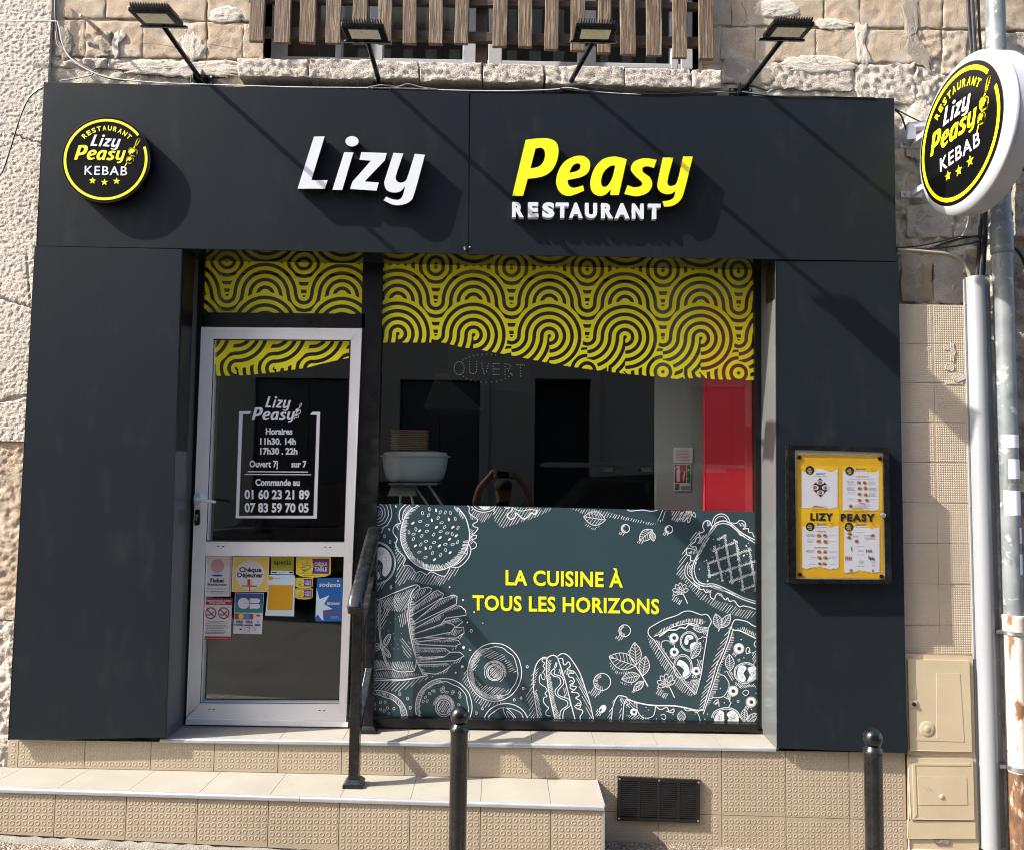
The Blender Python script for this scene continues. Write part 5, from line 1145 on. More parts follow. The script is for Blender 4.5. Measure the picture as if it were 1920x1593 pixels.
# hot dog
L(C, [(1215, 382), (1160, 385), (1080, 470), (1035, 640), (1040, 850), (1070, 1050), (1100, 1235)], 1.7); L(C, [(1370, 385), (1320, 350), (1260, 365), (1220, 410), (1215, 560), (1240, 800), (1280, 1000), (1332, 1235)], 1.9); L(C, [(1365, 370), (1420, 530), (1480, 720), (1540, 960), (1612, 1240)], 1.9); L(C, [(1370, 365), (1430, 326), (1500, 345), (1570, 420), (1680, 600), (1760, 830), (1820, 1020), (1868, 1240)], 1.7)
for dx in (0, 42): L(C, [(1360 - dx * .3, 450), (1350 - dx * .5, 510), (1290 + dx, 560), (1280 + dx, 600 + dx * .2), (1320 + dx, 640 - dx * .4), (1390 + dx * .9, 660 - dx * .2), (1412 + dx, 740), (1340 + dx, 830), (1345 + dx * .8, 895), (1410 + dx * .5, 945 - dx * .5), (1500 + dx * .6, 985 - dx * .6), (1502 + dx * .9, 1050), (1415 + dx, 1120), (1400 + dx, 1235)], 1.5)
L(C, [(1215, 400), (1165, 400), (1155, 430), (1190, 460), (1170, 500), (1195, 540), (1150, 600), (1120, 640), (1118, 720), (1150, 760), (1200, 790), (1225, 840), (1195, 880), (1225, 920), (1180, 940), (1178, 1000), (1215, 1050), (1245, 1080), (1210, 1130), (1215, 1180), (1280, 1190)], 1.4); EL(C, 1170, 640, 50, 26, 1.1, rot=80)
L(C, [(1395, 395), (1440, 400), (1450, 470), (1480, 480), (1520, 440), (1545, 500), (1500, 545), (1590, 570), (1590, 600), (1530, 600), (1530, 650), (1580, 660), (1600, 720), (1540, 760), (1600, 780), (1630, 790), (1600, 830), (1560, 860), (1640, 870), (1670, 910), (1620, 940), (1680, 980), (1690, 1040), (1610, 1050), (1640, 1090), (1710, 1110), (1715, 1150), (1680, 1200), (1690, 1235)], 1.7); L(C, [(1530, 720), (1560, 700), (1590, 740), (1540, 800), (1600, 830)], 1.4); L(C, [(1620, 1050), (1660, 1010), (1690, 1060), (1640, 1100)], 1.3)
H(C, [(1050, 560), (1110, 520), (1060, 760), (1045, 800)], -52, 2.0, 0.8, 12); H(C, [(1050, 850), (1080, 820), (1170, 1230), (1105, 1230)], 62, 2.0, 0.9, 13); H(C, [(1225, 420), (1290, 400), (1270, 560), (1300, 760), (1340, 1000), (1420, 1230), (1335, 1230), (1280, 980), (1230, 700)], -58, 1.9, 0.8, 14); H(C, [(1380, 520), (1420, 540), (1440, 640), (1380, 600)], 75, 2.2, 0.8, 15); H(C, [(1450, 800), (1500, 790), (1520, 920), (1460, 930)], 75, 2.2, 0.8, 16)
H(C, [(1600, 560), (1720, 700), (1830, 1080), (1860, 1230), (1810, 1230), (1700, 900)], 60, 3.0, 0.8, 17); H(C, [(1450, 560), (1540, 530), (1590, 590), (1480, 640)], 82, 2.0, 0.7, 18)
H(C, [(1035, 580), (1030, 850), (1060, 1060), (1090, 1235), (960, 1225), (980, 1040), (920, 950), (1000, 760), (1000, 620)], -56, 3.8, 0.75, 19)
# pizza slice, herbs, olives
D = lambda x, y: (1080 + x / 6.926, 1130 + y / 6.926)
ball(D, 632, 355, 76); ball(D, 340, 1020, 110)
ink.dot(D(345, 1372), 8.6, YIN, 0, 16, 6.0, -0.9, CL); dk.dot(D(320, 1385), 3.2, YIN - 0.0008, 0, 10, 1.6, -1.0, CL); H(D, [(290, 1350), (300, 1420), (360, 1420), (300, 1470), (250, 1460), (265, 1400)], -58, 2.4, 0.9)
L(D, [(770, 810), (850, 930), (935, 1080)], 1.8); leaf(D, 775, 812, 428, 690, 215); leaf(D, 785, 800, 760, 505, 150); leaf(D, 868, 940, 905, 685, 135); leaf(D, 830, 940, 592, 985, 135); leaf(D, 880, 1010, 745, 1140, 90)
H(D, [(440, 760), (560, 890), (700, 870), (660, 930), (520, 920), (440, 830)], -62, 3.2, 0.8); H(D, [(580, 1010), (690, 1060), (760, 1010), (700, 1070), (580, 1050)], -62, 3.0, 0.8); H(D, [(665, 640), (700, 590), (700, 660)], -62, 2.4, 0.7); H(D, [(730, 1130), (790, 1130), (760, 1180), (725, 1160)], -62, 2.6, 0.8)
def pizza_herb(f, x, y, s=1.0):
    for a, r in ((200, 1.0), (235, 1.1), (265, 1.15), (300, 1.05), (335, .8), (170, .8)):
        c = (x + 75 * s * r * math.cos(math.radians(a)), y + 75 * s * r * math.sin(math.radians(a))); EL(f, c[0], c[1], 46 * s, 24 * s, 1.2, rot=a, n=16); L(f, [(x + 20 * s, y + 30 * s), c], 0.9, False)
    L(f, [(x - 60 * s, y - 20 * s), (x + 20 * s, y + 10 * s), (x + 90 * s, y + 150 * s)], 1.5); H(f, [(x - 110 * s, y + 20 * s), (x - 20 * s, y + 80 * s), (x + 40 * s, y + 100 * s), (x - 20 * s, y + 170 * s), (x - 130 * s, y + 110 * s)], -58, 3.0, 0.9)
pizza_herb(D, 1180, 1060, 1.1)
def crust(f, o, i2, lft, lft2, rgt):
    L(f, o, 1.5); L(f, i2, 1.6); L(f, lft, 1.6, False); L(f, lft2, 1.2, False); L(f, rgt, 1.5)
crust(D, [(1010, 475), (945, 410), (942, 340), (1000, 290), (1150, 210), (1300, 160), (1400, 108), (1480, 100), (1560, 125), (1630, 150), (1700, 145), (1756, 225), (1740, 280), (1716, 325)], [(1010, 430), (1110, 390), (1250, 312), (1400, 272), (1500, 260), (1620, 300), (1718, 322)], [(1010, 470), (1100, 610), (1250, 830), (1400, 1030), (1545, 1182)], [(1042, 480), (1130, 610), (1280, 820), (1420, 1020), (1548, 1160)], [(1720, 320), (1690, 500), (1650, 750), (1620, 950), (1556, 1182)])
H(D, [(1010, 420), (1110, 330), (1280, 250), (1450, 190), (1620, 190), (1690, 240), (1620, 290), (1500, 255), (1400, 265), (1250, 305), (1110, 385)], 84, 2.2, 0.9, 3)
H(D, [(920, 420), (1010, 480), (1100, 620), (1280, 860), (1540, 1185), (1490, 1220), (1330, 1130), (1130, 850), (950, 540)], -58, 3.2, 0.8, 5); H(D, [(1050, 480), (1100, 500), (1200, 690), (1300, 860), (1420, 1000), (1500, 1100), (1540, 1160), (1440, 1040), (1280, 815)], 80, 2.2, 0.8, 6)
def tomato(f, cx, cy, rx, ry, kid, w=1.3): EL(f, cx, cy, rx, ry, w); EL(f, cx, cy, rx * .86, ry * .87, 1.0); FILL(f, kid); k = np.array(kid); flecks(f, k[:, 0].mean(), k[:, 1].mean(), (k[:, 0].max() - k[:, 0].min()) * .33, (k[:, 1].max() - k[:, 1].min()) * .38, 12, int(cx))
tomato(D, 1468, 495, 114, 126, [(1410, 480), (1440, 415), (1510, 420), (1522, 460), (1470, 480), (1450, 535), (1415, 530)]); FILL(D, [(1480, 580), (1490, 530), (1540, 505), (1560, 520), (1520, 560), (1500, 590)]); tomato(D, 1388, 825, 122, 160, [(1310, 800), (1330, 745), (1370, 740), (1440, 790), (1472, 870), (1450, 950), (1395, 970), (1385, 920), (1400, 860), (1340, 810)])
def olive(f, x, y, r, h=0.42): ink.dot(f(x, y), r / 6.926, YIN, 0, 16, clip=CL); dk.dot(f(x + r * .05, y), r * h / 6.926, YIN - 0.0008, 0, 10, clip=CL)
for q in ((1272, 448, 60), (1275, 632, 58), (1560, 880, 56)): olive(D, *q); H(D, [(q[0] - 50, q[1] + 40), (q[0] + 20, q[1] + 62), (q[0] - 10, q[1] + 100), (q[0] - 60, q[1] + 80)], -58, 2.2, 0.9)
leaf(D, 1500, 720, 1618, 505, 110); leaf(D, 1700, 350, 1515, 320, 80); L(D, [(1110, 510), (1150, 485), (1240, 500), (1280, 560), (1270, 600)], 1.2); L(D, [(1560, 470), (1620, 455), (1640, 435), (1700, 450)], 1.3); H(D, [(1640, 320), (1718, 320), (1700, 440), (1650, 400)], -58, 2.4, 0.9); H(D, [(1560, 720), (1640, 740), (1620, 950), (1600, 940)], 70, 2.6, 0.9); H(D, [(1440, 1020), (1530, 980), (1610, 960), (1560, 1170)], -70, 2.2, 0.8)
L(D, [(1080, 430), (1130, 400), (1200, 350), (1300, 345), (1350, 315), (1420, 320), (1470, 275), (1560, 300), (1650, 310)], 2.2); L(D, [(1500, 1040), (1530, 1000), (1560, 1000), (1580, 1040), (1530, 1060)], 1.2)
DOTS(D, [(1440, 343), (1200, 430), (1655, 490), (1645, 580), (1610, 690), (1335, 630), (1510, 960), (1560, 640)], 0.9)
# lower pizza
L(D, [(458, 1510), (480, 1340), (530, 1222), (575, 1200), (662, 1226), (625, 1300), (605, 1520)], 1.7); L(D, [(660, 1240), (800, 1290), (1000, 1325), (1250, 1330), (1400, 1352), (1570, 1390), (1640, 1380)], 2.4); H(D, [(560, 1215), (650, 1232), (600, 1330), (580, 1510), (540, 1510), (590, 1340)], -66, 2.4, 0.9, 8); H(D, [(400, 1510), (480, 1260), (530, 1230), (490, 1340), (455, 1510)], -55, 3.4, 0.8, 9)
L(D, [(790, 1295), (800, 1400), (860, 1475), (940, 1490), (1010, 1450), (1035, 1330)], 1.4); olive(D, 750, 1410, 46); H(D, [(650, 1450), (800, 1440), (960, 1510), (700, 1510)], -40, 2.8, 0.8, 10); H(D, [(650, 1250), (780, 1300), (780, 1380), (650, 1350)], 40, 3.2, 0.9, 11); L(D, [(640, 1300), (670, 1260), (700, 1290), (650, 1330)], 1.2)
leaf(D, 1370, 1540, 1368, 1395, 100); ink.dot(D(1525, 1540), 8, YIN, 0, 14, 5.5, 0, CL); L(D, [(1040, 1340), (1100, 1380), (1180, 1350), (1210, 1400), (1270, 1370), (1260, 1420), (1170, 1400)], 1.5); L(D, [(1100, 1460), (1130, 1440), (1165, 1465), (1150, 1510), (1110, 1490)], 1.2); L(D, [(1400, 1360), (1440, 1395), (1520, 1390), (1560, 1420), (1600, 1400)], 1.3); L(D, [(1560, 1390), (1600, 1470), (1615, 1540)], 1.2); DOTS(D, [(1260, 1440), (1045, 1500), (1550, 1445), (870, 1460), (910, 1350), (940, 1385)], 1.0)
# toasted sandwich at the right
E = lambda x, y: (1230 + x / 7.243, 940 + y / 7.243)
for w, o in ((1.9, 0), (1.3, 1)):
    s = 34 * o
    L(E, [(1395, 540 + s * 1.3), (1180, 430 + s), (1040, 310 + s * .9), (960, 265 + s), (880, 262 + s), (790, 310 + s * .8), (720, 420 + s * .3), (600, 640 + s * .2), (500 + s * .8, 860), (492 + s, 1000 - s), (540 + s * .6, 1090 - s), (650, 1145 - s), (800, 1150 - s), (1000, 1240 - s), (1200, 1330 - s * .8), (1400, 1395 - s)], w)
H(E, [(800, 310), (880, 270), (760, 420), (560, 800), (520, 960), (500, 940), (520, 840), (700, 440)], -52, 2.0, 0.8, 3); H(E, [(540, 1085), (800, 1130), (1200, 1310), (1395, 1370), (1395, 1390), (1000, 1240), (640, 1140)], 20, 2.0, 0.8, 4); H(E, [(960, 270), (1040, 310), (1180, 440), (1395, 560), (1395, 575), (1150, 460)], 40, 2.2, 0.8, 14)
EL(E, 885, 290, 118, 128, 1.3, 180, 360); EL(E, 885, 290, 88, 95, 1.1, 180, 360)
L(E, [(760, 330), (740, 280), (700, 250), (650, 280), (635, 340), (655, 390), (620, 415), (580, 430), (600, 470), (550, 490), (530, 540), (500, 560), (470, 590), (490, 610), (540, 610), (545, 650), (500, 640), (440, 630), (410, 660), (425, 720), (470, 735), (470, 790), (510, 800)], 1.6); H(E, [(690, 260), (740, 280), (760, 330), (690, 330)], 70, 1.8, 0.8); H(E, [(430, 680), (560, 640), (570, 700), (450, 720)], 75, 2.0, 0.8); H(E, [(600, 480), (700, 420), (620, 560), (560, 570)], -52, 2.0, 0.9); L(E, [(430, 820), (395, 900), (400, 1000), (470, 1080), (560, 1160), (600, 1180)], 1.5); L(E, [(480, 800), (430, 880), (430, 980), (490, 1040)], 1.1); H(E, [(440, 880), (490, 820), (500, 1020), (450, 980)], -60, 2.0, 0.8)
L(E, [(510, 1090), (540, 1130), (590, 1150), (600, 1190), (650, 1190), (680, 1230), (730, 1220), (740, 1290), (790, 1320), (810, 1270), (850, 1240), (900, 1290), (950, 1330), (970, 1300), (1000, 1350), (1060, 1340), (1100, 1390), (1140, 1425), (1180, 1410), (1230, 1420), (1280, 1430), (1390, 1470)], 1.6); H(E, [(640, 1170), (760, 1200), (740, 1290), (700, 1220)], 60, 2.0, 0.9); H(E, [(830, 1230), (910, 1250), (920, 1310), (850, 1270)], -60, 2.0, 0.9)
L(E, [(1010, 280), (1090, 290), (1140, 250), (1200, 270), (1220, 330), (1180, 370), (1250, 360), (1260, 410), (1310, 420), (1330, 470), (1395, 480)], 1.4); H(E, [(1110, 290), (1200, 280), (1220, 330), (1150, 340)], -70, 2.0, 0.8)
def grill(p, q, w=46, sd=0):
    d = np.array(q, float) - p; l = np.hypot(*d); d /= l; n_ = np.array([-d[1], d[0]]); P0 = np.array(p, float)
    H(E, [tuple(P0 + n_ * w * .5), tuple(P0 + d * l + n_ * w * .5), tuple(P0 + d * l - n_ * w * .5), tuple(P0 - n_ * w * .5)], -52 if d[1] < 0 else 48, 1.5, 0.8, sd)
for i, (p, q) in enumerate((((820, 520), (960, 450)), ((760, 670), (1110, 530)), ((690, 840), (1300, 640)), ((700, 1010), (1395, 790)), ((990, 1090), (1395, 940)), ((1150, 1200), (1395, 1110)), ((930, 440), (1040, 1120)), ((790, 590), (910, 1080)), ((1090, 530), (1190, 1210)), ((1260, 610), (1370, 1230)), ((700, 830), (740, 1030)))): grill(p, q, 40, 40 + i)
rg = random.Random(12); TO = [(900, 300), (1040, 340), (1395, 590), (1395, 1330), (1000, 1190), (650, 1090), (550, 1020), (540, 880), (700, 560)]
for _ in range(90):
    p = (rg.uniform(540, 1395), rg.uniform(300, 1330))
    if inpoly(p, TO): ink.dot(E(*p), rg.choice([0.6, 0.6, 0.8, 1.0, 1.7]), YIN, 0, 7, clip=CL)
H(E, [(540, 400), (640, 380), (470, 580), (410, 660), (430, 730), (380, 840), (390, 1000), (470, 1090), (600, 1190), (740, 1300), (1000, 1380), (1150, 1440), (1395, 1490), (1395, 1540), (1230, 1590), (900, 1500), (600, 1330), (400, 1100), (270, 980), (290, 880), (370, 660)], -52, 3.6, 0.75, 6)
pizza_herb(E, 340, 1230, 1.0)
# large pizza lower right
F_ = lambda x, y: (1300 + x / 6.929, 1130 + y / 6.929)
leaf(F_, 340, 330, 290, 135, 115); leaf(F_, 365, 320, 480, 140, 105); L(F_, [(325, 365), (345, 320)], 2.2, False)
L(F_, [(500, 280), (530, 225), (570, 212), (690, 235), (760, 280), (840, 318)], 1.7); L(F_, [(520, 350), (600, 355), (700, 400), (830, 465)], 2.2); L(F_, [(500, 280), (500, 330), (520, 350)], 1.4); L(F_, [(490, 300), (440, 480), (380, 640), (300, 800), (240, 1020), (180, 1200), (120, 1400)], 1.8, False); L(F_, [(520, 330), (470, 490), (410, 640), (330, 830), (270, 1020), (215, 1180), (130, 1440)], 1.5, False)
H(F_, [(560, 330), (650, 300), (840, 400), (830, 450), (700, 395)], 70, 2.4, 0.9, 3); H(F_, [(470, 300), (490, 310), (380, 640), (240, 1020), (120, 1390), (70, 1370), (110, 1180), (260, 740), (330, 560)], -45, 3.6, 0.8, 4); H(F_, [(500, 390), (550, 400), (500, 600), (440, 640), (360, 860), (330, 1090), (230, 1300), (170, 1340), (270, 1020)], -3, 2.4, 0.8, 5)
olive(F_, 592, 588, 60); olive(F_, 515, 1140, 60); olive(F_, 750, 1282, 58)
for q in ((592, 588), (515, 1140), (750, 1282)): EL(F_, q[0], q[1], 66, 66, 0.9); H(F_, [(q[0] - 60, q[1] + 30), (q[0], q[1] + 60), (q[0] - 40, q[1] + 120), (q[0] - 90, q[1] + 80)], -58, 2.2, 0.9)
leaf(F_, 480, 880, 465, 660, 115); EL(F_, 680, 905, 150, 135, 1.4, wob=0.015, wn=4); EL(F_, 680, 905, 134, 118, 1.1, wob=0.015, wn=4)
FILL(F_, [(570, 900), (600, 820), (660, 810), (690, 850), (655, 905), (680, 980), (650, 1020), (590, 990)]); FILL(F_, [(705, 850), (760, 825), (810, 880), (805, 970), (750, 1030), (700, 1015), (735, 930)]); flecks(F_, 625, 910, 45, 85, 24, 1); flecks(F_, 765, 930, 40, 85, 24, 2)
EL(F_, 425, 1490, 185, 135, 1.5, 180, 360, 0.015, 4); EL(F_, 425, 1490, 165, 115, 1.2, 180, 360, 0.015, 4); FILL(F_, [(280, 1480), (330, 1405), (390, 1410), (400, 1470), (390, 1545), (280, 1545)]); FILL(F_, [(435, 1440), (500, 1395), (570, 1450), (585, 1545), (450, 1545), (460, 1490)]); flecks(F_, 335, 1480, 45, 55, 24, 3); flecks(F_, 510, 1480, 55, 60, 28, 4)
L(F_, [(340, 930), (400, 940), (460, 1030), (455, 1110), (400, 1200), (330, 1225), (240, 1220)], 1.3); H(F_, [(540, 1020), (680, 1050), (800, 1040), (830, 1110), (760, 1090), (620, 1110), (540, 1070)], -50, 2.2, 0.9); H(F_, [(430, 860), (500, 890), (540, 990), (500, 1010), (440, 930)], 60, 2.4, 0.9); H(F_, [(760, 640), (830, 600), (840, 760), (770, 780)], -58, 2.4, 0.8); L(F_, [(790, 780), (785, 820), (830, 880)], 1.4); L(F_, [(830, 470), (790, 530), (830, 600), (780, 640)], 1.5)
leaf(F_, 660, 1545, 665, 1370, 90); leaf(F_, 700, 1545, 830, 1430, 95); L(F_, [(690, 660), (685, 600), (715, 570), (735, 610), (715, 630), (748, 635), (700, 655)], 1.3); L(F_, [(640, 1160), (670, 1130), (715, 1140), (715, 1170), (680, 1200), (640, 1170)], 1.2); L(F_, [(265, 1300), (280, 1270), (320, 1250), (310, 1300), (280, 1310), (325, 1280), (335, 1340)], 1.4); L(F_, [(460, 1345), (490, 1290), (470, 1270), (440, 1180), (480, 1250), (400, 1220)], 1.3)
for q in ((582, 1274), (592, 738)): EL(F_, q[0], q[1], 14, 14, 0.9, n=10)
DOTS(F_, [(622, 472), (658, 708), (412, 890), (352, 1104), (404, 1292), (815, 1168), (184, 1440), (150, 1504), (25, 1445), (755, 1375)], 1.1)
obj('chalk_drawing', ink, m_ink, po, kind=None); obj('drawing_fleck', dk, m_teal, po)
for sl, a, b, c, d in (('LA CUISINE À', 948, 1095, 1168, 1099.5), ('TOUS LES HORIZONS', 886, 1142, 1236, 1149.5)):
    mb = MB(); text(mb, sl, a, b, c, d, 26.5, YIN, 0, 0.026, 0, 1.06); obj('slogan_line', mb, m_yink, po)
# ------------------------------------------------------------------ opening hours on the door glass
oh = thing('opening_hours_decal', 'white opening hours decal in a square outline on the door glass', 'window decal', at(520, 970, -0.005))
YO = -0.0048; q5 = lambda x, y: (340 + x / 4.684, 700 + y / 4.684)
mb = MB()
for a in ([(508, 333), (616, 332), (597, 358), (540, 358), (506, 1246), (1160, 1246), (1190, 366), (1130, 364), (1152, 339), (1219, 339), (1190, 1270), (477, 1267)],): mb.flat([q5(*p) for p in a], YO)
obj('outline_box', mb, m_vinyl, oh)
mb = MB(); W_, Y_ = MB(), MB()
for d, src, dst in ((LIZY, LZB, (735, 203, 962, 330)), (PEASY, PSB, (618, 298, 1000, 435))):
    x0, y0 = q5(dst[0], dst[1]); x1, y1 = q5(dst[2], dst[3])
    for k in d: o, h = glyph(d, k, bbox_tf(src, (x0, y0, x1, y1))); mb.flat(o, YO, 0, h)
st, fl = skewer(18.5, 0, 0); kx, ky = q5(962, 350)
tf = lambda p: (kx + p[0] * 1.5, ky - p[1] * 1.5)
st, fl = skewer(19.0, 0, 0); kx, ky = q5(978, 352)
for p, w in st: mb.ribbon([(kx + a, ky - b) for a, b in p], max(1.0, w * 19), YO)
for p in fl: mb.flat([(kx + a, ky - b) for a, b in p], YO)
obj('logo_lettering', mb, m_vinyl, oh)
mb = MB()
for s, x0, x1, y, h in (('Horaires', 742, 976, 532, 52), ('11h30. 14h', 692, 1006, 620, 54), ('17h30 . 22h', 692, 1020, 706, 54), ('Ouvert 7j', 598, 848, 818, 54), ('sur 7', 966, 1100, 820, 54), ('Commande au', 650, 1040, 980, 54), ('01 60 23 21 89', 555, 1126, 1096, 74), ('07 83 59 70 05', 555, 1118, 1212, 74)):
    a = q5(x0, y); b = q5(x1, y + (x1 - x0) * 0.004); text(mb, s, a[0], a[1], b[0], b[1], h / 4.684, YO, 0, 0.035)
mb.ribbon([q5(583, 859), q5(1112, 862)], 1.9, YO); mb.ribbon([q5(555, 883), q5(1140, 886)], 1.7, YO)
obj('hours_lettering', mb, m_vinyl, oh)
# ------------------------------------------------------------------ stickers on the lower door glass
def flatm(name, c, r=0.4): return M(name, c, r, var=0.03, vs=10, rvar=0.03)
k_white = flatm('sticker_white', (0.62, 0.61, 0.63)); k_red = flatm('sticker_red', (0.42, 0.02, 0.03)); k_yel = flatm('sticker_yellow', (0.72, 0.50, 0.10)); k_yel2 = flatm('sticker_bright_yellow', (0.75, 0.60, 0.04)); k_org = flatm('sticker_orange', (0.60, 0.29, 0.005)); k_blk = flatm('sticker_black', (0.012, 0.012, 0.016)); k_blue = flatm('sticker_blue', (0.01, 0.11, 0.36)); k_lblue = flatm('sticker_light_blue', (0.55, 0.66, 0.74)); k_pur = flatm('sticker_purple', (0.11, 0.02, 0.25)); k_oliv = flatm('sticker_olive', (0.30, 0.28, 0.015)); k_pink = flatm('sticker_pink', (0.55, 0.30, 0.34)); k_navy = flatm('sticker_navy', (0.03, 0.06, 0.22)); k_teal = flatm('sticker_teal', (0.02, 0.20, 0.20)); k_grey = flatm('sticker_grey', (0.22, 0.22, 0.24)); k_green = flatm('sticker_green', (0.02, 0.14, 0.05)); k_cy = flatm('sticker_cyan', (0.02, 0.28, 0.55))
YK = -0.0052
T7 = lambda x, y: (370 + x / 6.62, 1030 + y / 6.62)
def sticker(label, outl, base, layers, cat='sticker'):
    """layers: list of (name, material, builder(mb, Y))"""
    o = [T7(*p) for p in outl]; mb = MB(); mb.pxprism(o, YK, -0.0032)
    c = at(sum(p[0] for p in o) / len(o), max(p[1] for p in o), YK); t = thing('sticker', label, cat, c, 'acceptance stickers on the lower door glass')
    obj('backing', mb, base, t)
    for i, (nm, mt, fn) in enumerate(layers):
        mb = MB(); fn(mb, YK - 0.0005 * (i + 1)); obj(nm, mb, mt, t)
    return t
def rnd(x0, y0, x1, y1, r):
    o = []
    for cx, cy, a in ((x1 - r, y0 + r, -90), (x1 - r, y1 - r, 0), (x0 + r, y1 - r, 90), (x0 + r, y0 + r, 180)):
        for k in range(5): b = math.radians(a + k * 22.5); o.append((cx + r * math.cos(b), cy + r * math.sin(b)))
    return o
fl_ = lambda pts: (lambda mb, Y: mb.flat([T7(*p) for p in pts], Y))
def tx(body, x0, x1, y, h, bold=0.02, shear=0.0): return lambda mb, Y: text(mb, body, *T7(x0, y), *T7(x1, y + (x1 - x0) * 0.012), h / 6.62, Y, 0, bold, shear)
def many(*f): return lambda mb, Y: [g(mb, Y) for g in f]
disc = lambda cx, cy, rx, ry=None: (lambda mb, Y: mb.flat([T7(*p) for p in ell(cx, cy, rx, rx if ry is None else ry, n=28)[:-1]], Y))
line = lambda pts, w: (lambda mb, Y: mb.ribbon([T7(*p) for p in pts], w, Y))
prt = lambda x0, y0, x1, y1, n, th=0.5, sd=1: (lambda mb, Y: lines_of_print(mb, *T7(x0, y0), *T7(x1, y1), n, Y, 0, th, sd))
sticker('grey Ticket Restaurant sticker with pink ball at upper left of the glass', rnd(84, 78, 412, 578, 18), k_white, [('pink_edge', k_pink, fl_([(404, 76), (434, 78), (414, 578), (392, 576)])), ('ball', k_pink, disc(250, 200, 86)), ('ball_shadow', k_navy, disc(250, 317, 66, 12)), ('print', k_blk, many(tx('Ticket', 152, 335, 400, 44, 0.03, 0.2), tx('Restaurant', 130, 366, 440, 26, 0.02, 0.2), prt(165, 505, 356, 545, 2, 0.5), line([(90, 480), (385, 482)], 0.35), line([(90, 518), (380, 520)], 0.35)))])
sticker('square yellow and white Chèque Déjeuner sticker with red cross mark', [(440, 86), (893, 88), (878, 522), (424, 518)], k_white, [('yellow_field', k_yel, fl_([(456, 98), (880, 100), (866, 514), (440, 508)])), ('disc', k_white, disc(655, 308, 180, 186)), ('lettering', k_blk, many(tx('Chèque', 520, 798, 270, 54, 0.035), tx('Déjeuner', 496, 820, 336, 54, 0.035))), ('cross_mark', k_red, many(fl_([(622, 364), (655, 364), (655, 436), (622, 436)]), line([(556, 446), (740, 450)], 2.2), line([(650, 450), (650, 512)], 1.8))), ('cross_shadow', k_yel2, fl_([(660, 368), (680, 368), (680, 436), (660, 436)]))])
sticker('red and white no smoking and no vaping notice at lower left of the glass', [(78, 602), (432, 606), (412, 1118), (62, 1112)], k_white, [('red_band', k_red, many(fl_([(78, 602), (432, 606), (428, 684), (75, 680)]), fl_([(64, 1070), (414, 1074), (412, 1118), (62, 1112)]))), ('prohibition_ring', k_red, many(*[line([(q[0], q[1]) for q in ell(cx, 784, 64, 66, n=24)], 2.2) for cx in (166, 328)], line([(122, 738), (212, 832)], 2.0), line([(284, 738), (374, 832)], 2.0))),
  ('white_print', k_white, many(tx('INTERDICTION DE FUMER', 86, 418, 641, 22, 0.03), tx('ET DE VAPOTER', 152, 352, 671, 22, 0.03), prt(90, 1082, 390, 1110, 1, 0.5, 4))), ('black_print', k_blk, many(line([(125, 795), (150, 810), (205, 768)], 1.6), line([(285, 795), (310, 812), (368, 762)], 1.6), prt(96, 880, 400, 915, 2, 0.7, 2), prt(90, 930, 404, 980, 3, 0.7, 3), prt(82, 995, 400, 1045, 3, 0.8, 5)))])
sticker('blue and green CB card sticker with VISA marks below', [(468, 530), (826, 536), (800, 1046), (446, 1038)], k_white, [('blue_field', k_navy, fl_([(472, 536), (820, 542), (816, 664), (470, 656)])), ('green_field', k_teal, fl_([(470, 656), (816, 664), (810, 780), (466, 774)])), ('emblem', k_white, many(disc(574, 662, 72, 70), fl_([(650, 600), (752, 602), (772, 610), (781, 630), (772, 650), (752, 658), (650, 656)]), fl_([(650, 668), (752, 668), (770, 677), (779, 698), (770, 719), (752, 728), (650, 728)]))), ('emblem_bar', k_navy, fl_([(580, 659), (782, 662), (782, 666), (580, 663)])),
  ('card_marks', k_navy, many(fl_([(464, 790), (574, 792), (572, 858), (462, 856)]), fl_([(584, 792), (694, 794), (692, 860), (582, 858)]), fl_([(460, 922), (570, 926), (570, 940), (460, 936)]), fl_([(580, 926), (694, 930), (694, 944), (580, 940)]), fl_([(714, 920), (778, 922), (776, 944), (712, 942)]), tx('VISA', 476, 566, 908, 30, 0.04, 0.15), tx('VISA', 596, 688, 908, 30, 0.04, 0.15), tx('V', 736, 762, 908, 30, 0.04))), ('red_disc', k_red, many(disc(496, 825, 32), disc(664, 826, 32), fl_([(734, 800), (776, 802), (776, 828), (734, 826)]))), ('yellow_disc', k_yel2, disc(542, 825, 32)), ('blue_disc', k_cy, disc(616, 826, 32)),
  ('black_print', k_blk, many(fl_([(524, 976), (554, 978), (552, 994), (522, 992)]), line([(q[0], q[1]) for q in ell(628, 986, 42, 26, 40, 320, 16)], 0.5), line([(q[0], q[1]) for q in ell(628, 986, 20, 20, -60, 60, 8)], 0.5), line([(706, 968), (728, 968), (726, 1004), (704, 1004), (706, 968)], 0.7), prt(560, 1022, 700, 1034, 1, 0.4)))])
sticker('olive green apetiz sticker with white foot strip', [(918, 82), (1200, 86), (1192, 304), (912, 298)], k_oliv, [('white_strip', k_lblue, fl_([(914, 256), (1194, 262), (1192, 304), (912, 298)])), ('lettering', k_blk, many(tx('apetiz', 948, 1168, 178, 56, 0.012), prt(950, 200, 1166, 216, 1, 0.4), fl_([(922, 270), (986, 272), (986, 286), (922, 284)]), prt(1004, 268, 1118, 286, 1, 0.5), fl_([(1140, 268), (1188, 270), (1186, 290), (1138, 288)])))])
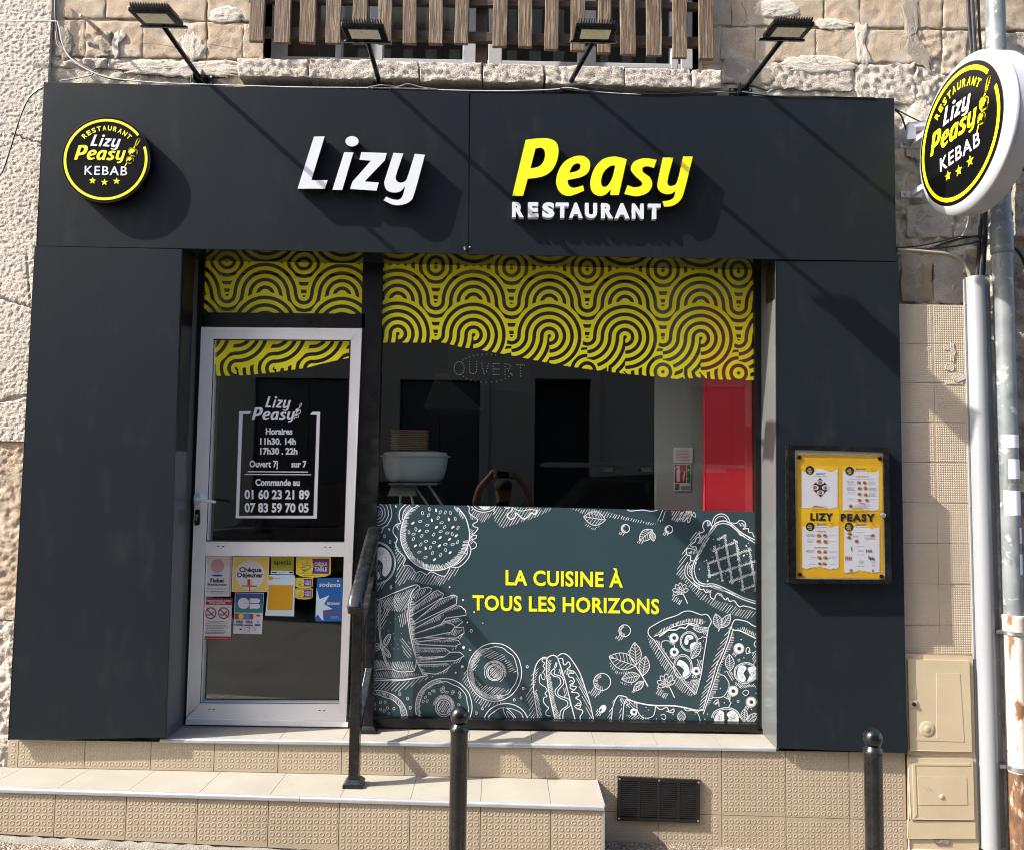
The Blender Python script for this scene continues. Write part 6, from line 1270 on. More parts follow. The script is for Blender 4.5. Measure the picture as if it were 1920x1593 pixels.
sticker('orange card sticker in a pale frame in the middle of the glass', [(892, 308), (1200, 312), (1212, 330), (1200, 824), (842, 816)], k_lblue, [('orange_field', k_org, fl_([(888, 434), (1192, 438), (1178, 748), (870, 744)])), ('orange_print', k_org, many(fl_([(890, 332), (936, 334), (934, 376), (888, 374)]), prt(942, 344, 1050, 364, 1, 1.4)))])
def table_sticker(label, x0, y0, x1, y1, full):
    w, h = x1 - x0, y1 - y0; X = lambda u: x0 + w * u; Z = lambda v: y0 + h * v
    o = [(X(0.02), Z(0)), (X(0.98), Z(0)), (X(1), Z(.04)), (X(.99), Z(.82)), (X(.86), Z(.94)), (X(.5), Z(1)), (X(.14), Z(.94)), (X(.0), Z(.82)), (X(0), Z(.05))]
    p = lambda *a: [(X(u), Z(v)) for u, v in a]
    sticker(label, o, k_yel2, [('purple_field', k_pur, many(fl_(p((.46, .10), (.95, .10), (.94, .80), (.46, .80), (.50, .45))), line(p((.05, .09), (.95, .10), (.94, .81), (.05, .80), (.05, .09)), 0.6))), ('lettering', k_white, many(tx('CHÈQUE', X(.53), X(.89), Z(.42), h * .15, 0.035), tx('DE', X(.69), X(.75), Z(.51), h * .06, 0.03), tx('TABLE', X(.53), X(.89), Z(.68), h * .18, 0.035))),
      ('drawing', k_navy, many(*[line(smooth([(X(u), Z(v)) for u, v in a], False, 4), 0.9 if full else 0.6) for a in (((.13, .52), (.22, .50), (.30, .42), (.38, .40), (.41, .50), (.32, .62), (.20, .60)), ((.14, .58), (.22, .66), (.30, .66), (.17, .76)), ((.17, .28), (.20, .40), (.25, .38), (.27, .28)), ((.30, .18), (.32, .28), (.29, .34)))])), ('foot_print', k_blk, prt(X(.2), Z(.86), X(.8), Z(.92), 1, 0.6) if full else line(p((.3, .88), (.7, .88)), 0.3))])
table_sticker('large yellow and purple Chèque de Table sticker at the top right of the glass', 1226, 86, 1658, 344, True)
table_sticker('small Chèque de Table sticker directly under the large one', 1218, 346, 1434, 474, False)
table_sticker('lowest small Chèque de Table sticker, left of the blue sodexo one', 1216, 478, 1432, 614, False)
sticker('blue sodexo sticker with white star at the right of the glass', [(1486, 350), (1812, 346), (1800, 884), (1476, 886), (1464, 870)], k_blue, [('star', k_lblue, fl_([(1480, 470), (1518, 610), (1638, 562), (1572, 672), (1680, 732), (1556, 752), (1566, 880), (1540, 862), (1492, 796), (1466, 842)])), ('lettering', k_white, many(tx('sodexo', 1510, 1776, 454, 54, 0.02, 0.12), disc(1748, 384, 12), tx('RESTAURANT', 1610, 1770, 678, 26, 0.045), prt(1650, 820, 1770, 860, 3, 0.4))), ('red_print', k_red, many(prt(1686, 624, 1772, 648, 1, 1.6), fl_([(1562, 770), (1788, 768), (1788, 784), (1562, 788)])))])

# ------------------------------------------------------------------ inside the shop
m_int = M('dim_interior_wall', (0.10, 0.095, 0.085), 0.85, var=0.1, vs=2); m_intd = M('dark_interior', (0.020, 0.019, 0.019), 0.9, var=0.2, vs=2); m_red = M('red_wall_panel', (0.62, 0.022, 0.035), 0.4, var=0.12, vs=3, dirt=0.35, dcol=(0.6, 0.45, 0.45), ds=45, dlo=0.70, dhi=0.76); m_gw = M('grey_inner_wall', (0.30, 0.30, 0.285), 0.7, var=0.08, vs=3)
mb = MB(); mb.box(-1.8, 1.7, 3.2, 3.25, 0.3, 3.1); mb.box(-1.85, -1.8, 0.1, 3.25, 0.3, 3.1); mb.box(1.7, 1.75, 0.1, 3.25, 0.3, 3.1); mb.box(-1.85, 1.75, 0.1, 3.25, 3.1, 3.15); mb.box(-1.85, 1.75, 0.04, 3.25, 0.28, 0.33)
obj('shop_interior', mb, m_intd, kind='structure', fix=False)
pr = thing('red_wall_panel', 'glossy red panel standing just behind the right end of the display pane', 'wall panel', at(1370, 960, 0.06))
mb = MB(); mb.pxprism([(1322, 560), (1416, 560), (1420, 1362), (1322, 1362)], 0.024, 0.06); obj('board', mb, m_red, pr, bev=0.002)
mb = MB(); mb.pxprism([(1310, 480), (1420, 480), (1420, 556), (1310, 556)], 0.024, 0.06); obj('upper_board', mb, m_gw, pr)
gw = thing('grey_inner_wall', 'grey wall return inside the window beside the red panel', 'inner wall', at(1275, 960, 0.20))
mb = MB(); mb.pxprism([(1231, 480), (1345, 480), (1345, 1362), (1231, 1362)], 0.20, 0.26); obj('wall_face', mb, m_gw, gw)
YX = 0.197
X4 = lambda x, y: (1040 + x / 4.364, 680 + y / 4.364)
nt_ = thing('notice', 'small white notice above the fire extinguisher sign behind the glass', 'notice', at(1281, 868, YX))
mb = MB(); mb.pxprism([X4(974, 690), X4(1130, 692), X4(1128, 818), X4(974, 815)], YX - 0.003, YX + 0.001); obj('sheet', mb, k_white, nt_)
mb = MB(); lines_of_print(mb, *X4(990, 704), *X4(1116, 800), 8, YX - 0.0042, 0, 0.8, 8); obj('print', mb, k_red, nt_)
ex = thing('extinguisher_sign', 'red and white fire extinguisher sign on the grey wall behind the glass', 'safety sign', at(1281, 919, YX))
mb = MB(); mb.pxprism([X4(976, 826), X4(1113, 826), X4(1112, 1048), X4(978, 1046)], YX - 0.003, YX + 0.001); obj('plate', mb, k_white, ex)
mb = MB(); mb.flat([X4(982, 832), X4(1076, 832), X4(1076, 980), X4(982, 980)], YX - 0.004); obj('red_field', mb, k_red, ex)
mb = MB(); mb.flat([X4(*p) for p in outline([(998, 968), (998, 890), (1000, 875, 's'), (1008, 866, 's'), (1008, 850), (990, 862), (986, 856), (1006, 838), (1024, 840), (1020, 866), (1026, 878, 's'), (1027, 892), (1026, 968)])], YX - 0.005)
for i in range(4): mb.flat([X4(*p) for p in ((1046, 930 + i * 11), (1064, 880 + i * 22), (1066, 892 + i * 18), (1052, 942 + i * 9))], YX - 0.005)
obj('extinguisher_symbol', mb, k_white, ex)
mb = MB(); mb.flat([X4(1082, 832), X4(1108, 832), X4(1108, 980), X4(1082, 980)], YX - 0.004); mb.flat([X4(984, 988), X4(1022, 988), X4(1022, 1038), X4(984, 1038)], YX - 0.004); obj('green_field', mb, k_green, ex)
mb = MB(); mb.flat([X4(1030, 1004), X4(1106, 1004), X4(1106, 1038), X4(1030, 1038)], YX - 0.004); obj('grey_field', mb, k_grey, ex)
mb = MB(); mb.flat([X4(*p) for p in ((1095, 862), (1104, 876), (1086, 880))], YX - 0.005); mb.flat([X4(*p) for p in ((1088, 940), (1098, 946), (1088, 954))], YX - 0.005); obj('arrow', mb, k_white, ex)
fx = MB(); c = at(1276, 962, 0.11); fx.box(c[0] - .055, c[0] + .055, 0.10, 0.15, c[2] - 0.05, c[2] + 0.022); obj('red_box', fx, m_red, None, 'small red box behind the glass at the top edge of the poster', 'box', bev=0.006)
# tub, sandwich boxes and counter stand at the left
N3 = lambda x, y: (690 + x / 4.923, 640 + y / 4.923)
YI = 0.30
m_plw = M('white_plastic', (0.62, 0.64, 0.66), 0.35, var=0.04, vs=5)
tc = at(*N3(440, 1300), YI); k = ms(YI) / 4.923
tub = thing('plastic_tub', 'big white lidded plastic tub on a stand behind the window', 'tub', (tc[0], YI + 0.1, tc[2]))
def oval(prof, cx, cz0, y, ry, n=32):
    mb = MB(); vv = []
    for r, h in prof:
        for j in range(n): a = 2 * math.pi * j / n; vv.append((cx + r * math.cos(a), y + ry * r * math.sin(a), cz0 + h))
    K = len(prof); mb.add(vv, [(i * n + j, i * n + (j + 1) % n, (i + 1) * n + (j + 1) % n, (i + 1) * n + j) for i in range(K - 1) for j in range(n)] + [tuple(range(n - 1, -1, -1)), tuple(range((K - 1) * n, K * n))]); return mb
cxT = at(*N3(400, 1200), YI)[0]; R0 = 335 * k
obj('bowl', oval([(R0 * .62, 0), (R0 * .74, .008), (R0 * .83, 0.03), (R0 * .90, 0.08), (R0 * .94, 0.15)], cxT, tc[2], YI + 0.18, 0.55), m_plw, tub, smooth_=True, ang=60)
obj('lid', oval([(R0 * 1.0, 0.1505), (R0 * 1.01, 0.157), (R0 * .93, 0.161), (R0 * .90, 0.178), (R0 * .6, 0.188)], cxT, tc[2], YI + 0.18, 0.55), m_plw, tub, smooth_=True, ang=60)
m_kraft = M('kraft_board', (0.34, 0.21, 0.11), 0.8, var=0.15, vs=8)
bx = thing('food_box_stack', 'stack of nested brown kraft food boxes on the white tub', 'box stack', at(*N3(380, 1000), YI + 0.1))
x0, zt_ = xz(*N3(205, 1000), YI + 0.1); x1, _ = xz(*N3(548, 1000), YI + 0.1); h = 190 * k / 11
for i in range(11):
    mb = MB(); z = zt_ + 0.004 + i * h; d = 0.006 * (i % 2); q = [(x0 + d, YI + .08, z), (x1 - d, YI + .08, z), (x1 - d - .004, YI + .26, z), (x0 + d + .004, YI + .26, z)]
    mb.hexa([(p[0], p[1], p[2] + h * .55) for p in q], [(p[0] + (0.006 if p[0] < 0 and a in (0, 3) else -0.006), p[1], p[2]) for a, p in enumerate(q)]); obj('kraft_box', mb, m_kraft, bx)
stn = thing('counter_stand', 'grey metal stand carrying the white tub behind the window', 'stand', at(*N3(330, 1420), YI))
mb = MB(); mb.pxprism([N3(215, 1330), N3(420, 1330), N3(445, 1420), N3(185, 1420)], YI + 0.02, YI + 0.05); obj('front_plate', mb, m_gw, stn, bev=0.003)
mb = MB(); mb.pxprism([N3(190, 1306), N3(640, 1306), N3(640, 1322), N3(190, 1322)], YI - 0.02, YI + 0.36); obj('shelf', mb, m_zinc, stn, bev=0.002)
mb = MB()
for a, b in (((560, 1325), (690, 1520)), ((430, 1330), (560, 1520)), ((300, 1420), (300, 1520)), ((400, 1420), (420, 1520))): mb.tube([at(*N3(*a), YI + .05), at(*N3(*b), YI + .05)], 0.008, 8)
obj('leg', mb, m_zinc, stn)
hd = thing('extractor_hood', 'pale sloping extractor hood dimly seen behind the glass', 'hood', at(*N3(780, 640), 0.9))
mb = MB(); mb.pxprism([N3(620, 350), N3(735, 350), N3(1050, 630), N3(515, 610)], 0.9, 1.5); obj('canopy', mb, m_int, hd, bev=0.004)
mb = MB(); mb.pxprism([N3(620, 300), N3(735, 300), N3(735, 349), N3(620, 349)], 0.95, 1.4); obj('duct', mb, M('kraft_duct', (0.3, 0.26, 0.2), 0.7), hd)
# LED sign behind the glass
ov = thing('led_sign', 'unlit dotted LED panel reading OUVERT hanging behind the display pane', 'sign', at(*N3(1120, 470), 0.03))
m_acr = glass_mat('clear_acrylic', 0.02, (0.9, 0.9, 0.88))
mb = MB(); mb.pxprism([N3(735, 60), N3(1500, 90), N3(1500, 470), N3(735, 440)], 0.028, 0.032); obj('clear_panel', mb, m_acr, ov)
mb = MB(); m_dot = M('led_dot', (0.75, 0.75, 0.72), 0.3)
for q in [(x, y) for x, y in ell(842, 250, 46, 62, n=17)[:-1]] + [(935, 190 + i * 24) for i in range(4)] + [(1003, 190 + i * 24) for i in range(4)] + ell(969, 270, 33, 32, 20, 160, 5) + [(1048 + i * 6, 205 + i * 24) for i in range(5)] + [(1114 - i * 7, 207 + i * 24) for i in range(4)] + [(1155, 207 + i * 25) for i in range(5)] + [(1172 + i * 18, y) for i in range(3) for y in (207, 257, 308)] + [(1265, 210 + i * 25) for i in range(5)] + [(1283, 212), (1303, 216), (1318, 232), (1308, 250), (1286, 256), (1298, 276), (1314, 296), (1330, 314)] + [(1408, 222 + i * 25) for i in range(5)] + [(1376, 216), (1392, 218), (1424, 220), (1442, 222)] + ell(1090, 250, 260, 130, 25, 155, 12) + ell(1090, 250, 260, 130, 215, 290, 8):
    mb.dot(N3(*q), 0.85, 0.0265, 0, 8)
obj('led_dots', mb, m_dot, ov)

# ------------------------------------------------------------------ hand rail on the steps
hr = thing('handrail', 'black square tube handrail sloping up over the two steps by the door', 'handrail', at(650, 1478, -0.40))
zL = lambda x: zlow(x); fx0, fy0 = atz(650, 1470, zlow(-0.7) + 0.0)[:2]
fz = lin((YL, zlow(fx0)), (YP, zl_top(fx0)))(fy0)
bxp, byp = at(691, 1372, -0.085)[0], -0.085; bz = zplat(bxp) + 0.002
F0 = np.array([at(668, 1300, fy0)[0], fy0, fz]); top_f = at(664, 1118, fy0)[2]; top_b = at(690, 1012, byp)[2]
def post(x, y, z0, z1, w=0.024):
    mb = MB(); mb.box(x - w, x + w, y - w, y + w, z0, z1); return mb
obj('post', post(F0[0], fy0, fz, top_f), m_blackgloss, hr, bev=0.003); obj('post', post(bxp, byp, bz, top_b), m_blackgloss, hr, bev=0.003)
for x, y, z in ((F0[0], fy0, fz), (bxp, byp, bz)):
    mb = MB(); w = 0.046; mb.box(x - w, x + w, y - w, y + w, z - 0.002, z + 0.018); v = w * 0.96; q = [(x - v, y - v, z + .0185), (x + v, y - v, z + .0185), (x + v, y + v, z + .0185), (x - v, y + v, z + .0185)]
    mb.add(q + [(x - .028, y - .028, z + .036), (x + .028, y - .028, z + .036), (x + .028, y + .028, z + .036), (x - .028, y + .028, z + .036)], [(0, 1, 5, 4), (1, 2, 6, 5), (2, 3, 7, 6), (3, 0, 4, 7), (4, 5, 6, 7)]); obj('base_plate', mb, m_blackgloss, hr, bev=0.002)
Tf = Vector((F0[0] - 0.002, fy0 - 0.075, top_f + 0.012 - 0.035)); Tb = Vector((bxp, byp + 0.02, top_b + 0.045))
d = (Tb - Tf).normalized(); sd_ = d.cross(Vector((0, 0, 1))).normalized(); up = sd_.cross(d).normalized(); mb = MB(); prof = []
for a in range(14):
    t = 2 * math.pi * a / 14; cx, cz_ = math.cos(t), math.sin(t); prof.append((0.036 * math.copysign(abs(cx) ** 0.55, cx), 0.021 * math.copysign(abs(cz_) ** 0.6, cz_)))
rings_ = []
pathp = [(Tf + Vector((0, 0.012, -0.034)), Vector((0, -0.55, 0.85))), (Tf + Vector((0, -0.004, -0.010)), Vector((0, 0.15, 1)).normalized()), (Tf + d * 0.015, (d + Vector((0, 0, .4))).normalized()), (Tf + d * 0.05, d), (Tb - d * 0.02, d), (Tb + d * 0.012 + Vector((0, 0, -.004)), (d + Vector((0, .3, -.9))).normalized())]
vv = []
for p, dd in pathp:
    s_ = Vector((1, 0, 0)); u_ = s_.cross(dd).normalized(); vv += [p + s_ * a + u_ * b for a, b in prof]
n = 14; mb.add(vv, [(i * n + j, i * n + (j + 1) % n, (i + 1) * n + (j + 1) % n, (i + 1) * n + j) for i in range(len(pathp) - 1) for j in range(n)] + [tuple(range(n - 1, -1, -1)), tuple(range((len(pathp) - 1) * n, len(pathp) * n))])
obj('top_rail', mb, m_blackgloss, hr, smooth_=True, ang=50)
for za, zb_ in ((-0.20, -0.20), (-0.66, -0.66)):
    mb = MB(); p = Vector((F0[0] + .002, fy0 + .02, top_f + za)); q = Vector((bxp - .002, byp - .02, top_b + zb_)); w = 0.017
    mb.hexa([(p.x - w, p.y, p.z - w), (p.x + w, p.y, p.z - w), (p.x + w, p.y, p.z + w), (p.x - w, p.y, p.z + w)], [(q.x - w, q.y, q.z - w), (q.x + w, q.y, q.z - w), (q.x + w, q.y, q.z + w), (q.x - w, q.y, q.z + w)]); obj('lower_rail', mb, m_blackgloss, hr, bev=0.002)

# ------------------------------------------------------------------ bollards
def bollard_mesh(h):
    mb = MB(); r = 0.0305; prof = [(r, -0.06), (r, h - 0.092), (r * 1.06, h - 0.089), (r * 1.08, h - 0.080), (r * 1.05, h - 0.071), (r * 0.86, h - 0.066), (r * 0.80, h - 0.060)]
    for a in range(-50, 91, 14): prof.append((max(0.002, 0.0325 * math.cos(math.radians(a))), h - 0.0325 + 0.0325 * math.sin(math.radians(a))))
    mb.lathe(prof, (0, 0, 0), 28); return mb
YBO = -1.35
for px, py, lab in ((862, 1323, 'black ball topped bollard in front of the poster and steps'), (1636, 1365, 'black ball topped bollard in front of the right dark panel')):
    p = at(px, py, YBO); g = gz(p[0]); me = mesh_of('bollard', bollard_mesh(p[2] - g), m_blackgloss, smooth_=True, ang=60)
    inst('bollard', me, (p[0], YBO, g), label=lab, cat='bollard', group='black ball topped bollards on the pavement')

# ------------------------------------------------------------------ vent grille
YGV = YP - 0.014
vg = thing('vent_grille', 'black louvred vent grille low on the tiled plinth', 'vent', at(1235, 1540, YP))
V_ = lambda x, y: (840 + x / 4, 1280 + y / 4)
m_gr = M('black_plastic', (0.004, 0.004, 0.0045), 0.4, var=0.2, vs=30)
c4 = [V_(1275, 702), V_(1893, 728), V_(1888, 1050), V_(1268, 1030)]
def bil(u, v):
    a = np.array(c4[0]) * (1 - u) + np.array(c4[1]) * u; b = np.array(c4[3]) * (1 - u) + np.array(c4[2]) * u; return tuple(a * (1 - v) + b * v)
mb = MB(); us = [0, .04, .245, .275, .48, .515, .72, .755, .955, 1]
mb.pxprism([bil(0, 0), bil(1, 0), bil(1, .085), bil(0, .085)], YGV, YP - 0.001); mb.pxprism([bil(0, .915), bil(1, .915), bil(1, 1), bil(0, 1)], YGV, YP - 0.001)
for i in range(0, 10, 2): mb.pxprism([bil(us[i], .0855), bil(us[i + 1], .0855), bil(us[i + 1], .9145), bil(us[i], .9145)], YGV, YP - 0.001)
obj('grille_frame', mb, m_gr, vg)
for k in range(4):
    for j in range(17):
        v0 = .10 + .81 * j / 17; mb = MB(); a = bil(us[2 * k + 1], v0), bil(us[2 * k + 2], v0), bil(us[2 * k + 2], v0 + .030), bil(us[2 * k + 1], v0 + .030)
        q = [at(*p, YGV + 0.001) for p in a]; mb.hexa(q, [(p[0], p[1] + 0.010, p[2] + 0.008) for p in q]); obj('louvre', mb, m_gr, vg)
mb = MB(); mb.pxprism([bil(.02, .05), bil(.98, .05), bil(.98, .95), bil(.02, .95)], YP - 0.003, YP - 0.0015); obj('grille_back', mb, m_intd, vg)
for u, v in ((.02, .05), (.5, .045), (.98, .05), (.02, .95), (.98, .95)):
    mb = MB(); mb.lathe([(0.002, YGV - .003), (0.0055, YGV - .0015), (0.0055, YGV + .001)], (lambda p: (p[0], 0, p[2]))(at(*bil(u, v), YGV)), 8, axis='y'); obj('screw', mb, m_zinc, vg)

# ------------------------------------------------------------------ meter boxes
U = lambda x, y: (1300 + x / 3.097, 1280 + y / 3.097); U5 = lambda x, y: (1600 + x / 3.319, 860 + y / 3.319)
YU = -0.236
ub = thing('meter_box', 'tall upper beige meter box with round lock between dark panel and trunking', 'meter box', at(1760, 1416, YU))
def ubp(t, name, pts, y0, y1, m=m_util, bev=0.002): mb = MB(); mb.pxprism(pts, y0, y1); return obj(name, mb, m, t, bev=bev)
ubp(ub, 'cabinet', [(1697, 1227), (1822, 1230), (1827, 1416), (1702, 1414)], YU + 0.008, -0.10, bev=0.006)
ubp(ub, 'cabinet_door', [(1703, 1236), (1817, 1239), (1822, 1408), (1706, 1406)], YU - 0.002, YU + 0.0075)
ubp(ub, 'door_panel', [(1756, 1261), (1800, 1262), (1808, 1390), (1712, 1387), (1711, 1382), (1756, 1383)], YU - 0.0030, YU - 0.0019, bev=0.0008)
p = ubp(ub, 'lock_plate', [U(1252, 100), U(1296, 102), U(1296, 140), U(1253, 138)], YU - 0.006, YU - 0.0025, bev=0.001)
mb = MB(); mb.lathe([(0.010, YU - .0095), (0.010, YU - .006)], (lambda q: (q[0], 0, q[2]))(at(*U(1277, 120), YU)), 14, axis='y'); obj('lock_barrel', mb, m_black, p)
ubp(ub, 'label_recess', [U(1250, 26), U(1292, 26), U(1292, 90), U(1251, 88)], YU - 0.0035, YU - 0.0025, bev=0.0005)
mb = MB(); c = at(*U(1355, 263), YU); mb.lathe([(0.028, YU - .0055), (0.0365, YU - .004), (0.0375, YU - .0026)], (c[0], 0, c[2]), 28, axis='y'); mb.lathe([(0.014, YU - .0070), (0.018, YU - .0056)], (c[0], 0, c[2]), 20, axis='y'); obj('round_cap', mb, m_util, ub, smooth_=True, ang=30)
lb = thing('meter_box', 'lower square beige meter box standing on the pavement beside the plinth', 'meter box', at(1760, 1588, YU))
ubp(lb, 'cabinet', [(1703, 1418), (1828, 1420), (1833, 1592), (1704, 1592)], YU + 0.008, -0.10, bev=0.006)
ubp(lb, 'cabinet_door', [U(1250, 436), U(1622, 442), U(1630, 792), U(1262, 788)], YU - 0.001, YU + 0.0075)
for a in ([U(1272, 462), U(1606, 466), U(1610, 480), U(1288, 476)], [U(1288, 476.5), U(1272, 462.5), U(1282, 782), U(1300, 768)]): ubp(lb, 'door_rib', a, YU - 0.0026, YU - 0.0009, bev=0.0005)
ubp(lb, 'door_panel', [U(1304, 545), U(1586, 545), U(1592, 706), U(1310, 706)], YU - 0.0022, YU - 0.0009, bev=0.0008)
mb = MB(); c = at(*U(1440, 658), YU); mb.lathe([(0.009, YU - .0052), (0.013, YU - .0034)], (c[0], 0, c[2]), 18, axis='y'); obj('knob', mb, m_util, lb, smooth_=True, ang=30)
for x in (1282, 1600): ubp(lb, 'keyhole', [U(x - 8, 862), U(x, 852), U(x + 8, 862), U(x + 9, 888), U(x - 9, 888)], YU + 0.006, YU + 0.012, m_black, 0)
ubp(lb, 'lower_flap', [U(1244, 800), U(1636, 806), U(1638, 902), U(1246, 900)], YU + 0.002, YU + 0.0078)
ubp(lb, 'foot_slot', [U(1400, 906), U(1484, 906), U(1482, 932), U(1404, 930)], YU + 0.003, YU + 0.0078, m_cement, 0.001)
sc_ = MB(); rg = random.Random(4)
for i in range(7): a = U(1338 + i * 7, 612 + rg.uniform(-6, 10)); sc_.ribbon([a, (a[0] + rg.uniform(1, 5), a[1] + rg.uniform(-3, 3))], 0.7, YU - 0.0042)
obj('scratch_mark', sc_, k_grey, lb)

# ------------------------------------------------------------------ menu board on the right panel
ME = lambda x, y: (1460 + x / 5.1375, 810 + y / 5.1375)
YB = YC - 0.045
mn = thing('menu_board', 'glazed black menu case with orange menus reading LIZY PEASY', 'menu board', at(1575, 1090, YC))
def mp_(name, pts, y0, y1, mat, parent=None, bev=0): mb = MB(); mb.pxprism([ME(*p) for p in pts], y0, y1); return obj(name, mb, mat, parent or mn, bev=bev)
oL, oT, iL, iT = [(95, 140), (92, 1425)], None, None, None
mp_('frame_bar', [(98, 122), (1058, 150), (1012, 190), (152, 168)], YB, YC - 0.003, m_blackgloss, bev=0.006); mp_('frame_bar', [(95, 126), (151, 170), (165, 1408), (92, 1446)], YB, YC - 0.003, m_blackgloss, bev=0.006)
mp_('frame_bar', [(1059, 154), (1087, 1452), (1032, 1416), (1013, 192)], YB, YC - 0.003, m_blackgloss, bev=0.006); mp_('frame_bar', [(94, 1449), (166, 1410), (1031, 1418), (1085, 1456)], YB, YC - 0.003, m_blackgloss, bev=0.006)
k_sheet = M('white_backing_sheet', (0.55, 0.54, 0.50), 0.6, var=0.05); k_menu = M('orange_menu_paper', (0.66, 0.36, 0.008), 0.45, var=0.05, vs=10); k_menu2 = M('golden_menu_paper', (0.74, 0.44, 0.01), 0.45, var=0.05, vs=10); k_page = M('menu_page_white', (0.62, 0.62, 0.67), 0.5, var=0.03, vs=10); k_food = M('printed_food', (0.42, 0.16, 0.04), 0.5, var=0.5, vs=500); k_food2 = M('printed_food_dark', (0.10, 0.04, 0.02), 0.5, var=0.5, vs=500)
mp_('backing_sheet', [(150, 166), (1014, 188), (1034, 1420), (160, 1412)], YB + 0.009, YB + 0.012, k_sheet)
y_ = YB + 0.0082
mp_('menu_sheet', [(170, 208), (1000, 222), (1012, 1408), (164, 1398)], y_, YB + 0.0088, k_menu)
y_ -= 0.0006; mb = MB(); rg = random.Random(6)
def torn(x0, y0, x1, y1, y):
    top = [(x0 + (x1 - x0) * i / 14, y0 + rg.uniform(-9, 9) + 14 * math.sin(i * .7)) for i in range(15)]; bot = [(x1 - (x1 - x0) * i / 14, y1 + rg.uniform(-9, 9) + 12 * math.sin(i * .6)) for i in range(15)]
    return top + bot
for a in ((218, 320, 568, 372), (612, 322, 1000, 760), (208, 870, 578, 1310), (622, 880, 975, 1350), (190, 720, 580, 870)): mb.flat([ME(a[0], a[1]), ME(a[2], a[1] + 4), ME(a[2] + 3, a[3]), ME(a[0] + 2, a[3] - 4)] if True else [], y_)
obj('golden_field', mb, k_menu2, mn)
y_ -= 0.0006; mb = MB()
for a in ((222, 360, 568, 720), (618, 368, 965, 742), (230, 900, 578, 1300), (632, 912, 972, 1340)): mb.flat([ME(*p) for p in torn(*a, 0)], y_)
obj('menu_page', mb, k_page, mn)
y_ -= 0.0006; mb = MB()
for c in ((300, 363), (683, 370), (303, 907), (677, 910)): mb.dot(ME(*c), 8.2, y_, 0, 20)
text(mb, 'LIZY', *ME(305, 842), *ME(525, 845), 12.2, y_, 0, 0.06, 0, 1.25); text(mb, 'PEASY', *ME(597, 850), *ME(928, 852), 12.2, y_, 0, 0.06, 0, 1.25)
mb.flat([ME(400, 437), ME(492, 530), ME(402, 624), ME(308, 528)], y_)
for s, a, b, y, h in (('Restaurant', 360, 450, 408, 22), ('Restaurant', 742, 838, 362, 22), ('Restaurant', 366, 458, 896, 22), ('Restaurant', 742, 840, 898, 22)): text(mb, s, *ME(a, y), *ME(b, y - 4), h / 5.14, y_, 0, 0.0, 0.3)
for i, a in enumerate(((335, 414, 470, 430, 1), (735, 366, 870, 382, 1), (355, 902, 480, 918, 1), (735, 902, 870, 920, 1), (335, 706, 475, 730, 2), (310, 735, 520, 760, 2), (720, 745, 870, 780, 2), (655, 440, 920, 455, 1), (655, 465, 735, 510, 4), (860, 470, 935, 500, 3), (655, 520, 740, 560, 4), (860, 530, 945, 565, 4), (660, 570, 745, 600, 2), (865, 575, 945, 620, 4), (660, 630, 730, 655, 2), (890, 635, 940, 650, 1), (735, 690, 890, 735, 4), (260, 975, 360, 1005, 3), (475, 985, 560, 1000, 1), (275, 1025, 345, 1065, 3), (475, 1045, 560, 1055, 1), (260, 1130, 360, 1155, 3), (480, 1135, 560, 1155, 2), (310, 1195, 370, 1210, 1), (480, 1190, 560, 1215, 2), (290, 1260, 385, 1275, 1), (480, 1260, 560, 1275, 1), (740, 955, 850, 972, 1), (710, 990, 775, 1010, 2), (820, 985, 945, 1035, 4), (735, 1090, 840, 1106, 1), (760, 1128, 830, 1148, 2), (745, 1172, 835, 1182, 1), (765, 1230, 825, 1270, 3), (740, 1280, 850, 1296, 1), (895, 1240, 935, 1300, 4), (885, 340, 940, 372, 2), (500, 872, 540, 905, 3), (890, 876, 940, 905, 2))): lines_of_print(mb, *ME(a[0], a[1]), *ME(a[2], a[3]), a[4], y_, 0, 0.45, 30 + i)
obj('black_print', mb, k_blk, mn)
y_ -= 0.0006; mb = MB(); m2 = MB(); rg = random.Random(8)
for c in ((400, 480, 38, 20), (350, 530, 36, 24), (452, 530, 36, 24), (402, 578, 36, 22)): m2.dot(ME(*c[:2]), c[2] / 5.14, y_ + .0002, 0, 14, c[3] / 5.14)
FD = [(773, 482), (828, 482), (778, 538), (833, 535), (778, 592), (838, 598), (778, 650), (850, 652), (695, 710), (388, 992), (446, 993), (386, 1047), (450, 1050), (390, 1146), (448, 1150), (392, 1205), (448, 1205), (396, 1262), (444, 1264), (905, 990), (685, 975), (680, 1010), (750, 1045), (400, 480), (350, 530), (452, 530), (402, 578)]
for x, y in FD:
    o = [(x + (20 + rg.uniform(-5, 6)) * math.cos(t), y + (16 + rg.uniform(-4, 5)) * math.sin(t)) for t in np.linspace(0, 6.28, 10)[:-1]]; mb.flat([ME(*p) for p in o], y_)
for x, y in ((645, 1210), (662, 1210), (680, 1212), (698, 1212), (702, 1120), (690, 1330), (705, 1332)): mb.flat([ME(x - 6, y - 18), ME(x + 6, y - 18), ME(x + 4, y + 18), ME(x - 4, y + 18)], y_)
for a, b, y in ((735, 870, 425), (370, 480, 950), (335, 505, 1108), (780, 845, 684)): lines_of_print(mb, *ME(a, y - 9), *ME(b, y + 7), 1, y_, 0, 1.4, int(a))
obj('food_picture', mb, k_food, mn); obj('plate_picture', m2, k_page, mn)
mb = MB()
for x, y in FD: mb.dot(ME(x + rg.uniform(-8, 8), y + rg.uniform(-5, 7)), 1.7, y_ - 0.0005, 0, 7, 1.1)
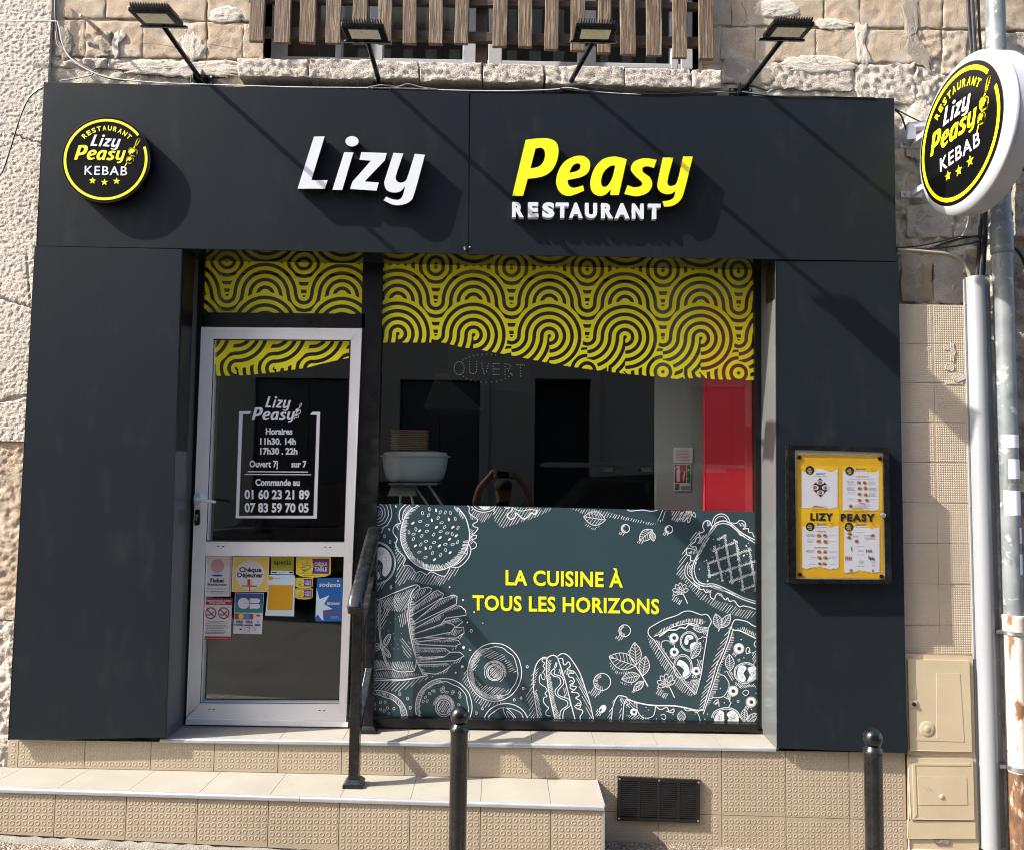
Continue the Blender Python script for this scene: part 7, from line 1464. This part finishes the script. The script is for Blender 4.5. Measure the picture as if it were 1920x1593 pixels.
for x, y in ((870, 1200), (885, 1215), (900, 1210), (870, 1140), (890, 1140), (848, 1140), (918, 1218), (908, 1330)): mb.flat([ME(x - 5, y - 14), ME(x + 5, y - 14), ME(x + 6, y + 14), ME(x - 6, y + 14)], y_)
obj('dark_picture', mb, k_food2, mn)
y_ -= 0.0011; mb = MB()
for c in ((300, 350), (683, 357), (303, 894), (677, 897)): text(mb, 'Lizy', *ME(c[0] - 17, c[1] + 6), *ME(c[0] + 15, c[1] + 6), 2.6, y_, 0, 0.02, .15)
obj('white_print', mb, k_page, mn); mb = MB()
for c in ((300, 372), (683, 378), (303, 914), (677, 918)): text(mb, 'Peasy', *ME(c[0] - 28, c[1] + 4), *ME(c[0] + 22, c[1] + 4), 3.0, y_, 0, 0.03, .15); text(mb, 'KEBAB', *ME(c[0] - 18, c[1] + 22), *ME(c[0] + 18, c[1] + 22), 1.9, y_, 0, 0.03)
obj('golden_print', mb, k_menu2, mn)
for c in ((200, 240), (977, 252), (206, 1370), (992, 1386)):
    mb = MB(); q = at(*ME(*c), YB + .006); mb.lathe([(0.002, YB + .0032), (0.0095, YB + .004), (0.0105, YB + .0085)], (q[0], 0, q[2]), 16, axis='y'); obj('magnet', mb, m_blackgloss, mn, smooth_=True)
m_mg = glass_mat('menu_glass', 0.02, (0.96, 0.96, 0.96)); mb = MB(); mb.pxprism([ME(154, 172), ME(1012, 192), ME(1031, 1414), ME(167, 1406)], YB + 0.0012, YB + 0.0022); obj('cover_pane', mb, m_mg, mn)
mb = MB(); q = at(*ME(1002, 797), YB); mb.lathe([(0.006, YB - .011), (0.0115, YB - .009), (0.0125, YB + .004)], (q[0], 0, q[2]), 18, axis='y'); obj('cam_lock', mb, m_zinc, mn, smooth_=True, ang=40)
# ------------------------------------------------------------------ pipes, trunking and cables at the right
YPI = -0.262
xp = at(1879, 470, YPI)[0]
zj = at(1890, 1160, YPI)[2]
dp = thing('downpipe', 'tall downpipe, grey above and rusty white below, at the right edge', 'downpipe', (xp, YPI, -0.1))
mb = MB(); mb.lathe([(0.0465, zj), (0.0465, 5.2)], (xp, YPI, 0), 28); obj('upper_pipe', mb, m_pipe, dp, smooth_=True, label='grey upper length of pipe')
zk = at(1880, 466, YPI)[2]
mb = MB(); mb.lathe([(0.0475, zk - 0.03), (0.052, zk - 0.025), (0.053, zk + 0.0), (0.051, zk + 0.006), (0.052, zk + 0.012), (0.0535, zk + 0.12), (0.051, zk + 0.13), (0.047, zk + 0.131)], (xp, YPI, 0), 28); obj('pipe_socket', mb, m_pipe, dp, smooth_=True, ang=50)
mb = MB(); zru = at(1890, 1455, YPI)[2]; mb.lathe([(0.0487, -0.12), (0.0487, zru + 0.02), (0.0484, zru + 0.025)], (xp + 0.003, YPI, 0), 28); obj('pipe_foot', mb, m_rust2, dp, smooth_=True, ang=50, label='heavily rusted foot of the pipe'); mb = MB(); mb.lathe([(0.0485, zru + 0.026), (0.0485, zj - 0.06), (0.0565, zj - 0.055), (0.0575, zj + 0.0), (0.060, zj + 0.012), (0.058, zj + 0.024), (0.048, zj + 0.025)], (xp + 0.003, YPI, 0), 28); obj('lower_pipe', mb, m_rust, dp, smooth_=True, ang=50, label='rusty white lower length of pipe')
for py in (1184, 1437):
    z = at(1890, py, YPI)[2]; mb = MB(); mb.lathe([(0.050, z - 0.011), (0.0535, z - 0.010), (0.0535, z + 0.010), (0.050, z + 0.011)], (xp + 0.003, YPI, 0), 28); mb.box(xp - 0.085, xp - 0.05, YPI + 0.005, YPI + 0.03, z - 0.009, z + 0.009); obj('pipe_clamp', mb, m_zinc, dp, smooth_=True, ang=40)
m_tape = M('white_tape', (0.66, 0.67, 0.70), 0.35, var=0.05, vs=20)
for i, (y0, y1, a0, a1) in enumerate(((814, 838, 200, 345), (860, 897, 235, 345), (919, 965, 205, 330), (988, 1018, 290, 345), (1038, 1076, 285, 345))):
    z0, z1 = at(1885, y1, YPI - .04)[2], at(1885, y0, YPI - .04)[2]; vv = []; N = 12
    for k in range(N + 1):
        a = math.radians(a0 + (a1 - a0) * k / N)
        for z in (z0, z1): vv.append((xp + 0.0472 * math.cos(a), YPI + 0.0472 * math.sin(a), z))
    mb = MB(); mb.add(vv, [(2 * k, 2 * k + 2, 2 * k + 3, 2 * k + 1) for k in range(N)])
    obj('paper_strip', mb, m_tape, dp, smooth_=True)
mb = MB(); mb.tube([(xp + 0.05, YPI - .05, gz(2.5) + 0.055), (xp + 0.02, YPI - .055, gz(2.5) + 0.05), (xp + 0.06, YPI - .056, gz(2.5) + 0.02)], 0.012, 8); obj('pipe_foot_ring', mb, m_rust, dp, smooth_=True)
# trunking
YTR = -0.218
tr = thing('cable_trunking', 'white half round cable trunking running down beside the tiled pilaster', 'trunking', at(1850, 1588, YTR))
zt0, zt1 = at(1825, 521, YTR)[2], at(1850, 1588, YTR)[2]; xt = at(1826, 560, YTR)[0] + 0.002; rt = 0.043
mb = MB(); N = 16; vv = []
for z in (zt1, zt0):
    for k in range(N + 1): a = math.pi * k / N; vv.append((xt - rt * math.cos(a), YTR - 0.058 * math.sin(a) ** 0.8, z))
mb.add(vv, [(k, k + 1, N + 2 + k, N + 1 + k) for k in range(N)]); obj('trunking_cover', mb, m_trunk, tr, smooth_=True)
mb = MB(); mb.box(xt - rt - 0.012, xt - rt - 0.001, YTR - 0.004, YTR + 0.006, zt1, zt0 - 0.01); mb.box(xt + rt + 0.001, xt + rt + 0.034, YTR - 0.012, YTR + 0.006, zt1 + 0.002, zt0 + 0.002); obj('trunking_flange', mb, m_trunk, tr, bev=0.002)
for py in (571, 660, 752, 845, 948, 1040, 1138, 1234, 1335, 1430, 1520):
    for x, y in ((xt - rt - .007, YTR - .006), (xt + rt + .02, YTR - .014)):
        mb = MB(); mb.lathe([(0.0015, y), (0.0035, y + .001), (0.004, y + .003)], (x, 0, at(1840, py, YTR)[2]), 8, axis='y'); obj('screw', mb, m_zinc, tr)
def cable(name, pts, r, mat, label, group=None, n=8, cat='cable', sm=8):
    P = [np.array(p, float) for p in pts]; k = len(P); out = []
    for i in range(k - 1):
        a, b, c, d = P[max(i - 1, 0)], P[i], P[i + 1], P[min(i + 2, k - 1)]
        for j in range(sm): t = j / sm; out.append(0.5 * ((2 * b) + (c - a) * t + (2 * a - 5 * b + 4 * c - d) * t * t + (3 * b - a - 3 * c + d) * t ** 3))
    out.append(P[-1]); mb = MB(); mb.tube(out, r, n); return obj(name, mb, mat, None, label, cat, group, smooth_=True)
K = lambda l, y: [at(p[0], p[1], y if len(p) < 3 else p[2]) for p in l]
ya = YW - 0.03
cable('cable', K([(1814, -20), (1817, 40), (1823, 110), (1831, 250), (1838, 400), (1836, 460), (1833, 500), (1831, 540)], ya - .03), 0.0095, m_cable, 'leftmost thick black cable beside the grey downpipe', 'black cables beside the downpipe')
cable('cable', K([(1822, -20), (1825, 40), (1829, 110), (1838, 250), (1845, 400), (1846, 440), (1841, 490), (1838, 540)], ya - .04), 0.010, m_cable, 'middle thick black cable, tied above the round sign', 'black cables beside the downpipe')
cable('cable', K([(1834, -20), (1836, 50), (1840, 110), (1846, 250), (1850, 420), (1847, 480), (1845, 540)], ya - .02), 0.007, m_cable, 'thin black cable closest to the grey downpipe', 'black cables beside the downpipe')
cable('cable', K([(1679, 466), (1700, 468), (1740, 467), (1775, 455), (1810, 446), (1842, 442)], ya - .05), 0.006, m_cable, 'upper black cable running from the fascia end to the downpipe cables', 'black cables between fascia and downpipe')
cable('cable', K([(1679, 464), (1710, 463), (1750, 456), (1800, 444), (1850, 446)], ya - .06), 0.004, m_cable, 'thin black cable arching highest under the round sign', 'black cables between fascia and downpipe')
cable('cable', K([(1679, 469), (1720, 468), (1760, 465), (1800, 460), (1838, 452)], ya - .055), 0.006, m_cable, 'lowest black cable running along the mortar ledge', 'black cables between fascia and downpipe')
cable('cable', K([(1680, 471), (1720, 470), (1760, 466), (1790, 452), (1806, 440), (1814, 420), (1818, 404)], ya - .045), 0.0035, m_gcable, 'grey cable rising diagonally under the round sign')
cable('conduit', K([(1682, 469), (1716, 471), (1748, 474), (1770, 476), (1790, 482), (1805, 492), (1814, 505), (1820, 524)], YTR - .012), 0.0100, m_conduit, 'ribbed beige conduit bending down into the white trunking', None, 10, 'conduit')
cable('cable', K([(1896, 462), (1910, 472), (1922, 496), (1930, 540)], -0.2), 0.009, m_cable, 'black cable curving away right of the downpipe')
# junction box and its wire
jb = thing('junction_box', 'small white junction box on rough stone behind the projecting sign', 'junction box', at(1722, 262, YW - 0.04))
mb = MB(); mb.pxprism([(1704, 230), (1752, 226), (1752, 256), (1702, 260)], YW - 0.075, YW + 0.01); obj('box_body', mb, m_pvc, jb, bev=0.004)
mb = MB(); mb.flat([(1718, 238), (1738, 237), (1738, 250), (1718, 252)], YW - 0.0755); obj('rating_label', mb, k_grey, jb); mb = MB(); mb.flat([(1718, 247), (1732, 246), (1732, 250), (1718, 251)], YW - 0.0762); obj('red_mark', mb, k_red, jb)
cable('cable', K([(1678, 206), (1690, 218), (1698, 240), (1706, 258), (1722, 262)], YW - 0.05), 0.0045, m_cable, 'black wire from the fascia end to the white junction box')
cable('cable', K([(1678, 204), (1700, 216), (1716, 224), (1730, 230)], YW - 0.06), 0.0035, m_cable, 'thin black wire above the white junction box')
bxr = thing('beige_wall_box', 'small beige wall box at the right edge beside the downpipe', 'wall box', at(1925, 922, -0.14))
mb = MB(); mb.pxprism([(1902, 883), (1960, 884), (1961, 921), (1902, 922)], -0.17, -0.05); obj('box_body', mb, m_util, bxr, bev=0.003)
mb = MB(); q = at(1918, 899, -0.171); mb.lathe([(0.014, -0.176), (0.019, -0.172), (0.0195, -0.169)], (q[0], 0, q[2]), 18, axis='y'); obj('box_cap', mb, m_util, bxr, smooth_=True)
# wires along the top of the fascia and at the upper left
yt = YC - 0.006
cable('cable', K([(104, -12), (104, 30), (106, 44), (108, 62), (118, 88), (140, 112), (160, 126), (176, 136), (200, 146), (236, 152)], YW - 0.022), 0.0042, m_cable, 'black wire hanging from the top left corner down to the fascia')
cable('cable', K([(-30, 39), (40, 39.5), (100, 40), (110, 48), (118, 85), (135, 112), (172, 135), (215, 148), (300, 156)], YW - 0.068), 0.0034, m_wcable, 'white wire crossing the roughcast and drooping to the fascia')
cable('cable', K([(105, 60), (108, 84), (128, 106), (150, 120), (176, 137), (150, 146), (112, 152)], YW - 0.03), 0.003, m_gcable, 'grey wire looping back at the upper left corner')
cable('cable', K([(-24, 352), (2, 326), (16, 290), (38, 220), (54, 185), (70, 170), (82, 164)], -0.225), 0.0036, m_cable, 'thin black wire sagging across the roughcast to the fascia corner')
cable('cable', K([(300, 156), (420, 160), (560, 164), (690, 165), (760, 166), (860, 170), (960, 171), (1040, 168), (1065, 165), (1110, 172), (1180, 177), (1240, 178), (1330, 173), (1385, 174)], yt + .012), 0.0030, m_wcable, 'long white wire lying along the top edge of the fascia')
cable('cable', K([(1050, 166), (1072, 170), (1100, 172), (1122, 168), (1100, 164), (1080, 160), (1140, 168), (1200, 176), (1260, 177), (1340, 171), (1392, 174), (1440, 180), (1520, 181), (1640, 184)], yt + .002), 0.0032, m_cable, 'black wire knotted at the third floodlight and trailing right')
cable('cable', K([(690, 164), (716, 160), (745, 163), (765, 158), (790, 164), (820, 168)], yt + .006), 0.0028, m_gcable, 'short grey wire looped beside the second floodlight')
cable('cable', K([(1392, 172), (1420, 176), (1440, 172), (1448, 168), (1440, 178), (1480, 182), (1600, 182)], yt + .004), 0.0028, m_gcable, 'grey wire looped beside the rightmost floodlight')
# ------------------------------------------------------------------ what stands behind the camera and shows in the glass
oph = thing('opposite_house', 'grey beige house across the street with dark double shutters, seen reflected', 'house', (0, -8.6, 0))
m_oph = M('grey_beige_render', (0.25, 0.225, 0.19), 0.9, var=0.08, vs=2); m_shut = M('dark_blue_shutter', (0.02, 0.024, 0.035), 0.5, var=0.15, vs=6)
OPN = [(-4.15, -2.35, 0.25, 3.35), (-1.72, -0.38, 0.1, 3.35), (0.55, 1.5, 0.1, 3.4), (3.2, 4.6, 1.0, 3.3)]
mb = MB(); yo = -8.6
xsn = [-12] + [v for o in OPN for v in o[:2]] + [12]
for i in range(0, len(xsn), 2): mb.box(xsn[i], xsn[i + 1], yo - 0.4, yo, -0.6, 11.0)
for o in OPN: mb.box(o[0], o[1], yo - 0.4, yo, o[3], 11.0); mb.box(o[0], o[1], yo - 0.4, yo, -0.6, o[2])
obj('house_wall', mb, m_oph, oph)
mb = MB(); mb.box(-12, 12, yo - 0.5, yo - 0.41, -0.6, 11.0); obj('house_back', mb, m_intd, oph)
for i, o in enumerate(OPN):
    if i == 2:
        mb = MB(); mb.box(o[0], o[1], yo - 0.36, yo - 0.3, o[2], o[3]); obj('dark_doorway', mb, m_intd, oph); continue
    c = (o[0] + o[1]) / 2
    for a, b in ((o[0] + .01, c - .006), (c + .006, o[1] - .01)):
        mb = MB(); mb.box(a, b, yo - 0.10, yo - 0.05, o[2] + .01, o[3] - .01); s_ = obj('shutter_leaf', mb, m_shut, oph, bev=0.006)
        for z in (o[2] + .4, o[3] - .4): mb = MB(); mb.box(a - .02 if a < c - .1 and a < b and b < c else b - .1, a + .1 if b < c else b + .02, yo - 0.049, yo - 0.03, z - .03, z + .03); obj('shutter_hinge', mb, m_black, s_)
for o in OPN:
    mb = MB(); mb.box(o[0] - .16, o[0] - .001, yo + .001, yo + .03, o[2], o[3] + .15); mb.box(o[1] + .001, o[1] + .16, yo + .001, yo + .03, o[2], o[3] + .15); mb.box(o[0], o[1], yo + .001, yo + .03, o[3] + .001, o[3] + .15); obj('window_surround', mb, m_oph, oph)
# parked cars
def car(x0, y0, paint, label, rack, hs):
    g = gz(x0) - 0.1; kk = hs
    t = thing('parked_car', label, 'car', (x0, y0, g), 'cars parked across the street'); Lh = 2.05; W = 0.86
    sec = [(-2.05, .42, .60), (-1.98, .30, .78), (-1.2, .24, .92), (-0.85, .24, .95), (1.3, .24, .98), (1.9, .28, .95), (2.05, .42, .70)]
    mb = MB(); vv = []
    for sx, zl, zh in sec:
        for (wy, z) in ((.80, zl), (1.0, zl + (zh - zl) * .35), (1.0, zl + (zh - zl) * .7), (.90, zh)): vv.append((x0 + sx, y0 - W * wy, g + z * kk))
        for (wy, z) in ((.90, zh), (1.0, zl + (zh - zl) * .7), (1.0, zl + (zh - zl) * .35), (.80, zl)): vv.append((x0 + sx, y0 + W * wy, g + z * kk))
    n = 8; mb.add(vv, [(i * n + j, i * n + (j + 1) % n, (i + 1) * n + (j + 1) % n, (i + 1) * n + j) for i in range(len(sec) - 1) for j in range(n)] + [tuple(range(n - 1, -1, -1)), tuple(range((len(sec) - 1) * n, len(sec) * n))]); obj('car_body', mb, paint, t, smooth_=True, ang=30, bev=0.02)
    cab = [(-0.95, .93, .93), (-0.35, 1.40, .93), (0.9, 1.46, .95), (1.55, 1.34, .95), (1.95, .95, .95)]; mb = MB(); vv = []
    for sx, zh, zl in cab: vv += [(x0 + sx, y0 - W * (.9 if zh < 1 else .70), g + zh * kk), (x0 + sx, y0 + W * (.9 if zh < 1 else .70), g + zh * kk)]
    for sx, zh, zl in cab: vv += [(x0 + sx, y0 - W * .9, g + zl * kk), (x0 + sx, y0 + W * .9, g + zl * kk)]
    m_ = len(cab) * 2; F = [(2 * i, 2 * i + 1, 2 * i + 3, 2 * i + 2) for i in range(4)]
    for s_ in (0, 1): F.append(tuple([2 * i + s_ for i in range(5)] + [m_ + 2 * i + s_ for i in range(4, -1, -1)]))
    mb.add(vv, F); obj('cabin', mb, paint, t)
    for s_ in (-1, 1):
        for a, b, c, d in ((-0.72, -0.28, 0.35, 0.35), (0.42, 0.42, 1.0, 1.35)):
            mb = MB(); yl, yh = y0 + s_ * (W * .9 + .004), y0 + s_ * (W * .715 + .004); mb.add([(x0 + a, yl, g + .97 * kk), (x0 + d, yl, g + .97 * kk), (x0 + c, yh, g + 1.37 * kk), (x0 + b, yh, g + 1.37 * kk)], [(0, 1, 2, 3)]); obj('side_window', mb, m_black, t)
        for sx in (-1.28, 1.28):
            mb = MB(); mb.lathe([(0.12, s_ * .02), (0.29, s_ * .02), (0.315, 0), (0.315, -s_ * .18), (0.28, -s_ * .2)], (x0 + sx, y0 + s_ * W, g + .315), 20, axis='y'); w_ = obj('wheel', mb, m_black, t)
            mb = MB(); mb.lathe([(0.02, s_ * .028), (0.19, s_ * .024), (0.20, s_ * .021)], (x0 + sx, y0 + s_ * W, g + .315), 16, axis='y'); obj('rim', mb, m_zinc, w_)
        mb = MB(); mb.box(x0 - .62, x0 - .5, y0 + s_ * (W + .02) - .08, y0 + s_ * (W + .02) + .08, g + .95 * kk, g + 1.06 * kk); obj('wing_mirror', mb, paint, t, bev=0.02)
    if rack:
        mb = MB()
        for s_ in (-.5, .5): mb.box(x0 - .9, x0 + 1.7, y0 + s_ - .03, y0 + s_ + .03, g + 1.50 * kk, g + 1.50 * kk + .05)
        for sx in (0, .5, 1.0, 1.4): mb.box(x0 + sx - .03, x0 + sx + .03, y0 - .47, y0 + .47, g + 1.46 * kk, g + 1.5 * kk)
        obj('roof_rack', mb, m_zinc, t, bev=0.004)
m_carb = M('black_car_paint', (0.008, 0.009, 0.012), 0.15, var=0.05, coat=0.5); m_carg = M('dark_green_car_paint', (0.010, 0.016, 0.018), 0.18, var=0.05, coat=0.5)
car(-2.35, -6.05, m_carb, 'black hatchback reflected in the door glass', False, 1.14); car(1.45, -6.05, m_carg, 'dark car with a roof rack reflected in the display pane', True, 1.36)
# the photographer, seen in the pane above the poster
m_skin = M('brown_skin', (0.22, 0.105, 0.06), 0.5, var=0.1, vs=12); m_shirt = M('dark_tshirt', (0.012, 0.013, 0.018), 0.85, var=0.2, vs=20); m_jean = M('dark_jeans', (0.02, 0.025, 0.04), 0.9, var=0.2, vs=20); m_cap = M('black_cap', (0.006, 0.006, 0.007), 0.8, var=0.2); m_phone = M('phone_back', (0.02, 0.02, 0.022), 0.2)
yp = -4.42; gp = gz(0) - 0.10
pe = thing('person', 'person in dark t-shirt and black cap raising a phone, reflected in glass', 'person', (0.02, yp, gp))
def skin(name, V, E_, R, mat, parent, root=0, sub=2):
    me = bpy.data.meshes.new(name); o = bpy.data.objects.new(name, me); COL.objects.link(o); pl = WL[parent.name]
    me.from_pydata([(v[0] - pl[0], v[1] - pl[1], v[2] - pl[2]) for v in V], E_, []); me.materials.append(mat); o.parent = parent; WL[o.name] = pl
    md = o.modifiers.new('skin', 'SKIN'); md.use_smooth_shade = True
    sv = me.skin_vertices[0].data
    for i, r in enumerate(R): sv[i].radius = r if isinstance(r, tuple) else (r, r); sv[i].use_root = (i == root)
    s = o.modifiers.new('sub', 'SUBSURF'); s.levels = sub; s.render_levels = sub; return o
hx = 0.02
V = [(hx, yp, gp + .95), (hx, yp, gp + 1.10), (hx, yp, gp + 1.28), (hx, yp + .01, gp + 1.44), (hx, yp + .02, gp + 1.53), (hx + .005, yp + .05, gp + 1.60), (hx + .005, yp + .06, gp + 1.68), (hx + .005, yp + .05, gp + 1.755)]
R = [(.16, .11), (.145, .10), (.17, .11), (.15, .09), .058, (.080, .086), (.104, .122), (.090, .10)]; Ed = [(i, i + 1) for i in range(7)]
for s in (-1, 1):
    b = len(V); V += [(hx + s * .20, yp + .01, gp + 1.43), (hx + s * .30, yp + .12, gp + 1.55), (hx + s * .245, yp + .22, gp + 1.73), (hx + s * .125, yp + .30, gp + 1.87), (hx + s * .115, yp + .315, gp + 1.915)]; R += [.07, .05, .042, .032, (.032, .02)]; Ed += [(3, b)] + [(b + i, b + i + 1) for i in range(4)]
    b = len(V); V += [(hx + s * .10, yp, gp + .86), (hx + s * .11, yp + .02, gp + .50), (hx + s * .12, yp, gp + .09), (hx + s * .13, yp + .12, gp + .04)]; R += [.09, .065, .045, .04]; Ed += [(0, b)] + [(b + i, b + i + 1) for i in range(3)]
body = skin('body', V, Ed, R, m_skin, pe)
mb = MB(); fz_ = gp + 1.655
mb.add([(hx - .004, yp + .155, fz_ + .03), (hx - .018, yp + .150, fz_ - .01), (hx + .012, yp + .150, fz_ - .01), (hx - .004, yp + .182, fz_ - .008)], [(0, 1, 3), (0, 3, 2), (1, 2, 3)]); obj('nose', mb, m_skin, pe)
# hair, cap, clothes and the fingers round the phone
mb = MB(); cz_ = gp + 1.70
mb.lathe([(.098, cz_ - .005), (.103, cz_ + .03), (.095, cz_ + .075), (.065, cz_ + .105), (.01, cz_ + .115)], (hx + .005, yp + .055, 0), 24)
mb.hexa([(hx - .08, yp + .24, cz_ + .0), (hx + .09, yp + .24, cz_ + .0), (hx + .09, yp + .24, cz_ + .012), (hx - .08, yp + .24, cz_ + .012)], [(hx - .095, yp + .10, cz_ + .0), (hx + .105, yp + .10, cz_ + .0), (hx + .105, yp + .10, cz_ + .012), (hx - .095, yp + .10, cz_ + .012)]); obj('cap', mb, m_cap, pe, smooth_=True, ang=40)
V = [(hx, yp, gp + .90), (hx, yp, gp + 1.10), (hx, yp, gp + 1.28), (hx, yp + .01, gp + 1.43), (hx, yp + .015, gp + 1.485)]; R = [(.18, .125), (.165, .118), (.188, .125), (.168, .105), .07]; Ed = [(i, i + 1) for i in range(4)]
for s in (-1, 1): b = len(V); V += [(hx + s * .21, yp + .015, gp + 1.43), (hx + s * .285, yp + .10, gp + 1.53)]; R += [.083, .068]; Ed += [(3, b), (b, b + 1)]
skin('tshirt', V, Ed, R, m_shirt, pe)
V = [(hx, yp, gp + .98), (hx, yp, gp + .90)]; R = [(.172, .12), (.178, .125)]; Ed = [(0, 1)]
for s in (-1, 1): b = len(V); V += [(hx + s * .10, yp, gp + .82), (hx + s * .11, yp + .02, gp + .50), (hx + s * .12, yp, gp + .10)]; R += [.10, .078, .065]; Ed += [(1, b), (b, b + 1), (b + 1, b + 2)]
skin('jeans', V, Ed, R, m_jean, pe, 1)
pz = CAM[2] - 0.012; py_ = CAM[1] - 0.028
for s in (-1, 1):
    for k in range(4):
        z = pz + .045 - k * .024; fx_ = hx + s * .10
        V = [(hx + s * .118, py_ - .06, z - .01), (hx + s * .105, py_ - .035, z), (hx + s * (.088), py_ + .012, z + .003), (hx + s * (.066 - k * .003), py_ + .022, z + .002)]; skin('finger', V, [(0, 1), (1, 2), (2, 3)], [.010, .009, .0085, .007], m_skin, pe)
    V = [(hx + s * .112, py_ - .06, pz - .03), (hx + s * .095, py_ - .045, pz - .035), (hx + s * .068, py_ - .022, pz - .03)]; skin('thumb', V, [(0, 1), (1, 2)], [.012, .011, .009], m_skin, pe)
ph = thing('phone', 'dark phone held up sideways by the reflected person', 'phone', (0.01, py_, pz - .038))
mb = MB(); mb.box(-.072, .088, py_ - .005, py_ + .004, pz - .038, pz + .038); obj('phone_body', mb, m_phone, ph, bev=0.004)
mb = MB(); mb.box(-.062, -.03, py_ + .0042, py_ + .007, pz - .0, pz + .032); obj('camera_island', mb, m_black, ph, bev=0.002)
mb = MB(); mb.box(-.066, .082, py_ - .0058, py_ - .0052, pz - .034, pz + .034); obj('phone_screen', mb, m_black, ph)
